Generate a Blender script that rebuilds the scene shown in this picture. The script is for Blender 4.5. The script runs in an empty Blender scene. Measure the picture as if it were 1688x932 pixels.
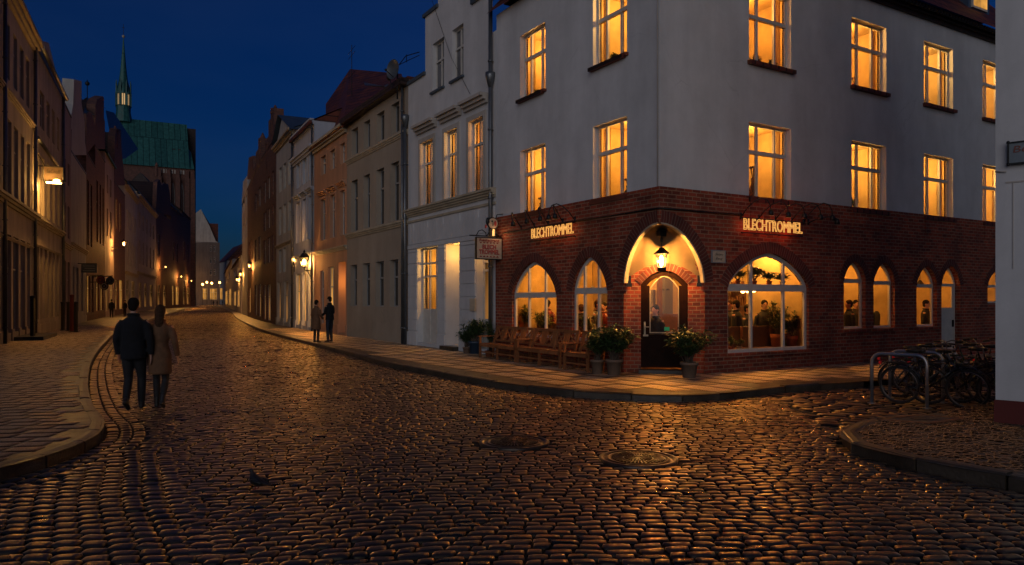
import bpy, math, random
import numpy as np
from mathutils import Vector, Matrix
from mathutils.geometry import tessellate_polygon
random.seed(7); rng = np.random.default_rng(7)
SC = bpy.context.scene
COL = SC.collection
R = math.radians
# ---- survey of the place: focal length (px of the 1688 px frame), optical centre, horizon and eye height
F = 1209.0; CX = 844.0; HY = 495.0; H = 1.7
ROADZ = -0.11
def ground(px, py, z=0.0):
    Y = (H - z) * F / (py - HY)
    return Vector(((px - CX) / F * Y, Y, z))
def along(px, Y, z=0.0):
    return Vector(((px - CX) / F * Y, Y, z))
def zat(py, Y): return H + (HY - py) / F * Y

# ------------------------------------------------------------------ mesh helper
class MB:
    def __init__(s, T=None):
        s.v = []; s.f = []; s.mi = []; s.uv = {}; s.T = T; s.m = 0; s.sm = []; s.smooth = False
    def p(s, x, y, z):
        if s.T: x, y, z = s.T(x, y, z)
        s.v.append((x, y, z)); return len(s.v) - 1
    def face(s, idx, uv=None):
        s.f.append(tuple(idx)); s.mi.append(s.m); s.sm.append(s.smooth)
        if uv: s.uv[len(s.f) - 1] = uv
    def poly(s, pts, uv=None):
        s.face([s.p(*q) for q in pts], uv)
    def box(s, x0, x1, y0, y1, z0, z1):
        a = [s.p(x, y, z) for z in (z0, z1) for y in (y0, y1) for x in (x0, x1)]
        for q in ((0, 2, 3, 1), (4, 5, 7, 6), (0, 1, 5, 4), (1, 3, 7, 5), (3, 2, 6, 7), (2, 0, 4, 6)):
            s.face([a[i] for i in q])
    def bar(s, a, b, w, h=None, up=(0, 0, 1)):
        a = Vector(a); b = Vector(b); d = (b - a).normalized(); h = h or w
        up = Vector(up)
        if abs(d.dot(up)) > .98: up = Vector((1, 0, 0))
        x = d.cross(up).normalized() * (w / 2); y = x.cross(d).normalized() * (h / 2)
        i = [s.p(*(q + sx * x + sy * y)) for q in (a, b) for sx, sy in ((-1, -1), (1, -1), (1, 1), (-1, 1))]
        s.face(i[0:4][::-1]); s.face(i[4:8])
        for k in range(4): s.face((i[k], i[(k + 1) % 4], i[4 + (k + 1) % 4], i[4 + k]))
    def tube(s, pts, r, n=8, closed=False, cap=True, flat=1.0):
        pts = [Vector(q) for q in pts]; m = len(pts)
        rr = r if isinstance(r, (list, tuple)) else [r] * m
        rings = []; prev = None
        for i, q in enumerate(pts):
            if closed: d = pts[(i + 1) % m] - pts[i - 1]
            else: d = pts[min(i + 1, m - 1)] - pts[max(i - 1, 0)]
            if d.length < 1e-9: d = Vector((0, 0, 1))
            d.normalize()
            if prev is None:
                up = Vector((0, 0, 1)) if abs(d.z) < .9 else Vector((1, 0, 0))
                x = d.cross(up).normalized()
            else:
                x = prev - d * prev.dot(d)
                x = x.normalized() if x.length > 1e-6 else d.orthogonal().normalized()
            prev = x; y = d.cross(x)
            ri = rr[i]
            rings.append([s.p(*(q + x * (ri * math.cos(2 * math.pi * k / n)) + y * (ri * flat * math.sin(2 * math.pi * k / n)))) for k in range(n)])
        sv = s.smooth; s.smooth = n > 5
        for i in range(m if closed else m - 1):
            A = rings[i]; B = rings[(i + 1) % m]
            for k in range(n): s.face((A[k], A[(k + 1) % n], B[(k + 1) % n], B[k]))
        s.smooth = sv
        if cap and not closed: s.face(rings[0][::-1]); s.face(rings[-1])
    def lathe(s, prof, n=16, c=(0, 0), smooth=True, cap=True):
        rings = []
        for (r, z) in prof:
            rings.append([s.p(c[0] + r * math.cos(2 * math.pi * k / n), c[1] + r * math.sin(2 * math.pi * k / n), z) for k in range(n)])
        sv = s.smooth; s.smooth = smooth
        for A, B in zip(rings, rings[1:]):
            for k in range(n): s.face((A[k], A[(k + 1) % n], B[(k + 1) % n], B[k]))
        s.smooth = sv
        if cap: s.face(rings[0][::-1]); s.face(rings[-1])
    def loft(s, rings, n=14):
        """rings: (cx, cy, z, rx, ry)"""
        R_ = []
        for (cx, cy, z, rx, ry) in rings:
            R_.append([s.p(cx + rx * math.cos(2 * math.pi * k / n), cy + ry * math.sin(2 * math.pi * k / n), z) for k in range(n)])
        sv = s.smooth; s.smooth = True
        for A, B in zip(R_, R_[1:]):
            for k in range(n): s.face((A[k], A[(k + 1) % n], B[(k + 1) % n], B[k]))
        s.smooth = sv
        s.face(R_[0][::-1]); s.face(R_[-1])
    def ball(s, c, rx, ry=None, rz=None, n=12, m=8):
        ry = ry or rx; rz = rz or rx
        s.loft([(c[0], c[1], c[2] - rz * math.cos(math.pi * (i + .02) / m if i < m else math.pi * .998),
                 max(rx * math.sin(math.pi * (i if 0 < i < m else (.08 if i == 0 else m - .08)) / m), 1e-4),
                 max(ry * math.sin(math.pi * (i if 0 < i < m else (.08 if i == 0 else m - .08)) / m), 1e-4)) for i in range(m + 1)], n)
    def mesh(s, name, mats):
        me = bpy.data.meshes.new(name)
        me.from_pydata(s.v, [], s.f)
        for m in mats: me.materials.append(m)
        me.polygons.foreach_set('material_index', s.mi)
        me.polygons.foreach_set('use_smooth', s.sm)
        if s.uv:
            l = me.uv_layers.new(name='UVMap')
            for fi, uv in s.uv.items():
                for k, li in enumerate(me.polygons[fi].loop_indices): l.data[li].uv = uv[k]
        me.update(); return me

def empty(name, loc=(0, 0, 0), rz=0):
    o = bpy.data.objects.new(name, None); COL.objects.link(o)
    o.location = loc; o.rotation_euler = (0, 0, rz); o.empty_display_size = .3
    return o
def tag(o, label=None, cat=None, group=None, kind=None):
    if label: o['label'] = label
    if cat: o['category'] = cat
    if group: o['group'] = group
    if kind: o['kind'] = kind
    return o
def thing(name, label, cat, loc=(0, 0, 0), rz=0, group=None):
    return tag(empty(name, loc, rz), label, cat, group)
def part(name, mb, mats, parent=None, loc=None, rz=None):
    if not isinstance(mats, (list, tuple)): mats = [mats]
    o = bpy.data.objects.new(name, mb if isinstance(mb, bpy.types.Mesh) else mb.mesh(name, mats))
    COL.objects.link(o)
    if parent: o.parent = parent
    if loc is not None: o.location = loc
    if rz is not None: o.rotation_euler = (0, 0, rz)
    return o
def copy_tree(o, parent=None):
    c = o.copy(); COL.objects.link(c)
    if parent: c.parent = parent
    for ch in list(o.children): copy_tree(ch, c)
    return c
def baked(mb, name, mats, voxel=.014, smooth=3, extra=None):
    """closed lofts joined into ONE continuous skin"""
    me = mb.mesh(name, mats); o = bpy.data.objects.new('tmp', me); COL.objects.link(o)
    m = o.modifiers.new('r', 'REMESH'); m.mode = 'VOXEL'; m.voxel_size = voxel; m.use_smooth_shade = True
    s = o.modifiers.new('s', 'SMOOTH'); s.factor = .5; s.iterations = smooth
    dg = bpy.context.evaluated_depsgraph_get(); dg.update()
    out = bpy.data.meshes.new_from_object(o.evaluated_get(dg)); out.name = name
    bpy.data.objects.remove(o)
    out.materials.clear()
    for q in mats: out.materials.append(q)
    if extra:
        import bmesh
        bm = bmesh.new(); bm.from_mesh(out); bm.from_mesh(extra.mesh('x', mats)); bm.to_mesh(out); bm.free()
    out.polygons.foreach_set('use_smooth', [True] * len(out.polygons))
    return out
def textmesh(txt, size, mat_, extrude=0.0, outline=0.0, shear=0.0, align='CENTER', offset=0.0):
    cu = bpy.data.curves.new('t', 'FONT'); cu.body = txt; cu.size = size; cu.align_x = align; cu.align_y = 'CENTER'
    cu.extrude = extrude; cu.shear = shear; cu.resolution_u = 3; cu.offset = offset
    if outline: cu.fill_mode = 'NONE'; cu.bevel_depth = outline; cu.bevel_resolution = 1; cu.extrude = 0
    o = bpy.data.objects.new('t', cu); COL.objects.link(o)
    dg = bpy.context.evaluated_depsgraph_get(); dg.update()
    me = bpy.data.meshes.new_from_object(o.evaluated_get(dg)); bpy.data.objects.remove(o); bpy.data.curves.remove(cu)
    me.materials.clear(); me.materials.append(mat_)
    return me
def text_part(name, txt, size, mat_, parent, loc, width=None, rz=0.0, **k):
    me = textmesh(txt, size, mat_, **k)
    xs = [v.co.x for v in me.vertices]; w = max(xs) - min(xs)
    sx = (width / w) if width else 1
    M = Matrix.Translation(loc) @ Matrix.Rotation(rz, 4, 'Z') @ Matrix.Rotation(math.pi / 2, 4, 'X') @ Matrix.Diagonal((sx, 1, 1, 1))
    me.transform(M)
    o = part(name, me, [mat_], parent); return o

# ------------------------------------------------------------------ materials
def nodes(m):
    m.use_nodes = True; nt = m.node_tree; nt.nodes.clear(); return nt, nt.nodes, nt.links
def N(nt, t, **k):
    n = nt.nodes.new(t)
    for a, b in k.items():
        if a.startswith('i_'):
            key = a[2:]; key = int(key) if key.isdigit() else key.replace('_', ' ')
            n.inputs[key].default_value = b
        else: setattr(n, a, b)
    return n
def c4(c): return (c[0], c[1], c[2], 1)
def scl(c, f): return tuple(min(1, x * f) for x in c)
def plain(name, base, rough=.7, metal=0.0, var=.25, nscale=3.0, bump=.15, bscale=25.0, emis=None, estr=0.0, streak=False, spec=.5):
    m = bpy.data.materials.new(name); nt, n, l = nodes(m)
    tc = N(nt, 'ShaderNodeTexCoord')
    mp = N(nt, 'ShaderNodeMapping'); l.new(tc.outputs['Object'], mp.inputs[0])
    if streak: mp.inputs['Scale'].default_value = (1, 1, .18)
    a = N(nt, 'ShaderNodeTexNoise', i_Scale=nscale, i_Detail=6.0, i_Roughness=.6); l.new(mp.outputs[0], a.inputs['Vector'])
    rp = N(nt, 'ShaderNodeMapRange', i_1=.3, i_2=.7); l.new(a.outputs[0], rp.inputs[0])
    mx = N(nt, 'ShaderNodeMix', data_type='RGBA'); l.new(rp.outputs[0], mx.inputs[0])
    mx.inputs[6].default_value = c4(scl(base, 1 - var)); mx.inputs[7].default_value = c4(scl(base, 1 + var * .6))
    b = N(nt, 'ShaderNodeBsdfPrincipled', i_Roughness=rough, i_Metallic=metal)
    b.inputs['Specular IOR Level'].default_value = spec
    l.new(mx.outputs[2], b.inputs['Base Color'])
    if bump:
        c = N(nt, 'ShaderNodeTexNoise', i_Scale=bscale, i_Detail=5.0); l.new(tc.outputs['Object'], c.inputs['Vector'])
        bp = N(nt, 'ShaderNodeBump', i_Strength=bump, i_Distance=.02); l.new(c.outputs[0], bp.inputs['Height']); l.new(bp.outputs[0], b.inputs['Normal'])
    if emis: b.inputs['Emission Color'].default_value = c4(emis); b.inputs['Emission Strength'].default_value = estr
    o = N(nt, 'ShaderNodeOutputMaterial'); l.new(b.outputs[0], o.inputs[0]); return m
def brickmat(name, c1, c2, mortar, bw=.24, rh=.078, ms=.011, rough=.75, coords='wall', var=.6, bump=.5, offset=.5, mortvar=True, bias=-.2, spec=.4):
    m = bpy.data.materials.new(name); nt, n, l = nodes(m)
    tc = N(nt, 'ShaderNodeTexCoord')
    if coords == 'uv': vec = tc.outputs['UV']
    elif coords == 'flat': vec = tc.outputs['Object']
    else:
        sp = N(nt, 'ShaderNodeSeparateXYZ'); l.new(tc.outputs['Object'], sp.inputs[0])
        ad = N(nt, 'ShaderNodeMath', operation='SUBTRACT'); l.new(sp.outputs[0], ad.inputs[0])
        if coords == 'wall': l.new(sp.outputs[1], ad.inputs[1])
        else: ad.inputs[1].default_value = 0
        cb = N(nt, 'ShaderNodeCombineXYZ'); l.new(ad.outputs[0], cb.inputs[0]); l.new(sp.outputs[2], cb.inputs[1])
        vec = cb.outputs[0]
    # slightly irregular courses
    ns = N(nt, 'ShaderNodeTexNoise', i_Scale=2.5, i_Detail=2.0); l.new(vec, ns.inputs['Vector'])
    vm = N(nt, 'ShaderNodeVectorMath', operation='SUBTRACT'); l.new(ns.outputs['Color'], vm.inputs[0]); vm.inputs[1].default_value = (.5, .5, .5)
    vs = N(nt, 'ShaderNodeVectorMath', operation='SCALE'); l.new(vm.outputs[0], vs.inputs[0]); vs.inputs['Scale'].default_value = .018 if bw < .5 else .05
    va = N(nt, 'ShaderNodeVectorMath', operation='ADD'); l.new(vec, va.inputs[0]); l.new(vs.outputs[0], va.inputs[1])
    bt = N(nt, 'ShaderNodeTexBrick', i_Scale=1.0); bt.offset = offset
    l.new(va.outputs[0], bt.inputs['Vector'])
    bt.inputs['Color1'].default_value = c4(c1); bt.inputs['Color2'].default_value = c4(c2); bt.inputs['Mortar'].default_value = c4(mortar)
    bt.inputs['Brick Width'].default_value = bw; bt.inputs['Row Height'].default_value = rh; bt.inputs['Mortar Size'].default_value = ms
    bt.inputs['Mortar Smooth'].default_value = .3; bt.inputs['Bias'].default_value = bias
    nz = N(nt, 'ShaderNodeTexNoise', i_Scale=1.3, i_Detail=8.0, i_Roughness=.65); l.new(tc.outputs['Object'], nz.inputs['Vector'])
    mr = N(nt, 'ShaderNodeMapRange', i_1=.3, i_2=.72, i_3=1 - var, i_4=1.15); l.new(nz.outputs[0], mr.inputs[0])
    mu = N(nt, 'ShaderNodeMix', data_type='RGBA', blend_type='MULTIPLY'); mu.inputs[0].default_value = 1
    l.new(bt.outputs['Color'], mu.inputs[6]); l.new(mr.outputs[0], mu.inputs[7])
    b = N(nt, 'ShaderNodeBsdfPrincipled', i_Roughness=rough); b.inputs['Specular IOR Level'].default_value = spec
    l.new(mu.outputs[2], b.inputs['Base Color'])
    iv = N(nt, 'ShaderNodeMath', operation='SUBTRACT'); iv.inputs[0].default_value = 1; l.new(bt.outputs['Fac'], iv.inputs[1])
    fn = N(nt, 'ShaderNodeTexNoise', i_Scale=40.0, i_Detail=3.0); l.new(tc.outputs['Object'], fn.inputs['Vector'])
    ad2 = N(nt, 'ShaderNodeMath', operation='MULTIPLY_ADD'); l.new(fn.outputs[0], ad2.inputs[0]); ad2.inputs[1].default_value = .35; l.new(iv.outputs[0], ad2.inputs[2])
    bp = N(nt, 'ShaderNodeBump', i_Strength=bump, i_Distance=.012 if bw < .5 else .01); l.new(ad2.outputs[0], bp.inputs['Height']); l.new(bp.outputs[0], b.inputs['Normal'])
    rr = N(nt, 'ShaderNodeMapRange', i_1=.3, i_2=.7, i_3=rough - .12, i_4=rough + .12); l.new(nz.outputs[0], rr.inputs[0]); l.new(rr.outputs[0], b.inputs['Roughness'])
    o = N(nt, 'ShaderNodeOutputMaterial'); l.new(b.outputs[0], o.inputs[0]); return m
def glow(name, col, s, ns=30.0, lo=.85, hi=1.15):
    m = bpy.data.materials.new(name); nt, n, l = nodes(m)
    e = N(nt, 'ShaderNodeEmission', i_Strength=s); e.inputs[0].default_value = c4(col)
    nz = N(nt, 'ShaderNodeTexNoise', i_Scale=ns); mr = N(nt, 'ShaderNodeMapRange', i_1=.35, i_2=.65, i_3=s * lo, i_4=s * hi)
    l.new(nz.outputs[0], mr.inputs[0]); l.new(mr.outputs[0], e.inputs['Strength'])
    o = N(nt, 'ShaderNodeOutputMaterial'); l.new(e.outputs[0], o.inputs[0]); return m
def glassmat(name, tint=(1, 1, 1), refl=1.45):
    m = bpy.data.materials.new(name); nt, n, l = nodes(m)
    t = N(nt, 'ShaderNodeBsdfTransparent'); t.inputs[0].default_value = c4(tint)
    g = N(nt, 'ShaderNodeBsdfGlossy', i_Roughness=.03)
    fr = N(nt, 'ShaderNodeFresnel', i_IOR=refl)
    nz = N(nt, 'ShaderNodeTexNoise', i_Scale=1.5); tc = N(nt, 'ShaderNodeTexCoord'); l.new(tc.outputs['Object'], nz.inputs['Vector'])
    bp = N(nt, 'ShaderNodeBump', i_Strength=.05, i_Distance=.05); l.new(nz.outputs[0], bp.inputs['Height']); l.new(bp.outputs[0], g.inputs['Normal'])
    mx = N(nt, 'ShaderNodeMixShader'); l.new(fr.outputs[0], mx.inputs[0]); l.new(t.outputs[0], mx.inputs[1]); l.new(g.outputs[0], mx.inputs[2])
    o = N(nt, 'ShaderNodeOutputMaterial'); l.new(mx.outputs[0], o.inputs[0]); return m

M = {}
M['white'] = plain('white_render', (.58, .57, .57), .85, var=.15, nscale=1.1, bump=.12, bscale=30, streak=True)
M['white2'] = plain('cream_render', (.46, .41, .36), .85, var=.22, nscale=1.1, bump=.15, streak=True)
M['beige'] = plain('beige_render', (.33, .27, .21), .88, var=.16, nscale=.9, bump=.1, streak=True)
M['peach'] = plain('peach_render', (.46, .24, .14), .85, var=.25, nscale=1.4, streak=True)
M['paleblue'] = plain('pale_blue_render', (.46, .48, .54), .85, var=.2, nscale=1.2, streak=True)
M['grey'] = plain('grey_render', (.44, .42, .38), .85, var=.25, nscale=1.2, streak=True)
M['ochre'] = plain('ochre_render', (.46, .38, .29), .85, var=.3, nscale=1.2, streak=True)
M['pink'] = plain('pink_render', (.36, .27, .25), .85, var=.3, nscale=1.2, streak=True)
M['darkplaster'] = plain('dark_grey_render', (.13, .11, .10), .85, var=.35, nscale=1.2, streak=True)
M['trim'] = plain('stone_trim', (.42, .35, .25), .8, var=.25, nscale=2.5)
M['frame'] = plain('white_painted_wood', (.55, .52, .47), .5, var=.15, nscale=4, bump=.05)
M['frame2'] = plain('grey_painted_wood', (.25, .25, .25), .5, var=.2, nscale=4, bump=.05)
M['darkwood'] = plain('dark_brown_wood', (.018, .006, .003), .6, var=.4, nscale=6, bump=.1, spec=.08)
M['brick'] = brickmat('red_brick', (.36, .062, .026), (.11, .022, .012), (.34, .19, .12), rh=.092, bw=.25, ms=.012)
M['brickfar'] = brickmat('old_brick', (.20, .075, .05), (.09, .036, .028), (.11, .08, .065), bw=.3, rh=.1, ms=.012, bump=.4)
M['arch'] = brickmat('arch_brick', (.15, .030, .019), (.07, .017, .012), (.20, .12, .09), bw=.6, rh=.075, ms=.009, coords='uv', offset=0)
M['plaster'] = plain('vault_plaster', (.17, .12, .06), .8, var=.2, nscale=2.2, bump=.2, bscale=12)
M['tile'] = brickmat('clay_roof_tiles', (.21, .05, .025), (.10, .026, .016), (.02, .008, .006), bw=.28, rh=.36, ms=.03, coords='roof', bump=.9, rough=.6)
M['tiledark'] = brickmat('dark_roof_tiles', (.05, .025, .02), (.03, .018, .015), (.01, .006, .005), bw=.28, rh=.36, ms=.03, coords='roof', bump=.9, rough=.6)
M['copper'] = brickmat('green_copper_sheets', (.035, .15, .135), (.02, .10, .095), (.006, .035, .035), bw=1.5, rh=12, ms=.09, coords='roof', bump=.7, rough=.55, var=.5)
M['slate'] = plain('blue_grey_slate', (.06, .08, .10), .5, var=.3, nscale=2)
M['metal'] = plain('zinc_pipe', (.16, .17, .18), .38, .7, var=.2, nscale=3, bump=.05)
M['galv'] = plain('galvanised_steel', (.34, .36, .40), .3, .8, var=.15, nscale=5, bump=.04)
M['iron'] = plain('black_iron', (.012, .012, .012), .45, .3, var=.3, nscale=6, bump=.1)
M['castiron'] = plain('cast_iron_cover', (.06, .045, .035), .3, .6, var=.4, nscale=8, bump=.25)
M['wood'] = plain('teak_bench_wood', (.27, .095, .033), .5, var=.4, nscale=7, bump=.15, bscale=40, streak=True)
M['glassdark'] = plain('dark_window_glass', (.008, .009, .012), .06, var=.3, nscale=.7, bump=.03, bscale=1.5, spec=.8)
M['glasspink'] = plain('curtained_window_glass', (.34, .20, .17), .25, var=.3, nscale=1.5, bump=.03)
M['glassgrey'] = plain('net_curtained_window_glass', (.12, .12, .13), .12, var=.4, nscale=1.2, bump=.03)
def translucent(m, col, f=.55):
    nt = m.node_tree; b = next(n for n in nt.nodes if n.type == 'BSDF_PRINCIPLED'); o = next(n for n in nt.nodes if n.type == 'OUTPUT_MATERIAL')
    t = N(nt, 'ShaderNodeBsdfTranslucent'); t.inputs[0].default_value = c4(col); x = N(nt, 'ShaderNodeMixShader'); x.inputs[0].default_value = f
    nt.links.new(b.outputs[0], x.inputs[1]); nt.links.new(t.outputs[0], x.inputs[2]); nt.links.new(x.outputs[0], o.inputs[0])
def cracked(m):
    nt = m.node_tree; l = nt.links; b = next(n for n in nt.nodes if n.type == 'BSDF_PRINCIPLED'); src = b.inputs['Base Color'].links[0].from_socket
    tc = N(nt, 'ShaderNodeTexCoord'); ns = N(nt, 'ShaderNodeTexNoise', i_Scale=1.8, i_Detail=5.0); l.new(tc.outputs['Object'], ns.inputs['Vector'])
    mx0 = N(nt, 'ShaderNodeMix', data_type='RGBA'); mx0.inputs[0].default_value = .22; l.new(tc.outputs['Object'], mx0.inputs[6]); l.new(ns.outputs['Color'], mx0.inputs[7])
    vo = N(nt, 'ShaderNodeTexVoronoi', feature='DISTANCE_TO_EDGE', i_Scale=.55); l.new(mx0.outputs[2], vo.inputs['Vector'])
    ln = N(nt, 'ShaderNodeMapRange', i_1=.0, i_2=.005, i_3=.86, i_4=1.0); l.new(vo.outputs['Distance'], ln.inputs[0])
    n2 = N(nt, 'ShaderNodeTexNoise', i_Scale=.5, i_Detail=3.0); l.new(tc.outputs['Object'], n2.inputs['Vector'])
    mk = N(nt, 'ShaderNodeMapRange', i_1=.50, i_2=.58); l.new(n2.outputs[0], mk.inputs[0])
    mxa = N(nt, 'ShaderNodeMix', data_type='RGBA', blend_type='MULTIPLY'); l.new(mk.outputs[0], mxa.inputs[0]); l.new(src, mxa.inputs[6]); l.new(ln.outputs[0], mxa.inputs[7])
    # blotchy repairs and damp
    n3 = N(nt, 'ShaderNodeTexNoise', i_Scale=.9, i_Detail=9.0, i_Roughness=.7); l.new(tc.outputs['Object'], n3.inputs['Vector'])
    m3 = N(nt, 'ShaderNodeMapRange', i_1=.40, i_2=.70, i_3=1.04, i_4=.88); l.new(n3.outputs[0], m3.inputs[0])
    mxb = N(nt, 'ShaderNodeMix', data_type='RGBA', blend_type='MULTIPLY'); mxb.inputs[0].default_value = 1; l.new(mxa.outputs[2], mxb.inputs[6]); l.new(m3.outputs[0], mxb.inputs[7]); l.new(mxb.outputs[2], b.inputs['Base Color'])
for k_ in ('white', 'white2', 'beige', 'grey', 'ochre'): cracked(M[k_])
M['glass'] = glassmat('clear_glass')
M['room'] = plain('warm_room_plaster', (.50, .35, .15), .9, var=.35, nscale=1.5, bump=0)
M['roomwood'] = plain('room_floor_wood', (.16, .07, .03), .5, var=.3, nscale=3)
M['curtain'] = plain('cream_curtain_cloth', (.55, .40, .19), .9, var=.2, nscale=5, bump=.1)
translucent(M['curtain'], (.8, .6, .3)); translucent(M['dimcurtain'] if 'dimcurtain' in M else M['curtain'], (.8, .6, .3)) if False else None
M['red'] = plain('dark_red_base_paint', (.11, .012, .008), .7, var=.25, nscale=2, streak=True)
M['pot'] = plain('taupe_plant_pot', (.19, .115, .075), .75, var=.2, nscale=5)
M['potblue'] = plain('blue_plant_pot', (.03, .05, .08), .4, var=.2, nscale=5)
M['potred'] = plain('terracotta_pot', (.30, .09, .04), .8, var=.25, nscale=5)
M['soil'] = plain('potting_soil', (.02, .014, .01), .95, var=.4, nscale=20)
M['leaf'] = plain('oleander_leaf', (.045, .085, .025), .4, var=.5, nscale=9, bump=.05)
M['leaf2'] = plain('house_plant_leaf', (.06, .09, .02), .4, var=.5, nscale=9, bump=.05)
M['bark'] = plain('woody_stem', (.09, .06, .04), .8, var=.3, nscale=10)
M['skin'] = plain('skin', (.42, .22, .15), .5, var=.1, nscale=6, bump=.02)
M['navy'] = plain('navy_wool_coat', (.004, .0045, .007), .95, var=.3, nscale=12, bump=.9, bscale=11)
M['camel'] = plain('camel_wool_coat', (.13, .060, .025), .85, var=.25, nscale=12, bump=.9, bscale=11)
M['black'] = plain('black_cloth', (.008, .008, .010), .8, var=.3, nscale=12, bump=.1)
M['jeans'] = plain('dark_jeans', (.012, .016, .03), .8, var=.3, nscale=12, bump=.1)
M['leather'] = plain('black_leather', (.012, .010, .009), .35, var=.3, nscale=12, bump=.1)
M['hairdark'] = plain('dark_hair', (.010, .007, .005), .8, var=.4, nscale=30, bump=.3, bscale=90, spec=.15)
M['hairbrown'] = plain('brown_hair', (.050, .024, .011), .8, var=.5, nscale=30, bump=.3, bscale=90, spec=.15)
M['rubber'] = plain('tyre_rubber', (.012, .012, .012), .8, var=.2, nscale=20)
M['bikeblue'] = plain('blue_grey_bike_paint', (.08, .12, .17), .3, .3, var=.1, bump=0)
M['bikeblack'] = plain('black_bike_paint', (.012, .013, .015), .25, .2, var=.1, bump=0)
M['bikegreen'] = plain('dark_green_bike_paint', (.015, .05, .035), .3, .2, var=.1, bump=0)
M['bikered'] = plain('dark_red_bike_paint', (.12, .015, .012), .3, .2, var=.1, bump=0)
M['chrome'] = plain('chrome', (.14, .14, .15), .3, 1.0, var=.1, bump=0)
M['reflector'] = plain('red_reflector', (.4, .01, .01), .25, var=.1, bump=0, emis=(1, .03, .02), estr=.12)
M['feather'] = plain('dark_grey_feathers', (.007, .007, .009), .6, var=.4, nscale=30, bump=.2, bscale=100)
M['signwhite'] = plain('sign_cream_enamel', (.52, .42, .30), .5, var=.2, nscale=6, bump=.05)
M['signred'] = plain('sign_red_paint', (.22, .02, .02), .5, var=.2, nscale=6, bump=0)
M['signpink'] = plain('sign_red_lettering', (.42, .06, .05), .5, var=.1, bump=0)
M['signdark'] = plain('sign_dark_paint', (.02, .018, .018), .5, var=.2, bump=0)
M['signgreen'] = plain('green_lit_card', (.02, .4, .15), .5, var=.2, bump=0, emis=(.02, .6, .2), estr=.06)
M['signgrey'] = plain('street_sign_enamel', (.17, .20, .22), .4, var=.2, nscale=6, bump=.05)
M['signletter'] = plain('street_sign_lettering', (.20, .05, .03), .5, var=.1, bump=0)
M['signdim'] = plain('worn_sign_panel', (.13, .09, .055), .6, var=.3, nscale=5)
M['neon'] = glow('orange_neon', (1, .45, .10), .95)
M['bulb'] = glow('lamp_bulb', (1, .50, .13), 30)
M['bulb2'] = glow('pendant_bulb', (1, .50, .13), 14)
M['bulbfar'] = glow('distant_lamp_bulb', (1, .45, .10), 14)
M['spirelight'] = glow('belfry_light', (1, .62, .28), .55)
M['shoplit'] = glow('lit_shop_window', (1, .46, .09), .55, 1.5, .5, 1.6)
M['shopfar'] = glow('distant_lit_shop_window', (1, .44, .09), .40, .9, .15, 1.9)
M['dimlit'] = glow('dim_lit_window', (1, .42, .10), .12, 1.5, .1, 2.2)
M['kerb'] = plain('granite_kerb', (.055, .042, .030), .42, var=.65, nscale=2.3, bump=.4, bscale=30)
M['mortar'] = plain('dark_joint_sand', (.010, .008, .006), .9, var=.4, nscale=10, bump=.3)
M['dish'] = plain('grey_dish', (.07, .08, .09), .4, var=.2)
M['earth'] = plain('dark_ground', (.03, .025, .02), .8, var=.3, nscale=1)
M['gravel'] = plain('mosaic_paving', (.055, .05, .048), .6, var=.5, nscale=14, bump=.8, bscale=22)
M['slabL'] = brickmat('worn_paving_slabs', (.075, .055, .036), (.045, .033, .022), (.012, .009, .006), bw=.75, rh=.5, ms=.012, coords='flat', var=.55, bump=.8, rough=.42)
M['slabR'] = brickmat('pavement_flags', (.075, .058, .043), (.042, .033, .026), (.012, .010, .008), bw=1.1, rh=.62, ms=.014, coords='flat', var=.55, bump=.7, rough=.5)
M['rough'] = plain('rough_drain_frame', (.16, .075, .035), .6, .3, var=.5, nscale=8, bump=.4)
# ------------------------------------------------------------------ facades
class Fac:
    def __init__(s, A, B):
        s.A = Vector((A[0], A[1])); s.B = Vector((B[0], B[1])); s.u = (s.B - s.A).normalized(); s.L = (s.B - s.A).length
        s.n = Vector((-s.u.y, s.u.x)); s.rz = math.atan2(s.u.y, s.u.x)
    def s(self, px, d=0):
        k = (px - CX) / F; A = self.A + self.n * d
        return (k * A.y - A.x) / (self.u.x - k * self.u.y)
    def z(self, px, py, d=0):
        t = self.s(px, d); Y = (self.A + self.n * d).y + self.u.y * t
        return H + (HY - py) / F * Y
    def w(self, s, d, z=0):
        q = self.A + self.u * s + self.n * d; return Vector((q.x, q.y, z))

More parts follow.
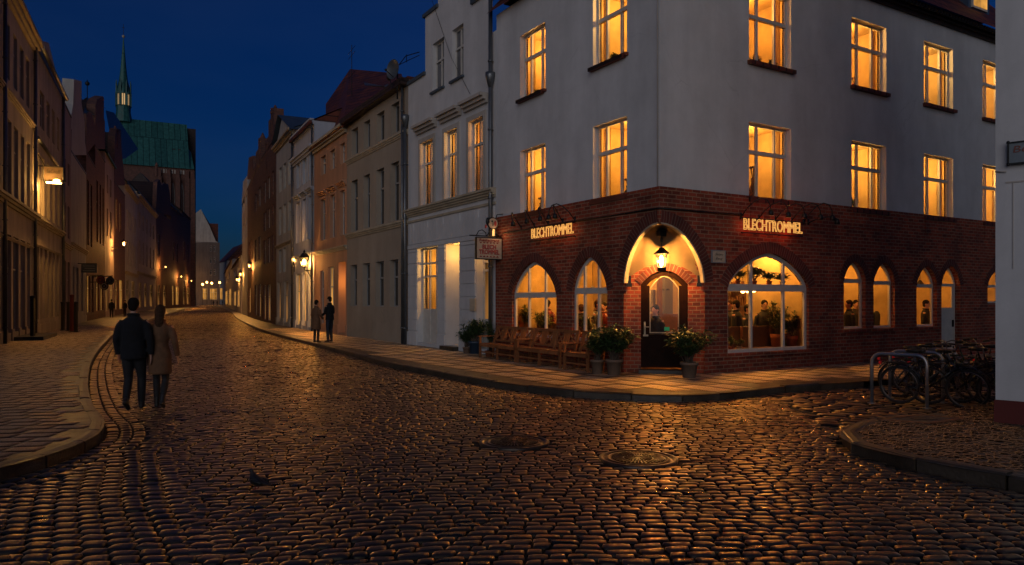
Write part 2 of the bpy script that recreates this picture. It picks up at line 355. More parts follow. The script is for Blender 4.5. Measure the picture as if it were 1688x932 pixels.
def arch_pts(s0, s1, zs, za, n=10, p=1.5, e=.65):
    mid = (s0 + s1) / 2; a = (s1 - s0) / 2; L = []
    for i in range(n + 1):
        q = (i / n) ** 1.5
        L.append((s0 + a * q, zs + (za - zs) * (1 - (1 - q) ** p) ** e))
    return L + [(2 * mid - s, z) for s, z in L[-2::-1]]
def round_pts(s0, s1, zs, za, n=16):
    mid = (s0 + s1) / 2; a = (s1 - s0) / 2
    return [(mid - a * math.cos(math.pi * i / n), zs + (za - zs) * math.sin(math.pi * i / n)) for i in range(n + 1)]
def panel(mb, s0, s1, z0, z1, ops, rev=.22):
    S = sorted({s0, s1, *[o['s0'] for o in ops], *[o['s1'] for o in ops]}); S = [x for x in S if s0 <= x <= s1]
    Z = sorted({z0, z1, *[o['z0'] for o in ops], *[o['z1'] for o in ops]}); Z = [x for x in Z if z0 <= x <= z1]
    for a, b in zip(S, S[1:]):
        for c, d in zip(Z, Z[1:]):
            x = (a + b) / 2; y = (c + d) / 2
            if any(o['s0'] < x < o['s1'] and o['z0'] < y < o['z1'] for o in ops): continue
            mb.poly([(a, 0, c), (b, 0, c), (b, 0, d), (a, 0, d)])
    for o in ops:
        r = o.get('rev', rev); a, b, c, d = o['s0'], o['s1'], o['z0'], o['z1']; ar = o.get('arch')
        zl = ar[0][1] if ar else d; zr = ar[-1][1] if ar else d
        mb.poly([(a, 0, c), (a, r, c), (a, r, zl), (a, 0, zl)])
        mb.poly([(b, 0, c), (b, r, c), (b, r, zr), (b, 0, zr)])
        mb.poly([(a, 0, c), (b, 0, c), (b, r, c), (a, r, c)])
        if ar:
            for (p, q), (p2, q2) in zip(ar, ar[1:]):
                mb.poly([(p, 0, q), (p2, 0, q2), (p2, 0, d), (p, 0, d)])
                mb.poly([(p, 0, q), (p2, 0, q2), (p2, r, q2), (p, r, q)])
        else: mb.poly([(a, 0, d), (b, 0, d), (b, r, d), (a, r, d)])
def offs(pts, w):
    out = []
    for i, (s, z) in enumerate(pts):
        a = pts[max(i - 1, 0)]; b = pts[min(i + 1, len(pts) - 1)]
        t = Vector((b[0] - a[0], b[1] - a[1])).normalized(); out.append((s - t.y * w, z + t.x * w))
    return out
def ribbon(mb, pts, w, d0, d1, uv=False):
    """band of width w (positive = outward of the arch) between depths d0 (front) and d1"""
    o = offs(pts, w); acc = 0
    for i in range(len(pts) - 1):
        l = math.dist(pts[i], pts[i + 1]); l2 = acc + l
        a, b, c, d = pts[i], pts[i + 1], o[i + 1], o[i]
        mb.poly([(a[0], d0, a[1]), (b[0], d0, b[1]), (c[0], d0, c[1]), (d[0], d0, d[1])], [(.01, acc), (.01, l2), (.01 + abs(w), l2), (.01 + abs(w), acc)])
        mb.poly([(a[0], d0, a[1]), (b[0], d0, b[1]), (b[0], d1, b[1]), (a[0], d1, a[1])], [(0, acc), (0, l2), (.1, l2), (.1, acc)])
        mb.poly([(d[0], d0, d[1]), (c[0], d0, c[1]), (c[0], d1, c[1]), (d[0], d1, d[1])], [(0, acc), (0, l2), (.1, l2), (.1, acc)])
        acc = l2
def archz(pts, s):
    for (a, b), (c, d) in zip(pts, pts[1:]):
        if a <= s <= c: return b + (d - b) * ((s - a) / max(c - a, 1e-6))
    return pts[0][1]

def window(parent, T, s0, s1, z0, z1, dep=.14, fw=.05, cols=(.5,), tr=(.66,), frame='frame', glass='glass', arch=None, transw=.07, sill=None, panel_to=None, mullw=None):
    """frame + pane (+ sill) set into an opening; cols/tr are fractions of mullions and transoms"""
    m = MB(T); ze = arch[0][1] if arch else z1; f0, f1 = dep, dep + .06
    mw = mullw or fw
    m.box(s0, s0 + fw, f0, f1, z0, ze); m.box(s1 - fw, s1, f0, f1, z0, ze); m.box(s0 + fw, s1 - fw, f0, f1, z0, z0 + fw)
    if arch: ribbon(m, arch, -fw * 1.1, f0 + .001, f1)
    else: m.box(s0 + fw, s1 - fw, f0, f1, z1 - fw, z1)
    for c in cols:
        x = s0 + (s1 - s0) * c; top = archz(arch, x) - fw * .6 if arch else z1 - fw
        m.box(x - mw / 2, x + mw / 2, f0 - .012, f1 - .004, z0 + fw, top)
    for t in tr:
        y = z0 + (z1 - z0) * t; m.box(s0 + fw * .6, s1 - fw * .6, f0 - .022, f1 + .003, y - transw / 2, y + transw / 2)
    if panel_to:
        m.box(s0 + fw, s1 - fw, f0 + .015, f1 - .01, z0 + fw, panel_to)
    w = part('window', m, M[frame], parent)
    g = MB(T)
    if arch:
        for (a, b), (c, d) in zip(arch, arch[1:]): g.poly([(a, f0 + .03, z0), (c, f0 + .03, z0), (c, f0 + .03, d), (a, f0 + .03, b)])
    else: g.poly([(s0, f0 + .03, z0), (s1, f0 + .03, z0), (s1, f0 + .03, z1), (s0, f0 + .03, z1)])
    part('pane', g, M[glass], w)
    if sill:
        q = MB(T); q.box(s0 - .06, s1 + .06, -.10, .10, z0 - .09, z0 - .02)
        n = int((s1 - s0 + .12) / .11)
        if sill == 'brick':
            for i in range(n): q.box(s0 - .06 + i * .11 + .006, s0 - .06 + (i + 1) * .11 - .006, -.13, .02, z0 - .12, z0 - .035)
        part('sill', q, M['tile' if sill == 'brick' else sill], w)
    return w
LIGHTS = []
def point(name, loc, e, col=(1, .50, .16), r=.08, parent=None):
    L = bpy.data.lights.new(name, 'POINT'); L.energy = e; L.color = col; L.shadow_soft_size = r
    o = bpy.data.objects.new(name, L); COL.objects.link(o); o.location = loc
    if parent: o.parent = parent
    return o
def room(parent, T, s0, s1, z0, z1, d0=.26, d1=1.7, e=14, side=.35, curt=True, lamp=True, drop=.35):
    m = MB(T); a, b, c, d = s0 - side, s1 + side, z0 - .15, z1 + .12
    m.poly([(a, d1, c), (b, d1, c), (b, d1, d), (a, d1, d)]); m.poly([(a, d0, c), (a, d1, c), (a, d1, d), (a, d0, d)])
    m.poly([(b, d0, c), (b, d1, c), (b, d1, d), (b, d0, d)]); m.poly([(a, d0, d), (b, d0, d), (b, d1, d), (a, d1, d)])
    m.poly([(a, d0, c), (b, d0, c), (b, d1, c), (a, d1, c)])
    # inner window wall, so that the light only leaves by the opening
    for (p, q, r_, t) in ((a, s0, c, d), (s1, b, c, d), (s0, s1, c, z0), (s0, s1, z1, d)): m.poly([(p, d0, r_), (q, d0, r_), (q, d0, t), (p, d0, t)])
    # picture rail, door and shelf shapes on the far wall
    h = z1 - z0
    v = random.random()
    m.m = 1
    if v < .5: m.box(a + .1 + v * .4, a + .75 + v * .4, d1 - .06, d1 - .01, c, c + h * .75)
    m.box(b - .5 - v * .3, b - .1 - v * .3, d1 - .05, d1 - .01, c + h * .55, c + h * .85)
    if random.random() < .6: m.box(a + .1, a + .5 + v * .5, d1 - .5, d1 - .1, c, c + h * (.25 + .3 * v))
    m.m = 1
    for k in range(3):
        x = random.uniform(a + .1, b - .5); zq = c + h * random.uniform(.45, .8); m.box(x, x + random.uniform(.15, .4), d1 - .035, d1 - .012, zq, zq + random.uniform(.2, .4))
    m.m = 2
    if random.random() < .7: x = random.uniform(a + .1, b - .7); m.box(x, x + .55, d1 - .9, d1 - .45, c, c + h * random.uniform(.25, .42))
    if random.random() < .6: x = random.uniform(s0, s1 - .2); m.tube([(x, d1 - .5, d), (x, d1 - .5, d - .5)], .01, 5); m.lathe([(.04, d - .5), (.16, d - .68)], 10, (x, d1 - .5))
    m.m = 0
    rm = part('room_interior', m, [M['room'], M['curtain'], M['roomwood']], parent)
    if curt:
        q = MB(T)
        for (x0, x1) in ((s0 + .0, s0 + (s1 - s0) * (.13 + .1 * random.random())), (s1 - (s1 - s0) * (.13 + .1 * random.random()), s1)):
            n = 10; q = MB(T)
            for i in range(n):
                xa = x0 + (x1 - x0) * i / n; xb = x0 + (x1 - x0) * (i + 1) / n
                ya = d0 + .06 + .025 * math.sin(i * 1.9); yb = d0 + .06 + .025 * math.sin((i + 1) * 1.9)
                q.poly([(xa, ya, z0), (xb, yb, z0), (xb, yb, z1), (xa, ya, z1)])
            part('curtain', q, M['curtain'], parent)
    if lamp:
        x = (s0 + s1) / 2 + (random.random() - .5) * .3; y = d0 + .62; z = z1 - drop
        P = T(x, y, z) if T else (x, y, z)
        point('ceiling_lamp_light', P, e * random.uniform(.7, 1.25) * 1.40, random.choice([(1, .53, .12), (1, .48, .10), (1, .56, .15), (1, .44, .08)]), .1, parent)

def wallbox(mb, L, D, z0, z1):
    mb.poly([(0, 0, z0), (0, D, z0), (0, D, z1), (0, 0, z1)]); mb.poly([(L, 0, z0), (L, D, z0), (L, D, z1), (L, 0, z1)])
    mb.poly([(0, D, z0), (L, D, z0), (L, D, z1), (0, D, z1)])
def moulding(mb, s0, s1, z, h=.18, out=.12, steps=3):
    for i in range(steps):
        mb.box(s0 - (.002 * i), s1 + (.002 * i), -out * (i + 1) / steps, .0 - .001, z - h + h * i / steps, z - h + h * (i + 1) / steps)
def downpipe(root, s, z0, z1, d=-.11, hopper=None, r=.05):
    m = MB(); m.tube([(s, d, z0), (s, d, z1)], r, 10)
    z = z0 + .6
    while z < z1: m.tube([(s, d, z), (s, d, z + .05)], r * 1.35, 10); m.box(s - .012, s + .012, d, -.001, z, z + .03); z += 2.1
    if hopper: m.lathe([(r, hopper - .35), (r * 2.6, hopper), (r * 2.6, hopper + .12)], 10, (s, d))
    part('downpipe', m, M['metal'], root)

# base line of the street facades, surveyed from the photograph
VP1 = 115.0
C = along(1087, H * F / (622 - HY)); C = Vector((C.x, C.y))
uL = Vector((VP1 - CX, F)).normalized(); uR = Vector((-uL.y * -1, uL.x * -1))
uR = Vector((uL.y, -uL.x))
def online(px):
    k = (px - CX) / F; t = (k * C.y - C.x) / (uL.x - k * uL.y); return C + uL * t
def g2(px, py): q = ground(px, py); return Vector((q.x, q.y))
P815 = online(818.5); P672 = online(673)
RB = {672: P672, 572: g2(572, 554.2), 518: g2(518, 546.2), 484: g2(484, 540.5), 455.5: g2(455.5, 535), 432: g2(432, 529.5), 418: g2(418, 525.3), 408: g2(408, 521.8), 399: g2(399, 517.5)}
LB = {-95: g2(-95, 594), 57: g2(57, 552.5), 102: g2(102, 541), 117: g2(117, 536.5), 142: g2(142, 530), 157: g2(157, 526.3), 173: g2(173, 523), 188: g2(188, 520), 206: g2(206, 517),
      226: g2(226, 513.8), 257: g2(257, 510), 282: g2(282, 508), 300: g2(300, 506.7), 314: g2(314, 505.6)}

def building(name, label, fac, eave, wallmat, rows=(), cornices=(), roof='tile', roofh=None, D=8.0, glass='glassdark', frame='frame', doors=(), trim='trim', plinth=.5, pipe=None, top=None, cat='house', roofside=0.0, eaveout=.25):
    """rows: dict(z0,z1,px=[(l,r)..],tr,cols,glass,rev,hood) ; z in metres"""
    root = thing(name, label, cat, (fac.A.x, fac.A.y, 0), fac.rz)
    L = fac.L; ops = []
    for r in rows:
        for (a, b) in r['px']:
            s0, s1 = max(fac.s(a), .12), min(fac.s(b), L - .12)
            if s1 - s0 < .2: continue
            ops.append(dict(s0=s0, s1=s1, z0=r['z0'], z1=r['z1'], rev=r.get('rev', .2), row=r))
    m = MB(); panel(m, 0, L, -.3, eave, ops); wallbox(m, L, D, -.3, eave)
    part('wall', m, wallmat if not isinstance(wallmat, str) else M[wallmat], root)
    for o in ops:
        r = o['row']
        window(root, None, o['s0'], o['s1'], o['z0'], o['z1'], dep=r.get('dep', .12), cols=r.get('cols', (.5,)), tr=r.get('tr', (.66,)), frame=r.get('frame', frame), glass=r.get('glass', glass), fw=r.get('fw', .06), sill=r.get('sill'))
        if r.get('surround'):
            q = MB(); w = .14; t = .04
            q.box(o['s0'] - w, o['s0'] - .002, -t, -.001, o['z0'], o['z1'] + w); q.box(o['s1'] + .002, o['s1'] + w, -t, -.001, o['z0'], o['z1'] + w)
            q.box(o['s0'] - .001, o['s1'] + .001, -t, -.001, o['z1'] + .002, o['z1'] + w)
            if r['surround'] == 'hood': moulding(q, o['s0'] - w - .1, o['s1'] + w + .1, o['z1'] + w + .28, .24, .24)
            part('window_surround', q, M[r.get('smat', trim)], root)
        if r.get('room'): room(root, None, o['s0'], o['s1'], o['z0'], o['z1'], d0=r.get('rev', .2) + .05, e=r['room'])
    if cornices:
        for z, out, h in cornices:
            q = MB(); moulding(q, -.0, L, z, h, out); part('cornice', q, M[trim], root)
    if plinth:
        edges = sorted([(o['s0'], o['s1']) for o in ops if o['z0'] < plinth]); x = 0
        for a, b in edges + [(L, L)]:
            if a - x > .05:
                q = MB(); q.box(x + .001, a - .001, -.05, -.001, -.3, plinth)
                part('plinth', q, wallmat if not isinstance(wallmat, str) else M[wallmat], root)
            x = b
    if roofh:
        q = MB(); r0, r1, zr = -eaveout, D / 2, eave + roofh
        q.poly([(-.05, r0, eave - .05), (L + .05, r0, eave - .05), (L + .05, r1, zr), (-.05, r1, zr)])
        q.poly([(-.05, D + .2, eave), (L + .05, D + .2, eave), (L + .05, r1, zr), (-.05, r1, zr)])
        q.poly([(-.04, 0, eave), (-.04, D, eave), (-.04, r1, zr - .02)]); q.poly([(L + .04, 0, eave), (L + .04, D, eave), (L + .04, r1, zr - .02)])
        q.box(-.06, L + .06, r0 - .02, r0 + .1, eave - .2, eave - .02)
        part('roof', q, M[roof], root)
    else:
        q = MB(); q.box(-.02, L + .02, -.04, D, eave + .003, eave + .12); part('roof', q, M[roof], root)
    if pipe is not None:
        for s in pipe: downpipe(root, s, 0, eave - .1, hopper=None)
    return root
def zz(f, px, py): return f.z(px, py)
def row(f, ref, y0, y1, pxs, **k):
    z1, z0 = f.z(ref, y0), f.z(ref, y1); return dict(z0=max(z0, k.pop('zmin', -1)), z1=z1, px=pxs, **k)
def outline_wall(root, fac, pts, mat_, th=.6, name='gable', d=-.01):
    """wall whose silhouette is the surveyed outline (px,py)"""
    P = [(fac.s(x), fac.z(x, y)) for x, y in pts]
    m = MB(); tri = tessellate_polygon([[Vector((a, b, 0)) for a, b in P]])
    f = [m.p(a, d, b) for a, b in P]; g = [m.p(a, d + th, b) for a, b in P]
    for t in tri: m.face([f[i] for i in t]); m.face([g[i] for i in t][::-1])
    n = len(P)
    for i in range(n): m.face((f[i], f[(i + 1) % n], g[(i + 1) % n], g[i]))
    return part(name, m, M[mat_], root)
# ================================================================== corner restaurant
root = thing('corner_building', 'white rendered corner house with red brick ground floor and glowing windows', 'restaurant building', (C.x, C.y, 0), math.atan2(uR.y, uR.x))
fR = Fac(C, C + uR * 16.5); LL = (P815 - C).length
fL = Fac(P815, C); LL = fL.L
TR = lambda s, d, z: (s, d, z)
TL = lambda s, d, z: (d, LL - s, z)
zb = fR.z(1087.5, 307.5)            # top of the brickwork
zu = dict(l0=(fR.z(1234.7, 322) + fR.z(1403.8, 342) + fR.z(1523, 357)) / 3, l1=(fR.z(1234.7, 201) + fR.z(1403.8, 231.6) + fR.z(1523, 252.8)) / 3,
          u0=(fR.z(1403.8, 140) + fR.z(1523, 170) + fR.z(1234.7, 98)) / 3, u1=(fR.z(1403.8, 28.5) + fR.z(1523, 66.5)) / 2)
zE = (fR.z(1442.6, 0) + fR.z(1642, 66.5)) / 2 + .05
print('brick', zb, 'upper', zu, 'eave', zE, 'LL', LL)
wR = [(fR.s(a), fR.s(b)) for a, b in ((1234.7, 1304), (1403.8, 1461), (1523, 1571), (1620, 1662))]
wL = [(fL.s(a), fL.s(b)) for a, b in ((857.5, 899), (977.5, 1033.5))]
def up_ops(ws): return [dict(s0=a, s1=b, z0=z0, z1=z1, rev=.24) for a, b in ws for z0, z1 in ((zu['l0'], zu['l1']), (zu['u0'], zu['u1']))]
oR, oL = up_ops(wR), up_ops(wL)
m = MB(TR); panel(m, 0, 16.5, zb, zE, oR); m.T = TL; panel(m, 0, LL, zb, zE + .3, oL)
m.T = None; m.poly([(0, LL, -.3), (8, LL, -.3), (8, LL, zE + .3), (0, LL, zE + .3)]); m.poly([(16.5, 0, -.3), (16.5, 8, -.3), (16.5, 8, zE), (16.5, 0, zE)])
part('wall', m, M['white'], root)
# --- brick ground floor with its openings (set 3 cm proud)
BT = .035
TRb = lambda s, d, z: (s, d - BT, z)
TLb = lambda s, d, z: (d - BT, LL - s, z)
def arched(f, a, b, top, zs, z0, **k):
    s0, s1 = f.s(a), f.s(b); ar = arch_pts(s0, s1, zs, top, **k); return dict(s0=s0, s1=s1, z0=z0, z1=top, arch=ar)
zb0 = fR.z(1330, 577) ; zt = fR.z(1198, 474)
big = arched(fR, 1197.6, 1331, fR.z(1265, 417), zt, fR.z(1198, 583)); 
zsm0 = fR.z(1392, 542.5)
sm = [arched(fR, a, b, fR.z(c, y), fR.z(a, ys), zsm0, p=1.4, e=.6) for a, b, c, y, ys in ((1389, 1425, 1404, 431, 463), (1438, 1473, 1454, 433, 466), (1509, 1542.5, 1523, 438.5, 471))]
doorR = arched(fR, 1550, 1580, fR.z(1564, 438), fR.z(1552, 470), -.3, p=1.4, e=.6)
lastw = arched(fR, 1626, 1664, fR.z(1645, 444), fR.z(1626, 472), fR.z(1626, 500), p=1.4, e=.6)
W1 = arched(fL, 846, 919, fL.z(884, 431), fL.z(847, 487), fL.z(847, 553)); W2 = arched(fL, 945, 1003, fL.z(974, 423), fL.z(946, 480), fL.z(846.5, 553))
sc = fL.s(1030); sr = fR.s(1160)                     # edges of the chamfered entrance
zsp = fR.z(1158, 466); zap = fR.z(1087.5, 367)
def half(i, n, s_edge, s_corner):
    q = (i / n) ** 1.5; return (s_edge + (s_corner - s_edge) * q, zsp + (zap - zsp) * (1 - (1 - q) ** 2) ** .6)
nA = 12
hL = [half(i, nA, sc, LL) for i in range(nA + 1)]; hR = [half(i, nA, sr, 0) for i in range(nA + 1)][::-1]
m = MB(TRb)
def halfopening(mb, pts, T, s0, s1):
    for (p, q), (p2, q2) in zip(pts, pts[1:]):
        mb.poly([(p, 0, q), (p2, 0, q2), (p2, 0, zap), (p, 0, zap)]); mb.poly([(p, 0, q), (p2, 0, q2), (p2, .12, q2), (p, .12, q)])
eR = dict(s0=-BT, s1=sr, z0=-.3, z1=zap, skip=1); eL = dict(s0=sc, s1=LL + BT, z0=-.3, z1=zap, skip=1)
def panel2(mb, s0, s1, z0, z1, ops, e, rev):
    # same as panel but the entrance bay is left open
    panel(mb, s0, s1, z0, z1, ops + [dict(e, rev=0.0001)], rev)
panel2(m, -BT, 16.5, -.3, zb, [big, *sm, doorR, lastw], eR, .2)
halfopening(m, hR, TRb, 0, sr)
m.T = TLb; panel2(m, 0, LL + BT, -.3, zb, [W1, W2], eL, .2); halfopening(m, hL, TLb, sc, LL)
m.T = None
m.poly([(-BT, LL, zb), (0, LL, zb), (0, 0, zb), (-BT, -BT, zb)]); m.poly([(-BT, -BT, zb), (0, 0, zb), (16.5, 0, zb), (16.5, -BT, zb)])
# chamfer wall across the corner with the segmental door opening
PL = Vector((0 - BT, LL - sc, 0)); PR = Vector((sr, -BT, 0)); ch = (PR - PL); cL = ch.length; cu_ = ch.normalized(); cn = Vector((-cu_.y, cu_.x, 0))
TC = lambda s, d, z: (PL.x + cu_.x * s + cn.x * (d + .10), PL.y + cu_.y * s + cn.y * (d + .10), z)
cA = Vector((C.x, C.y)) + uR * (PL.x + cn.x * .1) + uL * (PL.y + cn.y * .1); cB = Vector((C.x, C.y)) + uR * (PR.x + cn.x * .1) + uL * (PR.y + cn.y * .1)
fC = Fac(cA, cB)
d0, d1 = fC.s(1056.5), fC.s(1134)
zds, zda = fC.z(1095, 469), fC.z(1095, 446)
def seg_pts(a, b, zs, za, n=12): return [(a + (b - a) * i / n, zs + (za - zs) * (1 - (2 * i / n - 1) ** 2)) for i in range(n + 1)]
darch = seg_pts(d0, d1, zds, zda); dop = dict(s0=d0, s1=d1, z0=-.3, z1=zda, arch=darch, rev=.12)
zr0, zr1 = fC.z(1095, 466), fC.z(1095, 434)
m.T = TC; panel(m, -.05, cL + .05, -.3, zr1 + .02, [dop])
part('brick_ground_floor', m, M['brick'], root)
print('chamfer', cL, d0, d1, zds, zda, zr1, 'zap', zap)
# plaster squinch vault between the two half arches and the door wall
m = MB(); m.smooth = True
out = [Vector(TLb(s, .10, z)) for s, z in hL] + [Vector(TRb(s, .10, z)) for s, z in hR[1:]]
out[nA] = Vector((.05, .05, zap))
K = len(out); inn = []
for i in range(K):
    t = i / (K - 1); t2 = .5 - .5 * math.cos(math.pi * t); t2 = t2 * .5 + t * .5
    inn.append(Vector(TC(.0 + cL * t2, -.012, zr0 + (zr1 - zr0) * (1 - (2 * t2 - 1) ** 2))))
rows_ = []
for j in range(7):
    v = j / 6; rows_.append([m.p(*(out[i].lerp(inn[i], v) + Vector((0, 0, .26 * math.sin(math.pi * v) * math.sin(math.pi * i / (K - 1)))) + Vector((.12, .12, 0)) * math.sin(math.pi * v) * math.sin(math.pi * i / (K - 1)))) for i in range(K)])
for a, b in zip(rows_, rows_[1:]):
    for i in range(K - 1): m.face((a[i], a[i + 1], b[i + 1], b[i]))
part('vault_plaster', m, M['plaster'], root)
m = MB(TLb); ribbon(m, hL, -.035, -.012, .10); part('vault_edge', m, M['trim'], root)
m = MB(TRb); ribbon(m, hR, -.035, -.012, .10); part('vault_edge', m, M['trim'], root)
for s in (.10, cL - .16):
    m = MB(TC); m.box(s, s + .07, -.05, -.002, zr0 - .02, zr0 + .16); m.box(s - .02, s + .09, -.09, -.051, zr0 - .10, zr0 - .02)
    part('iron_bracket', m, M['iron'], root)
# arch rings
def ring(T, pts, w=.24, proud=.014, name='brick_arch', lo=0):
    q = MB(T); ribbon(q, pts, w, -proud, .02); part(name, q, M['arch'], root)
for T, o, w in ((TRb, big, .27), *[(TRb, x, .2) for x in sm], (TRb, doorR, .2), (TRb, lastw, .2), (TLb, W1, .25), (TLb, W2, .25)): ring(T, o['arch'], w)
ring(TLb, hL, .27); ring(TRb, hR, .27)
ring(TC, darch, .17, .02)
# brick sill courses + string course
for T_, o in ((TRb, big), *[(TRb, x) for x in sm], (TLb, W1), (TLb, W2)):
    m = MB(T_); m.box(o['s0'] - .08, o['s1'] + .1, -.045, -.002, o['z0'] - .095, o['z0'] - .012); part('brick_sill', m, M['brick'], root)
zc = fR.z(1087.5, 341)
m = MB(); zk = fR.z(1088, 344)
m.tube([(-BT - .03, LL * .93, zk - .02), (-BT - .03, .0, zk), (-BT - .03, -BT - .03, zk), (fR.s(1222), -BT - .03, zk + .0)], .02, 6); part('conduit', m, M['iron'], root)
# recessed brick panels under the upper windows
for T_, ww_ in ((TRb, wR), (TLb, wL)):
    for a, b in ww_:
        m = MB(T_); m.box(a - .05, b + .06, -.05, -.002, zb - .15, zb - .04); part('brick_sill', m, M['tile'], root)
        m = MB(T_); m.box(a + .0, b + .0, -.02, -.002, zb - .55, zb - .152); part('brick_panel', m, M['brick'], root)
# windows
big['z0'] += 0
tw = lambda o: (o['arch'][0][1] - o['z0']) / (o['z1'] - o['z0'])
TRi = lambda s, d, z: (s, d - BT, z); 
window(root, TRb, big['s0'], big['s1'], big['z0'], big['z1'], dep=.07, fw=.085, cols=(.30, .70), tr=(tw(big),), arch=big['arch'], transw=.17, mullw=.07)
for o in sm: window(root, TRb, o['s0'], o['s1'], o['z0'], o['z1'], dep=.12, fw=.055, cols=(), tr=(tw(o),), arch=o['arch'], transw=.10)
window(root, TRb, lastw['s0'], lastw['s1'], lastw['z0'], lastw['z1'], dep=.12, fw=.055, cols=(), tr=(tw(lastw),), arch=lastw['arch'], transw=.08)
for o, c in ((W1, (.35, .72)), (W2, (.3, .7))): window(root, TLb, o['s0'], o['s1'], o['z0'], o['z1'], dep=.08, fw=.075, cols=c, tr=(tw(o),), arch=o['arch'], transw=.15, mullw=.06)
# side door (white) under its pointed fanlight
w = window(root, TRb, doorR['s0'], doorR['s1'], 0.0, doorR['z1'], dep=.14, fw=.06, cols=(), tr=(doorR['arch'][0][1] / doorR['z1'],), arch=doorR['arch'], transw=.09)
w.name = 'side_door'
m = MB(TRb); a, b = doorR['s0'] + .06, doorR['s1'] - .06; zd = doorR['arch'][0][1] - .05
m.box(a, b, .155, .19, .0, zd * .70); m.box(a, a + .09, .15, .19, zd * .70, zd - .002); m.box(b - .09, b, .15, .19, zd * .70, zd - .002)
m.box(a + .12, b - .12, .14, .154, .15, zd * .30); m.box(a + .12, b - .12, .14, .154, zd * .36, zd * .64)
part('door_leaf', m, M['frame'], w)
m = MB(TRb); m.box(b - .1, b - .06, .10, .15, zd * .42, zd * .52); part('handle', m, M['iron'], w)
# upper windows and their glowing rooms
def aged(m): return m
for T, ws in ((TR, wR), (TL, wL)):
    for a, b in ws:
        for z0, z1, si in ((zu['l0'], zu['l1'], None), (zu['u0'], zu['u1'], 'brick')):
            window(root, T, a, b, z0, z1, dep=.15, fw=.05, cols=(.29, .71), tr=(.62,), mullw=.055, transw=.09, sill=si)
            room(root, T, a, b, z0, z1, d0=.27, d1=1.75, e=88, side=.28)
# roof: eave band, tiles, blue dormer
m = MB(); m.m = 0
e0 = fR.s(1330)
for i in range(3): m.box(-.0 + .001 * i, 16.6, -.09 - .09 * i, -.001, zE - .16 + .09 * i, zE - .07 + .09 * i)
nd = int(16.4 / .16)
for i in range(nd): m.box(.05 + i * .16, .05 + i * .16 + .09, -.34, -.272, zE - .02, zE + .09)
part('eave_moulding', m, M['tiledark'], root)
m = MB(); m.poly([(-.3, -.42, zE + .08), (16.7, -.42, zE + .08), (16.7, 4.2, zE + 5.4), (4.2, 4.2, zE + 5.4)])
m.poly([(-.3, -.42, zE + .08), (-.3, LL + .1, zE + .3), (4.2, LL + .1, zE + 5.4), (4.2, 4.2, zE + 5.4)])
part('roof', m, M['tile'], root)
m = MB()
ds = fR.s(1615); dz = fR.z(1640, 40)
m.box(ds, ds + 1.3, .35, 2.2, zE + .75, zE + 2.3); part('dormer', m, M['bikeblue'], root)
m = MB(TR); m.box(ds + .18, ds + 1.1, .30, .349, zE + 1.0, zE + 2.1); part('dormer_window', m, M['frame'], root)
m = MB(TR); m.box(ds + .25, ds + .62, .28, .299, zE + 1.07, zE + 2.03); m.box(ds + .67, ds + 1.03, .28, .299, zE + 1.07, zE + 2.03); part('pane', m, M['shoplit'], root)
m = MB(); m.tube([(-.03, .03, zb), (-.03, .03, zE)], .012, 6); part('corner_bead', m, M['white2'], root)
# ---- entrance door
door = part('entrance_door', MB(TC), M['darkwood'], root)
m = MB(TC); fwd = .13
m.box(d0, d0 + fwd, .05, .14, .12, zds); m.box(d1 - fwd, d1, .05, .14, .12, zds); ribbon(m, darch, -.12, .049, .14)
a, b = d0 + fwd, d1 - fwd; zp = fC.z(1095, 548)
m.box(a, b, .08, .13, .12, zp - .06); m.box(a + .08, (a + b) / 2 - .05, .065, .079, .28, zp - .16); m.box((a + b) / 2 + .05, b - .08, .065, .079, .28, zp - .16)
m.box(a, a + .07, .07, .12, zp - .06, zds - .03); m.box(b - .07, b, .07, .12, zp - .06, zds - .03)
part('door_frame', m, M['darkwood'], door)
m = MB(TC); i0, i1 = a + .07, b - .07; g = seg_pts(i0, i1, zds - .10, zda - .13)
ribbon(m, g, -.022, .055, .07); m.box(i0, i0 + .022, .055, .07, zp, zds - .10); m.box(i1 - .022, i1, .055, .07, zp, zds - .10); m.box(i0, i1, .052, .071, zp - .025, zp)
part('glazing_bead', m, M['trim'], door)
m = MB(TC)
for (p, q), (p2, q2) in zip(g, g[1:]): m.poly([(p, .09, zp), (p2, .09, zp), (p2, .09, q2), (p, .09, q)])
part('pane', m, M['glass'], door)
m = MB(TC); m.tube([(d0 + .09, .03, zp + .02), (d0 + .09, .03, zp + .22)], .012, 8); m.tube([(d0 + .09, .0, zp + .12), (d0 + .19, .0, zp + .12)], .01, 8); m.box(d0 + .07, d0 + .11, .03, .05, zp - .06, zp + .24); m.box(d0 + .05, d0 + .17, .02, .05, zp - .10, zp - .06)
part('handle', m, M['trim'], door)
m = MB(TC); m.box(i0 + .34, i0 + .46, .06, .075, zp + .03, zp + .12); part('green_card', m, M['signgreen'], door)
m = MB(TC); m.box(d0 - .05, d1 + .05, -.32, .04, -.02, .09); part('door_step', m, M['kerb'], root)
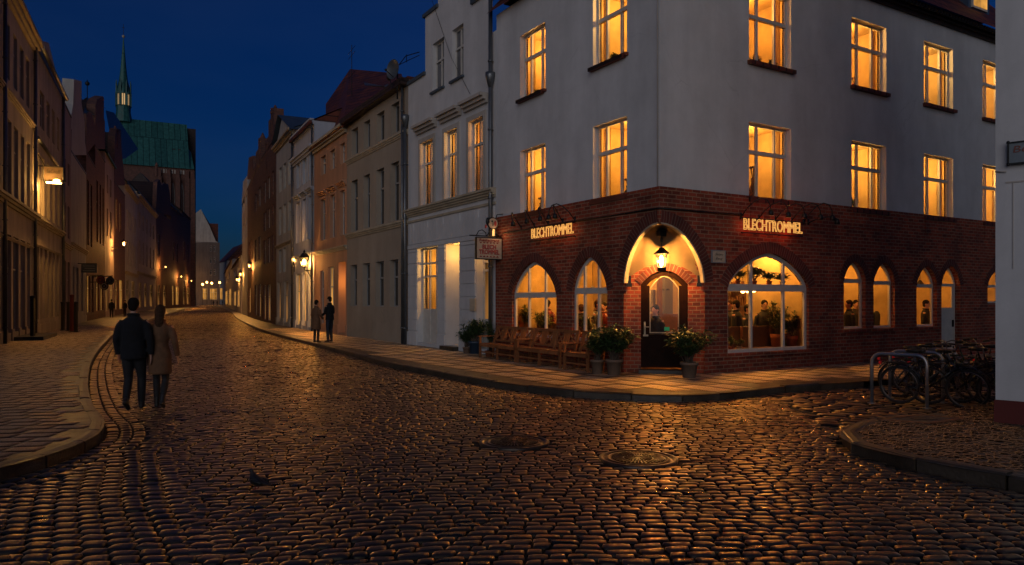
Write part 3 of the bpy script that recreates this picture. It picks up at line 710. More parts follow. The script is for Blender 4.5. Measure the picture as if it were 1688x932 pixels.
# ---- interior of the restaurant (one L-shaped room seen through glass)
m = MB(); zc_ = zb - .75; x0, y0, x1, y1 = .17, .17, 15.0, LL - .1
m.poly([(x0, y1, .05), (6, y1, .05), (6, y1, zc_), (x0, y1, zc_)]); m.poly([(3.6, y1, .05), (3.6, 3.6, .05), (3.6, 3.6, zc_), (3.6, y1, zc_)]); m.poly([(3.6, 3.6, .05), (x1, 3.6, .05), (x1, 3.6, zc_), (3.6, 3.6, zc_)])
m.poly([(x1, y0, .05), (x1, 3.6, .05), (x1, 3.6, zc_), (x1, y0, zc_)]); ca, cb2 = sr + .12, LL - sc + .12
m.poly([(ca, .02, zc_), (x1, .02, zc_), (x1, 3.7, zc_), (.02, 3.7, zc_), (.02, cb2, zc_)]); m.poly([(.02, 3.7, zc_), (3.7, 3.7, zc_), (3.7, y1, zc_), (.02, y1, zc_)])
m.m = 1; m.poly([(ca, .02, .06), (x1, .02, .06), (x1, 3.7, .06), (.02, 3.7, .06), (.02, cb2, .06)]); m.poly([(.02, 3.7, .06), (3.7, 3.7, .06), (3.7, y1, .06), (.02, y1, .06)])
# dado, door cases, pillars
m.box(3.61, x1, 3.52, 3.598, .06, 1.15); m.box(3.52, 3.598, 3.6, y1, .06, 1.15); m.box(6.2, 7.1, 3.53, 3.597, .06, 2.2); m.box(9.4, 10.2, 3.53, 3.597, .06, 2.2)
m.m = 2
for x, y in ((2.3, 2.3), (5.8, 2.2), (8.6, 2.2)): m.box(x, x + .28, y, y + .28, .06, zc_ - .02)
for x in (4.4, 5.3, 7.6, 8.3, 11, 12): m.box(x, x + .55, 3.50, 3.596, 1.45, 1.95)
for y in (4.1, 5.2, 6.1): m.box(3.5, 3.596, y, y + .55, 1.45, 2.0)
m.m = 2
# dark wooden draught lobby behind the entrance door
m.m = 1
for (xa, ya, xb, yb) in ((1.15, 3.0, 3.0, 1.15),): m.poly([(xa, ya, .06), (xb, yb, .06), (xb, yb, 1.35), (xa, ya, 1.35)])
for k in (.3, .45, .75): x_, y_ = 1.15 + 1.85 * k, 3.0 - 1.85 * k; m.box(x_, x_ + .1, y_, y_ + .1, 1.35, 2.9)
m.box(big['s0'] - .3, big['s1'] + .2, .98, 1.06, .06, 1.02); m.box(big['s0'] - .3, big['s1'] + .2, .70, .98, .06, .48)
for o_ in (W1, W2): m.box(.95, 1.03, LL - o_['s1'] - .2, LL - o_['s0'] + .2, .06, 1.0)
m.m = 2
m.box(4.3, 6.6, 3.2, 3.5, .9, 1.0); m.box(4.3, 6.6, 3.25, 3.5, 1.5, 1.53); m.box(4.3, 6.6, 3.25, 3.5, 1.95, 1.98)
m.m = 1
for i in range(40): x = 4.35 + i * .056; m.box(x, x + .035, 3.3, 3.4, 1.53 + .45 * (i % 2), 1.53 + .45 * (i % 2) + random.uniform(.18, .3))
m.m = 0
for x in (big['s1'] + .25, sm[1]['s1'] + .5): m.box(x, x + .1, .2, 2.2, .06, zc_ - .02)
part('dining_room', m, [M['room'], M['roomwood'], M['darkplaster']], root)
LT = [(1.6, 1.6, 62), (4.7, 1.3, 62), (5.6, 2.7, 50), (7.9, 1.2, 50), (8.7, 2.6, 40), (10.6, 1.5, 46), (12.9, 1.6, 40), (1.5, 3.4, 55), (1.4, 5.4, 55), (2.7, 4.5, 40)]
for x, y, e in LT: point('dining_room_light', (x, y, zc_ - .45), e * 2.2, (1, .44, .085), .1, root)
WC = lambda x, y, z=0: Vector((C.x + uR.x * x + uL.x * y, C.y + uR.y * x + uL.y * y, z))
RZ = math.atan2(uR.y, uR.x)
# pendants
def pendant(loc, zc, label, drop=.8):
    t = thing('pendant_lamp', label, 'pendant lamp', loc, 0, 'pendant lamps in the dining room')
    q = MB(); q.tube([(0, 0, .1), (0, 0, drop)], .008, 6); part('cord', q, M['iron'], t)
    q = MB(); q.lathe([(.03, .14), (.10, .04), (.13, .0)], 14, cap=False); part('lamp_shade', q, M['iron'], t)
    q = MB(); q.ball((0, 0, .0), .07, n=10, m=6); part('bulb', q, M['bulb2'], t)
pend = [(4.2, 1.0, 'lamp nearest the left edge of the large arched window'), (5.0, 1.9, 'lamp behind the middle pane of the large arched window'), (5.9, 1.1, 'lamp near the right pane of the large arched window'),
        (9.3, 1.2, 'lamp in the narrow arched window nearest the large one'), (10.5, 1.1, 'lamp in the second narrow arched window'), (12.2, 1.2, 'lamp in the third narrow arched window'),
        (1.2, 5.3, 'lamp in the arched window beside the hanging sign'), (1.0, 2.6, 'lamp in the arched window left of the entrance'), (1.7, 3.6, 'lamp deep behind the arched window left of the entrance')]
pend += [(4.0, 2.3, 'lamp deep behind the left pane of the large arched window'), (5.6, 2.6, 'lamp deep between the plants of the large arched window'), (6.6, 2.0, 'lamp deep behind the right edge of the large arched window'),
         (1.9, 4.9, 'lamp deep beyond the window beside the hanging sign'), (2.4, 2.4, 'lamp seen through the entrance door glass'), (9.8, 2.4, 'lamp deep between the first two narrow windows')]
for x, y, lb in pend:
    z = 1.97 if x < 9 else 2.2
    pendant(WC(x, y, z), zc_, 'small dark pendant ' + lb, zc_ - z)
# ================================================================== camera, sky, light
cam = bpy.data.cameras.new('camera'); co = bpy.data.objects.new('camera', cam); COL.objects.link(co); SC.camera = co
co.location = (0, 0, H); co.rotation_euler = (math.pi / 2, 0, 0); cam.sensor_width = 36; cam.lens = 36 * F / 1688; cam.shift_y = (HY - 466) / 1688
cam.clip_start = .05; cam.clip_end = 3000
W = bpy.data.worlds.new('World'); SC.world = W; W.use_nodes = True; nt = W.node_tree; nt.nodes.clear()
sky = nt.nodes.new('ShaderNodeTexSky'); sky.sky_type = 'NISHITA'; sky.sun_disc = False
SUN_EL, SUN_AZ = R(3.0), R(198)
sky.sun_elevation = SUN_EL; sky.sun_rotation = SUN_AZ; sky.air_density = 1.0; sky.dust_density = 1.0; sky.ozone_density = 8.0
SKYMUL = (1.0, 0.76, .80)
mul = nt.nodes.new('ShaderNodeMix'); mul.data_type = 'RGBA'; mul.blend_type = 'MULTIPLY'; mul.inputs[0].default_value = 1; mul.inputs[7].default_value = (*SKYMUL, 1)
nt.links.new(sky.outputs[0], mul.inputs[6])
# faint dusk cloud
wtc = nt.nodes.new('ShaderNodeTexCoord'); wmp = nt.nodes.new('ShaderNodeMapping'); wmp.inputs['Scale'].default_value = (1, 1, 3.2); nt.links.new(wtc.outputs['Generated'], wmp.inputs[0])
wnz = nt.nodes.new('ShaderNodeTexNoise'); wnz.inputs['Scale'].default_value = 2.2; wnz.inputs['Detail'].default_value = 5; nt.links.new(wmp.outputs[0], wnz.inputs['Vector'])
wmr = nt.nodes.new('ShaderNodeMapRange'); wmr.inputs[1].default_value = .35; wmr.inputs[2].default_value = .70; wmr.inputs[3].default_value = .03; wmr.inputs[4].default_value = .13; nt.links.new(wnz.outputs[0], wmr.inputs[0])
wadd = nt.nodes.new('ShaderNodeMix'); wadd.data_type = 'RGBA'; wadd.blend_type = 'ADD'; wadd.inputs[0].default_value = 1; nt.links.new(mul.outputs[2], wadd.inputs[6])
wcol = nt.nodes.new('ShaderNodeMix'); wcol.data_type = 'RGBA'; wcol.blend_type = 'MULTIPLY'; wcol.inputs[0].default_value = 1; wcol.inputs[6].default_value = (.55, .75, 1.1, 1); nt.links.new(wmr.outputs[0], wcol.inputs[7]); nt.links.new(wcol.outputs[2], wadd.inputs[7])
bg = nt.nodes.new('ShaderNodeBackground'); nt.links.new(wadd.outputs[2], bg.inputs[0]); bg.inputs[1].default_value = SKYSTR = .068
wo = nt.nodes.new('ShaderNodeOutputWorld'); nt.links.new(bg.outputs[0], wo.inputs[0])
# afterglow of the set sun, from behind the viewer: a very soft, weak sun lamp
sl = bpy.data.lights.new('sun', 'SUN'); sl.energy = .66; sl.angle = R(60); sl.color = (1.0, .96, .93)
so = bpy.data.objects.new('sun', sl); COL.objects.link(so); so.location = (0, -20, 30)
so.rotation_euler = Vector((.15, .93, -.17)).to_track_quat('-Z', 'Y').to_euler()
SC.view_settings.view_transform = 'Standard'; SC.view_settings.look = 'None'; SC.view_settings.exposure = 0
SC.cycles.use_denoising = True; SC.cycles.max_bounces = 6; SC.cycles.diffuse_bounces = 3; SC.cycles.glossy_bounces = 3; SC.cycles.transparent_max_bounces = 12
SC.cycles.sample_clamp_indirect = 3.0; SC.cycles.sample_clamp_direct = 0; SC.cycles.caustics_reflective = False; SC.cycles.caustics_refractive = False
try: SC.cycles.use_light_tree = True
except Exception: pass

# ================================================================== ground
def smooth_line(P, per=8):
    P = [Vector((a, b)) for a, b in P]; out = []
    for i in range(len(P) - 1):
        p0, p1, p2, p3 = P[max(i - 1, 0)], P[i], P[i + 1], P[min(i + 2, len(P) - 1)]
        n = max(2, min(per, int((p2 - p1).length / .25)))
        for k in range(n):
            t = k / n; out.append(.5 * ((2 * p1) + (p2 - p0) * t + (2 * p0 - 5 * p1 + 4 * p2 - p3) * t * t + (3 * p1 - p0 - 3 * p2 + p3) * t ** 3))
    out.append(P[-1]); return out
def gk(px, py): q = ground(px, py, -.0); return (q.x, q.y)
KL = [gk(*p) for p in ((-220, 812), (-100, 790), (0, 771), (48, 759), (97, 744), (145, 725), (168, 709), (171, 690), (152, 664), (145, 625), (152, 592), (171, 567), (196, 545.5), (240, 529), (276, 517.8), (305, 508.6), (330, 503.2))]
KR = [gk(*p) for p in ((1425, 629), (1300, 637), (1200, 647.5), (1120, 651.5), (1000, 648), (900, 640), (800, 626.5), (693, 607.5), (637, 597.5), (596, 585.8), (548, 573.5), (500, 561.5), (455, 550), (425, 541), (405, 532), (388, 522), (380, 514), (366, 508), (352, 503.5))]
KI = [gk(*p) for p in ((1790, 810), (1688, 789), (1562, 768), (1463, 747), (1404, 731), (1385, 719), (1390, 707), (1414, 695.5), (1463, 685), (1530, 683))]
KLs, KRs, KIs = smooth_line(KL), smooth_line(KR), smooth_line(KI)
def flat(name, pts, z, mat_, thick=.0):
    m = MB(); tri = tessellate_polygon([[Vector((p[0], p[1], 0)) for p in pts]]); f = [m.p(p[0], p[1], z) for p in pts]
    for t in tri:
        a, b, c = [Vector(m.v[f[i]]) for i in t]
        m.face([f[i] for i in (t if (b - a).cross(c - a).z > 0 else t[::-1])])
    o = part(name, m, mat_); tag(o, kind='structure'); return o
m = MB(); m.poly([(-900, -60, -.22), (900, -60, -.22), (900, 1400, -.22), (-900, 1400, -.22)]); tag(part('ground', m, M['earth']), kind='structure')
swL = [tuple(p) for p in KLs] + [(-125, 262), (-150, 262), (-70, 60), (-60, 1), (-9, 1)]
cR = Vector((C.x, C.y)); far_r = KRs[-1]
swR = [tuple(p) for p in KRs] + [(far_r.x + 8, far_r.y + 5), tuple(g2(395, 512) + Vector((12, 0))), tuple(g2(484, 541) + Vector((6, 3))), (-1, 30), (12, 26), (30, 32), tuple(cR + uR * 16 + Vector((.3, -1.0)))]
def kb(a, b, t): return (a[0] + (b[0] - a[0]) * t, a[1] + (b[1] - a[1]) * t)
q0 = KRs[0]; swR = swR[:-1] + [(q0.x + 8 * uR.x, q0.y + 8 * uR.y)]
swI = [tuple(p) for p in KIs] + [(16, 18), (18, 4)]
flat('pavement', swL, 0.0, M['slabL']); flat('pavement', swR, 0.0, M['slabR']); flat('pavement', swI, 0.0, M['gravel'])
def kerb(name, line, w=.18, side=1, z=.012, l=(.5, .85), maxd=150):
    m = MB(); acc = 0; pts = [line[0]]; i = 0; cur = line[0]; seg = 0; rest = random.uniform(*l); out = []
    P = line; pos = P[0]; idx = 0
    while idx < len(P) - 1:
        a = pos; need = rest * (1 + a.y / 25)
        chain = [a]
        while idx < len(P) - 1 and need > 0:
            d = (P[idx + 1] - pos).length
            if d > need: pos = pos + (P[idx + 1] - pos) * (need / d); need = 0
            else: need -= d; idx += 1; pos = P[idx]
        b = pos
        if (b - a).length > .05: out.append((a, b))
        rest = random.uniform(*l)
    for a, b in out:
        t = (b - a).normalized(); n = Vector((-t.y, t.x)) * side; g = .015
        a2 = a + t * g; b2 = b - t * g; h = z + random.uniform(-.011, .009); e = .028
        def q(p, o, zz_): return (p.x + n.x * o, p.y + n.y * o, zz_)
        v = [m.p(*q(p, o, zz_)) for p in (a2, b2) for o, zz_ in ((0, -.16), (0, h - e), (e, h - .004), (w * .5, h + .004), (w - e, h), (w, h - e), (w, -.16))]
        for k in range(6): m.face((v[k], v[k + 1], v[7 + k + 1], v[7 + k]))
        m.face(v[0:7]); m.face(v[7:14][::-1])
    tag(part(name, m, M['kerb']), kind='structure')
kerb('kerb', KLs, side=1); kerb('kerb', KRs, w=.18, side=-1); kerb('kerb', KIs, w=.18, side=-1)

# ---- cobblestones, laid stone by stone
def inpoly(P, poly):
    x, y = P[:, 0], P[:, 1]; ins = np.zeros(len(P), bool); n = len(poly)
    for i in range(n):
        x1, y1 = poly[i]; x2, y2 = poly[(i + 1) % n]
        c = ((y1 > y) != (y2 > y)); xi = (x2 - x1) * (y - y1) / ((y2 - y1) if abs(y2 - y1) > 1e-9 else 1e-9) + x1
        ins ^= c & (x < xi)
    return ins
MH = [g2(848, 728.5), g2(1052, 755.5)]
MH = [ground(848, 728.5, ROADZ), ground(1052, 755.5, ROADZ)]
def dist_line(P, line):
    best = np.full(len(P), 1e9)
    for a, b in zip(line, line[1:]):
        A = np.array(a); D = np.array(b) - A; L2 = max((D ** 2).sum(), 1e-9)
        t = np.clip(((P - A) @ D) / L2, 0, 1); best = np.minimum(best, np.hypot(*(P - (A + t[:, None] * D)).T))
    return best
def mask_road(P, mg=0.0):
    k = ~(inpoly(P, swL) | inpoly(P, swR) | inpoly(P, swI))
    k &= (np.abs(P[:, 0]) < P[:, 1] * .70 + 2.2) & (P[:, 1] > 2.4)
    k &= P[:, 0] < 24
    for c in MH: k &= np.hypot(P[:, 0] - c.x, P[:, 1] - c.y) > .50
    return k
TX = np.array([-1, -.90, -.5, .5, .90, 1.0]); TY = np.array([-1, -.86, -.5, .5, .86, 1.0])
TXf = np.array([-1, -.86, .86, 1.0]); TYf = np.array([-1, -.84, .84, 1.0])
def stone_mesh(name, P, ang, w, l, warp, fine=True, hgt=.014, zb=None, mat_='cobble', jit=1.0, tilt=1.0):
    n = len(P)
    if n == 0: return
    tx, ty = (TX, TY) if fine else (TXf, TYf)
    gx, gy = np.meshgrid(tx, ty); gx = gx.ravel(); gy = gy.ravel(); nv = len(gx); nx, ny = len(tx), len(ty)
    X = gx[None, :] * np.ones((n, 1)); Yv = gy[None, :] * np.ones((n, 1))
    rnd = np.sqrt(1 - .16 * jit * gy ** 2)[None, :]; rnd2 = np.sqrt(1 - .13 * jit * gx ** 2)[None, :]
    j = rng.normal(0, 1, (n, 8)); j[:, :4] *= jit; j[:, 4:] *= tilt; zb = ROADZ - .025 if zb is None else zb
    X2 = X * rnd + j[:, 0:1] * .09 * Yv + j[:, 1:2] * .05 * Yv * X; Y2 = Yv * rnd2 + j[:, 2:3] * .07 * X + j[:, 3:4] * .05 * X * Yv
    e = 1 - .9 * np.abs(gx) ** 9; f_ = 1 - .9 * np.abs(gy) ** 7
    Z = hgt * (np.minimum(e, 1) * f_)[None, :] ** .7 + (j[:, 4:5] * .0013 * X + j[:, 5:6] * .0016 * Yv) + j[:, 6:7] * .0035
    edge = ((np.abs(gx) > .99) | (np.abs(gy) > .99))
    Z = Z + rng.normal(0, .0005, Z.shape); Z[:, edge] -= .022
    lx = X2 * (w / 2)[:, None]; ly = Y2 * (l / 2)[:, None]
    c, s_ = np.cos(ang)[:, None], np.sin(ang)[:, None]
    wx = P[:, 0:1] + lx * c - ly * s_; wy = P[:, 1:2] + lx * s_ + ly * c
    if warp: wx, wy = warp(wx, wy)
    co_ = np.stack([wx, wy, zb + Z], -1).reshape(-1, 3)
    q = np.array([[a + b * nx, a + 1 + b * nx, a + 1 + (b + 1) * nx, a + (b + 1) * nx] for b in range(ny - 1) for a in range(nx - 1)])
    faces = (q[None] + (np.arange(n) * nv)[:, None, None]).reshape(-1, 4)
    me = bpy.data.meshes.new(name); me.vertices.add(len(co_)); me.vertices.foreach_set('co', co_.ravel())
    me.loops.add(faces.size); me.loops.foreach_set('vertex_index', faces.ravel()); me.polygons.add(len(faces))
    me.polygons.foreach_set('loop_start', np.arange(len(faces)) * 4); me.polygons.foreach_set('loop_total', np.full(len(faces), 4))
    me.polygons.foreach_set('use_smooth', np.ones(len(faces), bool)); me.update(calc_edges=True)
    edge2 = edge | (np.abs(gx) > .97) | (np.abs(gy) > .97); dv = np.tile(edge2.astype(np.float32), n); ad = me.attributes.new('dirt_shade', 'FLOAT', 'POINT'); ad.data.foreach_set('value', dv)  # stone rims: joint dirt, plus painted shade that dulls the sunlit edges
    at = me.attributes.new('tone', 'FLOAT', 'POINT'); at.data.foreach_set('value', np.repeat(rng.random(n), nv).astype(np.float32))
    me.materials.append(M[mat_]); o = bpy.data.objects.new(name, me); COL.objects.link(o); tag(o, kind='structure'); return o
# wet stone
mm = bpy.data.materials.new('wet_cobble_stone'); nt2, nn, ll = nodes(mm)
ta = N(nt2, 'ShaderNodeAttribute', attribute_name='tone'); tcc = N(nt2, 'ShaderNodeTexCoord')
cr = N(nt2, 'ShaderNodeValToRGB'); ll.new(ta.outputs['Fac'], cr.inputs[0])
cr.color_ramp.elements[0].color = (.008, .007, .008, 1); cr.color_ramp.elements[1].color = (.030, .024, .023, 1)
e_ = cr.color_ramp.elements.new(.5); e_.color = (.012, .011, .013, 1)
nz1 = N(nt2, 'ShaderNodeTexNoise', i_Scale=45.0, i_Detail=6.0, i_Roughness=.7); ll.new(tcc.outputs['Object'], nz1.inputs['Vector'])
nz2 = N(nt2, 'ShaderNodeTexNoise', i_Scale=.45, i_Detail=3.0); ll.new(tcc.outputs['Object'], nz2.inputs['Vector'])
mxx = N(nt2, 'ShaderNodeMix', data_type='RGBA', blend_type='MULTIPLY'); mxx.inputs[0].default_value = .7; ll.new(cr.outputs[0], mxx.inputs[6])
mr1 = N(nt2, 'ShaderNodeMapRange', i_1=.3, i_2=.7, i_3=.45, i_4=1.3); ll.new(nz1.outputs[0], mr1.inputs[0]); ll.new(mr1.outputs[0], mxx.inputs[7])
bs = N(nt2, 'ShaderNodeBsdfPrincipled'); ll.new(mxx.outputs[2], bs.inputs['Base Color'])
ad_ = N(nt2, 'ShaderNodeMath', operation='MULTIPLY_ADD'); ll.new(nz2.outputs[0], ad_.inputs[0]); ad_.inputs[1].default_value = .16
mr2 = N(nt2, 'ShaderNodeMapRange', i_1=0, i_2=1, i_3=.19, i_4=.31); ll.new(ta.outputs['Fac'], mr2.inputs[0]); ll.new(mr2.outputs[0], ad_.inputs[2])
ll.new(ad_.outputs[0], bs.inputs['Roughness']); bs.inputs['Specular IOR Level'].default_value = 1.0
bp2 = N(nt2, 'ShaderNodeBump', i_Strength=.35, i_Distance=.003); ll.new(nz1.outputs[0], bp2.inputs['Height']); ll.new(bp2.outputs[0], bs.inputs['Normal'])
# water film over the stone; warm reflected light is put into its gloss colour
gl_ = N(nt2, 'ShaderNodeBsdfGlossy'); gl_.inputs[0].default_value = (1.0, .80, .58, 1); ll.new(ad_.outputs[0], gl_.inputs['Roughness']); ll.new(bp2.outputs[0], gl_.inputs['Normal'])
fr_ = N(nt2, 'ShaderNodeFresnel', i_IOR=1.95); ll.new(bp2.outputs[0], fr_.inputs['Normal']); mxs = N(nt2, 'ShaderNodeMixShader')
td_ = N(nt2, 'ShaderNodeAttribute', attribute_name='dirt_shade'); inv_ = N(nt2, 'ShaderNodeMapRange', i_1=0, i_2=.8, i_3=1, i_4=.08); ll.new(td_.outputs['Fac'], inv_.inputs[0])
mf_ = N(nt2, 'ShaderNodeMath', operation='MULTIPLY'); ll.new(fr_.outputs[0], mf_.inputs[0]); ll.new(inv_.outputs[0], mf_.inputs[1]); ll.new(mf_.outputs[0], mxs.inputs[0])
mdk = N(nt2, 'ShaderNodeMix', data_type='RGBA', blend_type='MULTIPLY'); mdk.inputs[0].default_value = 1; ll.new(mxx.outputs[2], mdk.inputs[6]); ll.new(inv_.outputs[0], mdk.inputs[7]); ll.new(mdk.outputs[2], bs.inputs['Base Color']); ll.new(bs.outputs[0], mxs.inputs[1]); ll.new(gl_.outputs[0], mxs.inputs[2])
bs.inputs['Specular IOR Level'].default_value = 0.0
ob_ = N(nt2, 'ShaderNodeOutputMaterial'); ll.new(mxs.outputs[0], ob_.inputs[0]); M['cobble'] = mm
sl_m = mm.copy(); sl_m.name = 'worn_stone_slab'; M['slab'] = sl_m
for n_ in sl_m.node_tree.nodes:
    if n_.type == 'FRESNEL': n_.inputs[0].default_value = 1.28
for n_ in sl_m.node_tree.nodes:
    if n_.type == 'VALTORGB': n_.color_ramp.elements[0].color = (.012, .009, .006, 1); n_.color_ramp.elements[1].color = (.019, .0135, .008, 1); n_.color_ramp.elements[2].color = (.036, .025, .015, 1)
    if n_.type == 'MAP_RANGE' and abs(n_.inputs[4].default_value - .31) < 1e-4: n_.inputs[3].default_value = .40; n_.inputs[4].default_value = .66
    if n_.type == 'TEX_NOISE' and n_.inputs['Scale'].default_value > 40: n_.inputs['Scale'].default_value = 95
    if n_.type == 'MAP_RANGE' and abs(n_.inputs[3].default_value - .45) < 1e-4: n_.inputs[3].default_value = .15; n_.inputs[4].default_value = 1.9
    if n_.type == 'BUMP': n_.inputs[0].default_value = .8; n_.inputs[1].default_value = .006
flat('road_bed', [(-200, 0), (60, 0), (60, 60), (-40, 330), (-200, 330)], ROADZ - .038, M['mortar'])
def lay(x0, x1, y0, y1, w, l, jw=.36):
    P = []; Wd = []; y = y0; r = 0
    C_ = []
    while y < y1:
        x = x0 + rng.random() * w
        n = int((x1 - x0) / w) + 2
        ww = w * (1 + rng.uniform(-jw, jw, n)); xs = x + np.concatenate([[0], np.cumsum(ww)[:-1]]) + ww / 2
        C_.append(np.stack([xs, np.full(n, y), ww, np.full(n, l * (1 + rng.uniform(-.05, .05)))], -1)); y += l
    return np.concatenate(C_)
def warpA(x, y):
    return x + .05 * np.sin(y * 1.3 + x * .4), y + .16 * np.sin(x * .42 + .5) + .05 * np.sin(x * 1.15 + y * .35) + .02 * np.sin(x * 2.9 + y * 1.7) + .012 * np.sin(x * 7.1 + y * 4.7) + .045 * x
gl0, gl1 = ground(150, 592, ROADZ), ground(345, 940, ROADZ)    # left of this line the stones run in files towards the viewer
def leftzone(P, mg=0.0):
    xb = np.interp(P[:, 1], [2.4, gl1.y, 8.5, 12.0, gl0.y, 60], [-1.55, gl1.x, -3.95, -7.4, gl0.x, -60])
    return P[:, 0] < xb + mg
KLo = [tuple(p) for p in KLs]
kseg = [p for p in KLo if p[1] < 40]
A_ = lay(-30, 26, 2.2, 34, .178, .115)
wx, wy = warpA(A_[:, 0], A_[:, 1]); Pw = np.stack([wx, wy], -1)
k = mask_road(Pw) & ~leftzone(Pw, -.07); dl = dist_line(Pw[k], kseg); kk = np.where(k)[0][dl > .50]
side_ = (Pw[kk][:, 0] > 4.6 + .12 * (Pw[kk][:, 1] - 11)) & (Pw[kk][:, 1] > 10.4); kk = kk[~side_]
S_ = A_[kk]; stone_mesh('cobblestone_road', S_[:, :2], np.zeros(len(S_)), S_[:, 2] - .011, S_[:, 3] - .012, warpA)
print('fine stones', len(S_))
A_ = lay(-80, 10, 34.0, 120, .21, .16); wx, wy = warpA(A_[:, 0], A_[:, 1]); Pw = np.stack([wx, wy], -1); k = mask_road(Pw); S_ = A_[k]
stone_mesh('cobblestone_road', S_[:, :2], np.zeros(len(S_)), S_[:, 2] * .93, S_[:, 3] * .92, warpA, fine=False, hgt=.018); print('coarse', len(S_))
A_ = lay(-160, -30, 120.5, 270, .45, .32); Pw = A_[:, :2]; k = mask_road(Pw); S_ = A_[k]
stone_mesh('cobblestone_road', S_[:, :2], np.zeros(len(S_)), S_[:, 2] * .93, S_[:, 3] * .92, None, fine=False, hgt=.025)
# files of stones on the left, fanning towards the viewer
fd = Vector((gl0.x - gl1.x, gl0.y - gl1.y)).normalized(); fa = math.atan2(fd.y, fd.x) - math.pi / 2
L2_ = lay(-14, 14, -16, 16, .145, .20, .15)         # long side across the file
# file direction = local y ; swap so that stones stack in straight files
B_ = np.stack([L2_[:, 1], L2_[:, 0], L2_[:, 3], L2_[:, 2]], -1)
ca_, sa_ = math.cos(fa * .62), math.sin(fa * .62); cx_, cy_ = -4.5, 8.0
X_ = cx_ + B_[:, 0] - .56 * B_[:, 1]; Y_ = cy_ + B_[:, 1]
def warpB(x, y): return x + .07 * np.sin(y * .7) + .015 * np.sin(y * 3.1 + x), y + .03 * np.sin(x * 2.1)
wx, wy = warpB(X_, Y_); Pw = np.stack([wx, wy], -1)
k = mask_road(Pw) & leftzone(Pw, .05) & (Pw[:, 1] < 33); dl = dist_line(Pw[k], kseg); kk = np.where(k)[0][dl > .50]
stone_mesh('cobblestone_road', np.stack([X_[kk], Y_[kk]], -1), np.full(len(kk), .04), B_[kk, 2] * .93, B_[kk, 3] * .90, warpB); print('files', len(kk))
B2 = lay(-14, 14, -10, 10, .40, .23, .4); ca2, sa2 = math.cos(-.55), math.sin(-.55)
X2_ = 9 + B2[:, 0] * ca2 - B2[:, 1] * sa2; Y2_ = 14 + B2[:, 0] * sa2 + B2[:, 1] * ca2; Pw = np.stack([X2_, Y2_], -1)
k = mask_road(Pw) & (X2_ > 4.6 + .12 * (Y2_ - 11)) & (Y2_ > 10.4)
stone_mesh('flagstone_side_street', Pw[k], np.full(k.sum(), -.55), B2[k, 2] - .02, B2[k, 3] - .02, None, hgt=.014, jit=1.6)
B3 = lay(-2, 12, 3, 14, .085, .08, .2); Pw = B3[:, :2]; k = inpoly(Pw, swI) & (dist_line(Pw, [tuple(p) for p in KIs]) > .24)
k3 = np.where(k)[0]; stone_mesh('mosaic_pavement', B3[k3, :2], np.zeros(len(k3)), B3[k3, 2] - .01, B3[k3, 3] - .01, lambda x, y: (x, y + .05 * np.sin(x * 1.5)), fine=False, hgt=.006, zb=.003, mat_='slab', tilt=1.2); print('mosaic', len(k3))
# gutter courses following the left kerb
def courses(line, side, offs_, w, maxy):
    P = []; An = []
    for o in offs_:
        acc = rng.random() * w; pos = 0
        for a, b in zip(line, line[1:]):
            d = b - a; L = d.length
            if L < 1e-6 or a.y > maxy: continue
            t = d / L; n = Vector((t.y, -t.x)) * side
            while acc < L:
                q = a + t * acc + n * o; P.append((q.x, q.y)); An.append(math.atan2(t.y, t.x)); acc += w
            acc -= L
    return np.array(P), np.array(An)
P_, An = courses(KLs, 1, (.10, .265, .43), .20, 60); k = mask_road(P_)
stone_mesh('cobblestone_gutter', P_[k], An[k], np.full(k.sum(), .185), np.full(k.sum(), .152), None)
# paving slabs, laid one by one on both pavements
def slabs(poly, ang, cx, cy, ext, w, l, ymin, ymax, line):
    S_ = lay(-ext, ext, -ext, ext, w, l, .22); c, s_ = math.cos(ang), math.sin(ang)
    X = cx + S_[:, 0] * c - S_[:, 1] * s_; Y = cy + S_[:, 0] * s_ + S_[:, 1] * c; P = np.stack([X, Y], -1)
    k = inpoly(P, poly) & (Y > ymin) & (Y < ymax) & (np.abs(X) < Y * .72 + 2.5)
    kk = np.where(k)[0]; kk = kk[dist_line(P[kk], line) > .19 + .5 * l]
    stone_mesh('paving_slabs', P[kk], np.full(len(kk), ang), S_[kk, 2] - .009, S_[kk, 3] - .009, None, hgt=.005, zb=.003, mat_='slab', jit=.12, tilt=.35)
    print('slabs', len(kk))
slabs(swL, R(6), -12, 15, 34, .42, .30, 2, 48, [tuple(p) for p in KLs if p.y < 50])
slabs(swR, math.atan2(uL.y, uL.x) + .03, 0, 22, 24, 1.0, .60, 2, 48, [tuple(p) for p in KRs if p.y < 60])
# manhole covers
for i, c in enumerate(MH):
    t = thing('manhole_cover', ['round cast iron manhole cover in the cobbles, the one farther from the viewer', 'round cast iron manhole cover in the cobbles, the nearer and right-hand one'][i], 'manhole cover', (c.x, c.y, ROADZ), 0, 'manhole covers in the road')
    q = MB(); q.lathe([(.44, -.04), (.45, .006), (.405, .008), (.40, -.012), (.36, -.012), (.355, .006), (.325, .006), (.32, -.008)], 48, cap=False); part('frame_ring', q, M['castiron'], t)
    q = MB(); q.lathe([(.318, -.03), (.318, .000), (.001, .002)], 40)
    for k in range(40):
        a = 2 * math.pi * k / 40; b0, b1 = (.18, .305); 
        q.bar((b0 * math.cos(a), b0 * math.sin(a), .006), (b1 * math.cos(a), b1 * math.sin(a), .006), .012, .012)
    for k in range(20):
        a = 2 * math.pi * k / 20; q.bar((.05 * math.cos(a), .05 * math.sin(a), .006), (.16 * math.cos(a), .16 * math.sin(a), .006), .010, .012)
    part('lid', q, M['castiron'], t)
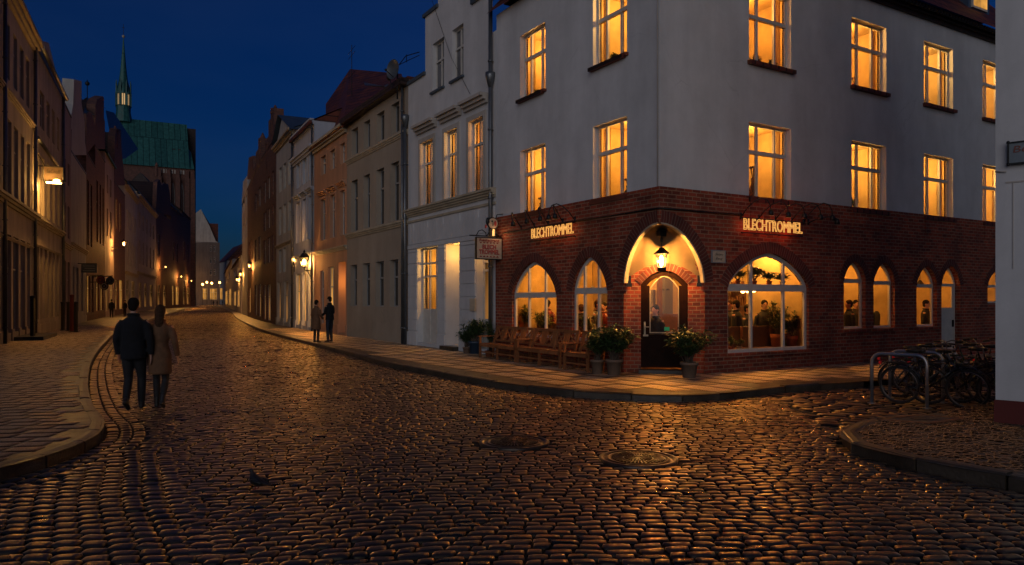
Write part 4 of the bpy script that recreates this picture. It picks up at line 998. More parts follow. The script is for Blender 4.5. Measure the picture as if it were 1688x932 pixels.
# drain frame on the island pavement
pts = [ground(1449, 693.5), ground(1521, 686), ground(1586, 692.5), ground(1533, 700)]; cc = sum(pts, Vector()) / 4
t = thing('drain_cover', 'flat rusty diamond shaped cover plate in the pavement corner by the bikes', 'drain cover', (cc.x, cc.y, .012))
q = MB(); P4 = [p - cc for p in pts]
for a, b in zip(P4, P4[1:] + P4[:1]): q.bar((a.x, a.y, .008), (b.x, b.y, .008), .07, .014)
part('frame', q, M['rough'], t); q = MB(); q.poly([(p.x * .94, p.y * .94, .006) for p in P4]); part('plate', q, M['gravel'], t)
q = MB(); q.box(-.15, .15, -.09, .09, .004, .013); part('lid', q, M['castiron'], t)
# ================================================================== right-hand row
# --- white gabled house next to the restaurant
f1 = Fac(P672, P815 + (P672 - P815).normalized() * .012); L1 = f1.L
zg = f1.z(740, 331); z1b = f1.z(703, 340)
r1 = thing('white_gabled_house', 'white stepped-gable house with glowing tall windows beside the restaurant', 'house', (f1.A.x, f1.A.y, 0), f1.rz)
ops = []
def O(f, a, b, y0, y1, ref=None, **k): ref = ref or (a + b) / 2; return dict(s0=f.s(a), s1=f.s(b), z0=f.z(ref, y1), z1=f.z(ref, y0), **k)
g1 = O(f1, 688, 722, 408, 562, rev=.35); g2_ = O(f1, 735, 758, 403, 572, rev=.75); g3 = O(f1, 785, 811, 399, 578, rev=.35)
zt1 = g1['z1']; g2_['z1'] = g3['z1'] = zt1; g1['z0'] = .12; g2_['z0'] = .16; g3['z0'] = .16
ups = [O(f1, 694, 715, 236, 341), O(f1, 734, 755, 215, 331), O(f1, 774, 798, 190, 316)]
for u in ups: u['z0'], u['z1'] = ups[1]['z0'], ups[1]['z1']; u['rev'] = .25
att = [O(f1, 713, 732, 67, 147), O(f1, 745, 764, 45, 124)]
for u in att: u['z0'], u['z1'] = att[0]['z0'], att[0]['z1']; u['rev'] = .22
zsh = f1.z(690, 131); zst = f1.z(708, 24); ztop = zst + 2.6
m = MB(); panel(m, 0, L1, -.3, zsh, [g1, g2_, g3, *ups]); 
sA, sB, sCx, sD = f1.s(701), f1.s(722), f1.s(780), f1.s(812)
m2ops = [dict(a) for a in att]
if att[0]['z0'] < zsh:   # attic windows start below the shoulder
    m = MB(); panel(m, 0, L1, -.3, att[0]['z0'] - .05, [g1, g2_, g3, *ups]); 
    panel(m, 0, sA, att[0]['z0'] - .05, zsh, []); panel(m, sA, sD, att[0]['z0'] - .05, zst, att); panel(m, sD, L1, att[0]['z0'] - .05, zsh, [])
else: panel(m, sA, sD, zsh, zst, att)
panel(m, sB, sCx, zst, ztop, [])
wallbox(m, L1, 8, -.3, zsh)
m.poly([(sA, 0, zsh), (sA, 7, zsh), (sA, 7, zst), (sA, 0, zst)]); m.poly([(sB, 0, zst), (sB, .5, zst), (sB, .5, ztop), (sB, 0, ztop)])
part('wall', m, M['white'], r1)
for bx_ in ((-.05, sA + .05, -.08, .4, zsh, zsh + .12), (sA - .1, sB + .05, -.08, .4, zst, zst + .12), (sCx - .05, sD + .2, -.09, .4, zst - .8, zst - .45), (sCx, sD + .1, -.06, .4, zst, zst + .1)):
    m = MB(); m.box(*bx_); part('coping', m, M['slate'], r1)
for u in ups:
    window(r1, None, u['s0'], u['s1'], u['z0'], u['z1'], dep=.16, fw=.06, cols=(.5,), tr=(.68,)); room(r1, None, u['s0'], u['s1'], u['z0'], u['z1'], d0=.30, d1=1.6, e=30, side=.2)
    q = MB(); w = .16; q.box(u['s0'] - w, u['s0'] - .002, -.05, -.001, u['z0'], u['z1'] + w); q.box(u['s1'] + .002, u['s1'] + w, -.05, -.001, u['z0'], u['z1'] + w); q.box(u['s0'] - .001, u['s1'] + .001, -.05, -.001, u['z1'] + .002, u['z1'] + w)
    moulding(q, u['s0'] - w - .12, u['s1'] + w + .12, u['z1'] + w + .5, .3, .3); part('window_surround', q, M['white2'], r1)
for u in att: window(r1, None, u['s0'], u['s1'], u['z0'], u['z1'], dep=.14, fw=.06, cols=(.5,), tr=(.62,), sill='slate', glass='glassgrey')
zc1 = f1.z(740, 330)
q = MB(); moulding(q, 0, L1 - .02, zc1, .28, .22, 4); q.box(0, L1 - .02, -.05, -.001, zc1 - .5, zc1 - .42); part('cornice', q, M['trim'], r1)
# rusticated piers
q = MB(); piers = [(.05, g1['s0'] - .03), (g1['s1'] + .03, g2_['s0'] - .03), (g2_['s1'] + .03, g3['s0'] - .03)]
z = .55
while z < zt1 - .1:
    for a, b in piers: q.box(a, b, -.035, -.001, z + .015, min(z + .42, zt1) - .015)
    z += .42
q.box(.03, L1 - .05, -.045, -.001, zt1 + .02, zt1 + .16)
for i in range(26):
    a = .05 + i * (L1 - .15) / 26; 
    if zt1 + .2 < zc1 - .6: q.box(a + .012, a + (L1 - .15) / 26 - .012, -.03, -.001, zt1 + .19, zc1 - .55 - (.25 if i % 5 == 2 else 0))
part('rustication', q, M['white'], r1)
for a, b in ((.0, g1['s0'] - .02), (g1['s1'] + .02, g2_['s0'] - .02), (g2_['s1'] + .02, g3['s0'] - .02)): q = MB(); q.box(a, b, -.06, -.001, -.3, .5); part('plinth', q, M['white'], r1)
window(r1, None, g1['s0'], g1['s1'], g1['z0'], g1['z1'], dep=.22, fw=.07, cols=(.36, .68), tr=(.70, .84), panel_to=g1['z0'] + (g1['z1'] - g1['z0']) * .36)
room(r1, None, g1['s0'], g1['s1'], g1['z0'] + .9, g1['z1'], d0=.42, d1=1.8, e=80, side=.3, drop=.6)
m = MB(); m.box(g2_['s0'], g2_['s1'], .60, .66, .16, 2.2); m.box(g2_['s0'], g2_['s1'], .62, .66, 2.2, zt1); part('inner_door', m, M['frame'], r1)
L2x = (g2_['s0'] + g2_['s1']) / 2; m = MB(); m.ball((L2x, .35, zt1 - .2), .07); part('porch_lamp', m, M['bulb2'], r1)
point('porch_lamp_light', (L2x, .32, zt1 - .32), 26, (1, .46, .085), .07, r1)
m = MB(); m.box(g2_['s0'], g2_['s1'], -.25, .6, -.1, .14); part('door_step', m, M['kerb'], r1)
window(r1, None, g3['s0'], g3['s1'], g3['z0'], g3['z1'], dep=.26, fw=.08, cols=(.5,), tr=(.72, .80), panel_to=1.1, glass='dimlit').name = 'house_door'
m = MB(); m.ball(((g3['s0'] + g3['s1']) / 2, .13, zt1 - .2), .06); part('porch_lamp', m, M['bulb2'], r1)
point('porch_lamp_light', ((g3['s0'] + g3['s1']) / 2, .06, zt1 - .30), 14, (1, .46, .085), .06, r1)
m = MB(); sx = f1.s(783); m.box(sx - .20, sx + .14, -.09, -.036, 1.35, 1.75); part('letter_box', m, M['signwhite'], r1)
downpipe(r1, L1 - .18, 0, zst - 1.0, hopper=f1.z(812, 128), r=.06); downpipe(r1, .0, 0, f1.z(673, 190), d=-.14, hopper=f1.z(673, 196), r=.06)
m = MB(); sa = f1.s(803); m.box(sa, L1 + .3, .6, 1.6, zst - 1.0, zst + 2.0); part('chimney', m, M['brickfar'], r1)
m = MB(); m.poly([(0, .0, zsh - .6), (sA, 0, zsh - .6), (sA, 3, zsh + 1.6), (0, 3, zsh + 1.6)]); m.poly([(sD, .3, zsh), (L1, .3, zsh), (L1, 4, zsh + 5), (sD, 4, zsh + 5)]); part('roof', m, M['tile'], r1)
# cable across the gable
m = MB(); m.tube([(f1.s(713), -.03, f1.z(713, 0)), (f1.s(745), -.03, f1.z(745, 95)), (f1.s(776), -.03, f1.z(776, 155))], .008, 4); part('cable', m, M['iron'], r1)

# --- beige house
f2 = Fac(RB[572], RB[672]); e2 = (f2.z(574, 204) + f2.z(664, 130)) / 2
rows2 = [row(f2, 585, 212, 255, [(579.6, 590.2), (599.6, 610), (621, 633.5), (645, 658)], frame='frame2', tr=(), cols=(.5,), rev=.25, dep=.2),
         row(f2, 585, 297, 381, [(578.6, 589.6), (599.2, 609.7), (620.5, 633), (644, 657.5)], frame='frame2', tr=(.66,), rev=.25, dep=.2),
         row(f2, 583, 437, 505, [(577.7, 588.3), (597.8, 609.8), (619, 632.7), (642.4, 656.4)], frame='frame2', tr=(.64,), cols=(.5,), rev=.25, dep=.2)]
r2 = building('beige_house', 'plain beige rendered house with unlit dark windows and big red tiled roof', f2, e2, 'beige', rows2, [(f2.z(620, 241), .12, .2), (f2.z(620, 375), .14, .22)], roof='tile', roofh=None, D=9, pipe=[f2.L - .35], plinth=0)
# big tiled roof reaching over the neighbour
def roofplane(root, fac, pts, mat_, name='roof'):
    m = MB(); m.poly([(fac.s(px, d), d, fac.z(px, py, d)) for px, py, d in pts]); part(name, m, M[mat_], root)
roofplane(r2, f2, [(566, 209, -.3), (664, 129, -.3), (662, 122, 5.0), (577, 114, 5.0)], 'tile')
roofplane(r2, f2, [(537, 235, 1.2), (566, 209, -.3), (577, 114, 5.0), (537, 172, 3.0)], 'tile')
roofplane(r2, f2, [(600, 136, 2.2), (632, 142, 1.6), (640, 138, 1.6), (640, 146, 1.6), (601, 141, 2.2)], 'metal', 'skylight')
m = MB(); m.box(-.1, f2.L + .05, -.34, -.0, e2 - .22, e2 + .04); part('eave_gutter', m, M['tiledark'], r2)
# --- peach house
f3 = Fac(RB[518], RB[572]); e3 = f3.z(545, 224)
rows3 = [row(f3, 535, 257, 287, [(530, 538), (545, 553), (562, 569.5)], frame='frame', glass='glassgrey', surround='plain', smat='peach'),
         row(f3, 535, 328, 396, [(529.5, 537.5), (545, 553), (561.5, 569.5)], frame='frame', glass='glassgrey', surround='hood', smat='peach'),
         row(f3, 535, 446, 535, [(528, 534)], glass='glassgrey'), row(f3, 545, 440, 537, [(541, 550)], glass='shoplit'), row(f3, 564, 432, 549, [(558, 570)], rev=.5, dep=.45, frame='darkwood', glass='dimlit', zmin=.1)]
r3 = building('peach_house', 'narrow peach stucco house with moulded window hoods behind the standing couple', f3, e3, 'peach', rows3, [(e3, .35, .4), (f3.z(545, 410), .15, .22)], roof='tile', roofh=2.4, D=7)
point('porch_lamp_light', (f3.s(564), .22, 2.6), 26, (1, .46, .1), .08, r3)
# --- pale blue house
f4 = Fac(RB[484], RB[518]); e4 = f4.z(503, 213)
rows4 = [row(f4, 492, 270, 310, [(489.8, 495), (500, 506), (511, 516)], glass='glassgrey', surround='plain', smat='paleblue'),
         row(f4, 491, 335, 401, [(489, 494.7), (499.5, 505), (509.5, 516)], glass='glasspink', surround='hood', smat='paleblue'),
         row(f4, 491, 452, 536, [(488, 495)], glass='shoplit', zmin=.1), row(f4, 501, 450, 537, [(498.5, 504)], glass='shoplit', zmin=.1), row(f4, 512, 440, 540, [(508, 516)], glass='shoplit', zmin=.1, rev=.3)]
r4 = building('pale_blue_house', 'pale blue stucco house with pink curtained windows lit by the wall lantern', f4, e4, 'paleblue', rows4, [(e4 + .1, .25, .3), (f4.z(503, 250) , .3, .4), (f4.z(503, 418), .15, .2)], roof='tile', roofh=1.9, D=7, trim='paleblue', pipe=[f4.L - .1, .1])
# --- cream grey house with small gable
f5 = Fac(RB[455.5], RB[484]); e5 = f5.z(470, 228)
rows5 = [row(f5, 462, 277, 317, [(460, 464), (467.3, 471.5), (475, 480)], glass='glassgrey'), row(f5, 462, 342, 388, [(459.5, 463.5), (467, 471), (475, 479.5)], glass='glassgrey'),
         row(f5, 462, 412, 450, [(459.5, 463.5), (467, 471)], glass='glassgrey'), row(f5, 461, 465, 531, [(457.5, 462.5), (468, 475)], glass='dimlit', zmin=.1), row(f5, 478, 470, 530, [(477.5, 481)], zmin=.1)]
r5 = building('grey_gabled_house', 'tall pale grey house with a small slate pediment on its roof edge', f5, e5, 'grey', rows5, [(e5, .35, .35), (f5.z(470, 400), .12, .2)], roof='slate', roofh=1.5, D=7, pipe=[f5.L - .05])
outline_wall(r5, f5, [(456, 240), (465, 194), (486, 214), (484, 222)], 'grey'); 
q = MB(); A_p = [(f5.s(x, 0), f5.z(x, y)) for x, y in ((455, 240), (465, 190), (487, 213))]
for (a, b), (c, d) in zip(A_p, A_p[1:]): q.poly([(a, -.3, b), (c, -.3, d), (c, 3, d), (a, 3, b)])
part('roof', q, M['slate'], r5)
# --- dark brick gabled houses farther along
def gabled(name, label, fac, out, mat_, rows=(), roof='tiledark', eave=None, pinn=(), **k):
    eave = eave if eave is not None else min(fac.z(x, y) for x, y in (out[0], out[-1]))
    r = building(name, label, fac, eave, mat_, rows, roof=roof, roofh=None, **k)
    outline_wall(r, fac, [(out[0][0], out[0][1] + 6)] + list(out) + [(out[-1][0], out[-1][1] + 6)], mat_, .7, 'stepped_gable', d=-.02)
    ap = min(out, key=lambda p: p[1]); sa = fac.s(ap[0]); za = fac.z(*ap) - .5
    q = MB(); q.poly([(0, .6, eave), (sa, .6, za), (sa, 9, za), (0, 9, eave)]); q.poly([(fac.L, .6, eave), (sa, .6, za), (sa, 9, za), (fac.L, 9, eave)]); part('roof', q, M[roof], r)
    for px, py in pinn:
        s, z = fac.s(px), fac.z(px, py); q = MB(); q.lathe([(.28, z - 2.6), (.28, z - .7), (.36, z - .65), (.36, z - .5), (.22, z - .4), (.05, z)], 8, (s, .2), smooth=False); part('pinnacle', q, M[mat_], r)
    return r
f6 = Fac(RB[432], RB[455.5])
gabled('brick_gable_house', 'tall dark brick gabled house with the highest pinnacle in the right row', f6, [(432, 262), (437, 252), (437, 232), (443, 225), (443, 200), (446.5, 196), (446.5, 178), (451.5, 178), (452, 205), (455, 215)], 'brickfar',
       [row(f6, 436, 300, 336, [(435, 438), (441, 444.5), (448, 451)], glass='glassdark'), row(f6, 436, 396, 436, [(435, 438), (441, 444.5), (448, 451)]), row(f6, 436, 470, 527, [(434, 438), (440, 446)], glass='dimlit', zmin=.1), row(f6, 436, 350, 382, [(435, 438), (441, 444.5), (448, 451)])], pinn=[(449, 173), (440, 225)], plinth=0)
f7 = Fac(RB[418], RB[432])
gabled('brick_gable_house', 'dark brick stepped gable house between the highest gable and the smaller ones', f7, [(418, 282), (422, 270), (422, 252), (426, 246), (426, 232), (430.5, 228), (430.5, 258), (432, 262)], 'brickfar',
       [row(f7, 421, 396, 432, [(420, 422.5), (426, 429)], glass='glassdark'), row(f7, 421, 470, 520, [(420, 423), (426, 430)], glass='dimlit', zmin=.1), row(f7, 421, 320, 350, [(420, 422.5), (426, 429)])], pinn=[(429, 219)], plinth=0)
f8 = Fac(RB[408], RB[418])
gabled('brick_gable_house', 'narrow dark brick house with broad flat topped gable', f8, [(408, 290), (410.5, 260), (417.5, 257), (418, 290)], 'brickfar', [row(f8, 411, 400, 430, [(410, 412), (414, 416)]), row(f8, 411, 475, 515, [(410, 413)], glass='shopfar', zmin=.1)], plinth=0)
f9 = Fac(RB[399], RB[408])
gabled('white_gable_house', 'narrow whitish gabled house at the far end of the dark brick gables', f9, [(399, 330), (401, 300), (407.5, 290), (408, 312)], 'grey', [row(f9, 402, 330, 350, [(401, 403), (405, 407)]), row(f9, 402, 370, 400, [(401, 403), (405, 407)])], plinth=0)
# small far houses closing the street on the right
f10 = Fac(g2(383, 510), g2(397, 516.5)); r10 = building('far_house', 'small pale far house with red roof on the right side of the street end', f10, f10.z(390, 432), 'white2', [row(f10, 388, 445, 455, [(386, 388), (391, 393)]), row(f10, 388, 480, 505, [(385, 389), (391, 395)], glass='shopfar', zmin=.1)], roof='tile', roofh=5, D=9, plinth=0)
f11 = Fac(g2(370, 504.6), g2(383, 510)); r11 = building('far_house', 'low white far house with dormers beside the street end', f11, f11.z(376, 440), 'white2', [row(f11, 376, 452, 462, [(372, 374), (377, 379)]), row(f11, 376, 478, 503, [(371, 375), (377, 381)], glass='shopfar', zmin=.1)], roof='tile', roofh=6, D=12, plinth=0)
# cross building at the end of the street
Ye = 300; f12 = Fac(along(322, Ye - 10).xy, along(362, Ye - 6).xy)
r12 = building('street_end_house', 'grey gabled building closing the far end of the street', f12, f12.z(342, 400), 'darkplaster', [row(f12, 345, 405, 415, [(346, 349), (352, 355)]), row(f12, 345, 424, 434, [(346, 349), (352, 355)]), row(f12, 345, 444, 454, [(346, 349), (352, 355)]), row(f12, 345, 476, 494, [(334, 342), (346, 358)], glass='shopfar', zmin=.1)], roof='tiledark', roofh=None, D=4, plinth=0)
outline_wall(r12, f12, [(322, 400), (322, 352), (331, 345), (345, 372), (356, 398), (360, 400)], 'grey', .8)
q = MB(); q.poly([(f12.s(331), .5, f12.z(331, 345)), (f12.s(331), 4, f12.z(331, 345)), (f12.s(358), 4, f12.z(358, 385)), (f12.s(358), .5, f12.z(358, 400))]); q.box(f12.s(344), f12.s(360), 1, 3.5, f12.z(342, 400), f12.z(342, 368)); part('roof', q, M['tile'], r12)
f13 = Fac(along(360, 320).xy, along(374, 300).xy)
r13 = building('far_house', 'tiny whitewashed far house just right of the grey building at the street end', f13, f13.z(366, 432), 'white2', [row(f13, 366, 475, 494, [(362, 367)], glass='shopfar', zmin=.1)], roof='tile', roofh=7, D=12, plinth=0)

# ================================================================== left-hand row
def lfac(a, b): return Fac(LB[a], LB[b])
h1 = lfac(-95, 57); eh1 = (h1.z(56, 76) + h1.z(24, 0)) / 2
uw = [(-60, -46), (-38, -26), (-18, -6), (9, 16), (22, 28.5), (32.5, 39), (42.5, 48.5)]
rowsH1 = [row(h1, 12, 36, 128, uw, rev=.2), row(h1, 12, 194, 318, [(-60, -46), (-38, -26), (-18, -6), (11, 19), (23, 30), (34, 40), (44, 50)]), 
          row(h1, 36, 396, 545, [(-62, -46), (-38, -24), (-16, -3), (2, 8), (11, 18.5), (22, 30.5), (34, 41.5), (44.5, 49.5)], zmin=.35)]
H1 = building('cream_house', 'long cream house with tall shop openings at the left edge', h1, eh1, 'ochre', rowsH1, [(h1.z(25, 334), .28, .35), (h1.z(25, 392) - .1, .08, .12), (eh1, .4, .5), (h1.z(12, 150), .16, .22)], roof='tiledark', roofh=4, D=10)
downpipe(H1, h1.s(3), 0, eh1 - .3, r=.07); downpipe(H1, h1.s(54), 0, eh1 - .3, r=.08)
q = MB(); q.box(h1.s(20), h1.s(49), -1.1, -.06, -.1, .16); part('door_step', q, M['kerb'], H1)
h2 = lfac(57, 102); eh2 = (h2.z(61, 80) + h2.z(100, 160)) / 2
rowsH2 = [row(h2, 69, 152, 212, [(66, 73), (76.5, 82), (85.5, 90), (93.5, 98)]), row(h2, 69, 258, 355, [(60, 64.5), (68, 73), (77, 82), (86, 90), (93.5, 98)]), row(h2, 75, 412, 525, [(60.5, 64), (66.5, 70), (73.5, 78), (80.5, 85), (87, 90.5), (93, 97)], zmin=.35)]
H2 = building('cream_pediment_house', 'cream house with broad roof pediment lit by the bright hanging sign', h2, eh2, 'ochre', rowsH2, [(h2.z(78, 369), .25, .32), (h2.z(78, 410), .08, .12)], roof='slate', roofh=None, D=10)
outline_wall(H2, h2, [(57, 78), (57, 64), (80, 71), (103, 163), (103, 166), (80, 122)], 'ochre', .5, 'pediment')
q = MB(); q.tube([(h2.s(60), -.25, h2.z(60, 76)), (h2.s(102), -.25, h2.z(102, 163))], .12, 8); part('gutter', q, M['metal'], H2); q = MB(); q.tube([(h2.s(60), -.06, h2.z(60, 227)), (h2.s(97), -.06, h2.z(97, 279))], .10, 6); part('gutter', q, M['metal'], H2)
downpipe(H2, h2.L - .2, 0, eh2, r=.08)
h3 = lfac(102, 117)
rowsH3 = [row(h3, 108, 262, 300, [(106, 109), (111.5, 114.5)]), row(h3, 108, 335, 390, [(106, 109), (111.5, 114.5)]), row(h3, 108, 430, 520, [(105.5, 109), (111.5, 115)], zmin=.3)]
H3 = building('pink_house', 'narrow dusky pink house with a brick chimney in the left row', h3, h3.z(109, 178), 'pink', rowsH3, [(h3.z(109, 402), .2, .3)], roof='tiledark', roofh=None, D=8)
q = MB(); q.box(h3.s(103), h3.s(114), .3, 1.3, h3.z(109, 178), h3.z(109, 163)); part('chimney', q, M['brickfar'], H3)
h4 = lfac(117, 142)
H4 = gabled('white_gable_house', 'whitish gabled house with a tall blank chimney-like gable top', h4, [(116.5, 250), (118, 215), (116, 212), (117, 190), (120, 172), (121.5, 131), (134, 134), (134, 170), (139, 200), (140, 235), (142, 250)], 'grey',
       [row(h4, 123, 440, 515, [(120, 123), (126, 129.5), (134, 137)], zmin=.3)], cornices=[(h4.z(130, 407), .2, .3)], roof='slate')
h5 = lfac(142, 157)
H5 = gabled('brick_gable_house', 'dark brick house with a green copper gable roof in the left row', h5, [(141, 250), (142, 205), (142, 188), (150, 185), (156, 205), (157, 230)], 'brickfar', [row(h5, 147, 300, 405, [(143.5, 146.5), (149, 152)]), row(h5, 147, 455, 515, [(143.5, 148.5)], glass='shopfar', zmin=.1), row(h5, 153, 455, 515, [(151, 154)], glass='dimlit', zmin=.1)])
q = MB(); P5 = [(h5.s(x, d), d, h5.z(x, y, d)) for x, y, d in ((138, 186, 0), (144, 160, 2.5), (157, 176, 2.5), (157, 190, 0))]; q.poly(P5); q.poly([P5[1], P5[2], (P5[2][0], 6, P5[2][2] - 3), (P5[1][0], 6, P5[1][2] - 3)]); part('copper_roof', q, M['copper'], H5)
q = MB(); q.tube([(h5.s(144, 2.5), 2.5, h5.z(144, 162, 2.5)), (h5.s(144, 2.5), 2.5, h5.z(144, 132, 2.5))], .05, 5); q.ball((h5.s(144, 2.5), 2.5, h5.z(144, 138, 2.5)), .25, n=8, m=5); part('weather_vane', q, M['iron'], H5)
h6 = lfac(157, 173)
H6 = gabled('brick_gable_house', 'tallest dark brick stepped gable of the left row', h6, [(156, 240), (157, 172), (160, 164), (169.5, 159), (171, 162), (171, 195), (172.5, 200), (173, 240)], 'brickfar', [row(h6, 162, 300, 400, [(159, 161.5), (164, 166.5), (169, 171)]), row(h6, 162, 455, 512, [(159, 163), (166, 170)], glass='shopfar', zmin=.1)])
h7 = lfac(173, 188)
H7 = building('grey_house', 'grey plastered house with green copper roof just behind the left lantern', h7, h7.z(180, 262), 'pink', [row(h7, 178, 290, 320, [(176, 178), (181, 183.5)]), row(h7, 178, 345, 390, [(176, 178), (181, 183.5)]), row(h7, 178, 460, 512, [(175.5, 179), (182, 186)], glass='shopfar', zmin=.1)], roof='copper', roofh=5.5, D=9)
h8 = lfac(188, 206)
H8 = gabled('brick_gable_house', 'dark brick gabled house with two pinnacles behind the left street lantern', h8, [(188, 300), (189, 225), (192, 212), (199, 214), (200, 245), (205.5, 300)], 'brickfar', [row(h8, 194, 330, 380, [(191, 193.5), (197, 199.5)]), row(h8, 194, 462, 510, [(190, 194)], glass='dimlit', zmin=.1), row(h8, 200, 462, 510, [(197, 203)], glass='shopfar', zmin=.1)], pinn=[(193, 208)])
q = MB(); q.poly([(h8.s(174, 3), 3, h8.z(174, 182, 3)), (h8.s(188, 3), 3, h8.z(188, 186, 3)), (h8.s(228, 1), 1, h8.z(228, 246, 1)), (h8.s(206, 0), 0, h8.z(206, 262, 0)), (h8.s(189, 0), 0, h8.z(189, 262, 0))]); part('slate_roof', q, M['slate'], H8)
h9 = lfac(206, 226)
H9 = building('cream_house', 'cream house with slate dormers halfway down the left row', h9, h9.z(216, 312), 'grey', [row(h9, 212, 348, 378, [(209, 210.5), (213, 215), (218, 220), (222.5, 224)]), row(h9, 212, 398, 438, [(209, 210.5), (213, 215), (218, 220), (222.5, 224)], glass='glassgrey'), row(h9, 212, 462, 508, [(208, 212), (217, 222)], glass='dimlit', zmin=.1)], [(h9.z(216, 318), .4, .5), (h9.z(216, 450), .3, .4)], roof='slate', roofh=3, D=9)
h10 = lfac(226, 257)
H10 = building('cream_house', 'long cream eaves-front house just before the dark brick church end', h10, h10.z(242, 334), 'ochre', [row(h10, 232, 352, 378, [(229, 231), (235, 237), (241, 243), (247, 249), (252, 254)]), row(h10, 232, 398, 436, [(229, 231), (235, 237), (241, 243), (247, 249), (252, 254)], glass='glassgrey'), row(h10, 232, 466, 507, [(229, 233), (238, 242), (247, 252)], zmin=.1, glass='dimlit')], [(h10.z(242, 338), .5, .6), (h10.z(242, 452), .3, .4)], roof='slate', roofh=4.5, D=9)
h11 = lfac(257, 282)
H11 = gabled('brick_gable_house', 'dark brick house with rounded gable top in front of the church', h11, [(257, 345), (259, 300), (264, 296), (266, 306), (271, 302), (277, 304), (280, 320), (282, 350)], 'brickfar', [row(h11, 264, 388, 420, [(260, 263)], glass='glassgrey'), row(h11, 264, 470, 505, [(260, 264), (269, 274)], glass='dimlit', zmin=.1)], pinn=[(260, 268)])
h12 = lfac(282, 300); H12 = building('brick_house', 'dark brick far house left of the street end, nearer one', h12, h12.z(291, 348), 'brickfar', [row(h12, 288, 400, 430, [(285, 287), (291, 293)]), row(h12, 288, 472, 503, [(284, 287), (290, 295)], glass='shopfar', zmin=.1)], roof='tiledark', roofh=7, D=12)
h13 = lfac(300, 314); H13 = building('brick_house', 'dark brick far house left of the street end, farther one', h13, h13.z(307, 355), 'brickfar', [row(h13, 305, 400, 430, [(302, 304), (308, 310)]), row(h13, 305, 474, 502, [(302, 305), (308, 312)], glass='dimlit', zmin=.1)], roof='tiledark', roofh=5, D=12)
# roofs stepping up between the gables
# ================================================================== church
Yc = 200; fc = Fac(along(196, Yc).xy, along(322.5, Yc + 9).xy); Lc = fc.L; zr = fc.z(260, 201, 10); ze = fc.z(290, 277)
ch_ = thing('brick_church', 'huge dark brick church with green copper roof towering over the left row', 'church', (fc.A.x, fc.A.y, 0), fc.rz)
m = MB(); opsc = []
for px in (270, 285, 300): s = fc.s(px); opsc.append(dict(s0=s - .55, s1=s + .55, z0=ze * .35, z1=ze - 4, arch=arch_pts(s - .55, s + .55, ze - 8, ze - 4), rev=.5))
panel(m, 0, fc.s(320), -.3, ze, opsc); wallbox(m, fc.s(320), 18, -.3, ze); part('wall', m, M['brickfar'], ch_)
for o in opsc: window(ch_, None, o['s0'], o['s1'], o['z0'], o['z1'], dep=.4, fw=.15, cols=(.5,), tr=(), frame='frame2', glass='brickfar', arch=o['arch'])
for px in (262, 277.5, 292.5, 308, 317):
    m = MB(); s = fc.s(px); m.box(s - .6, s + .6, -1.6, -.01, -.3, ze - 3); m.box(s - .5, s + .5, -.9, -.011, ze - 3, ze - .6); part('buttress', m, M['brickfar'], ch_)
m = MB()
for i in range(9): s = fc.s(264) + i * .72; m.box(s, s + .42, -.12, -.012, ze - 1.7, ze - .6)
part('white_frieze', m, M['white2'], ch_)
m = MB(); s0, s1, s2 = fc.s(200, 10), fc.s(308, 10), fc.s(320)
m.poly([(fc.s(196), -.6, ze - .1), (s1, -.6, ze - .1), (s1, 10, zr), (s0, 10, zr)])
m.poly([(s1, -.6, ze - .1), (s2, -.6, ze - .1), (s1 + .8, 5, ze + 5.5), (s1, 4, ze + 6.5)]); m.poly([(s2, -.6, ze - .1), (s2, 12, ze - .1), (s1 + .8, 5, ze + 5.5)])
part('roof', m, M['copper'], ch_)
for pa_, pb_ in ((286, 290), (295, 299)): m = MB(); m.box(fc.s(pa_), fc.s(pb_), 3.6, 4.2, ze + 4.2, ze + 6); part('roof_hatch', m, M['tiledark'], ch_)
m = MB(); m.box(s1 + .05, fc.s(321.5, 12), 9.5, 17, -.3, fc.z(315, 213, 10)); part('end_gable', m, M['tiledark'], ch_)
# ridge turret with spire
sx, dx = fc.s(203.5, 10), 10.0; zt = lambda y: fc.z(203.5, y, dx); w_ = lambda px: px / F * (Yc + 14)
sp = part('ridge_turret', MB(), M['copper'], ch_)
m = MB(); m.lathe([(w_(13), zt(202)), (w_(12), zt(194)), (w_(10.5), zt(185)), (w_(10.8), zt(176)), (w_(11.8), zt(175))], 8, (sx, dx), smooth=False); part('turret_base', m, M['copper'], sp)
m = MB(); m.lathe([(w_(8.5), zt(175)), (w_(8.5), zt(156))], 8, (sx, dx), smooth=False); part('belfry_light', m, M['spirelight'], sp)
m = MB()
for k in range(8):
    a = 2 * math.pi * (k + .5) / 8; m.bar((sx + w_(10.6) * math.cos(a), dx + w_(10.6) * math.sin(a), zt(176)), (sx + w_(10.6) * math.cos(a), dx + w_(10.6) * math.sin(a), zt(155)), w_(3.8))
    a2 = 2 * math.pi * k / 8; m.bar((sx + w_(9.4) * math.cos(a2), dx + w_(9.4) * math.sin(a2), zt(176)), (sx + w_(9.4) * math.cos(a2), dx + w_(9.4) * math.sin(a2), zt(155)), w_(1.0))
part('belfry_posts', m, M['copper'], sp)
m = MB(); m.lathe([(w_(11.8), zt(156)), (w_(11.8), zt(154)), (w_(9.5), zt(146)), (w_(6.5), zt(134)), (w_(4), zt(110)), (w_(1.2), zt(72)), (w_(.5), zt(62))], 8, (sx, dx), smooth=False)
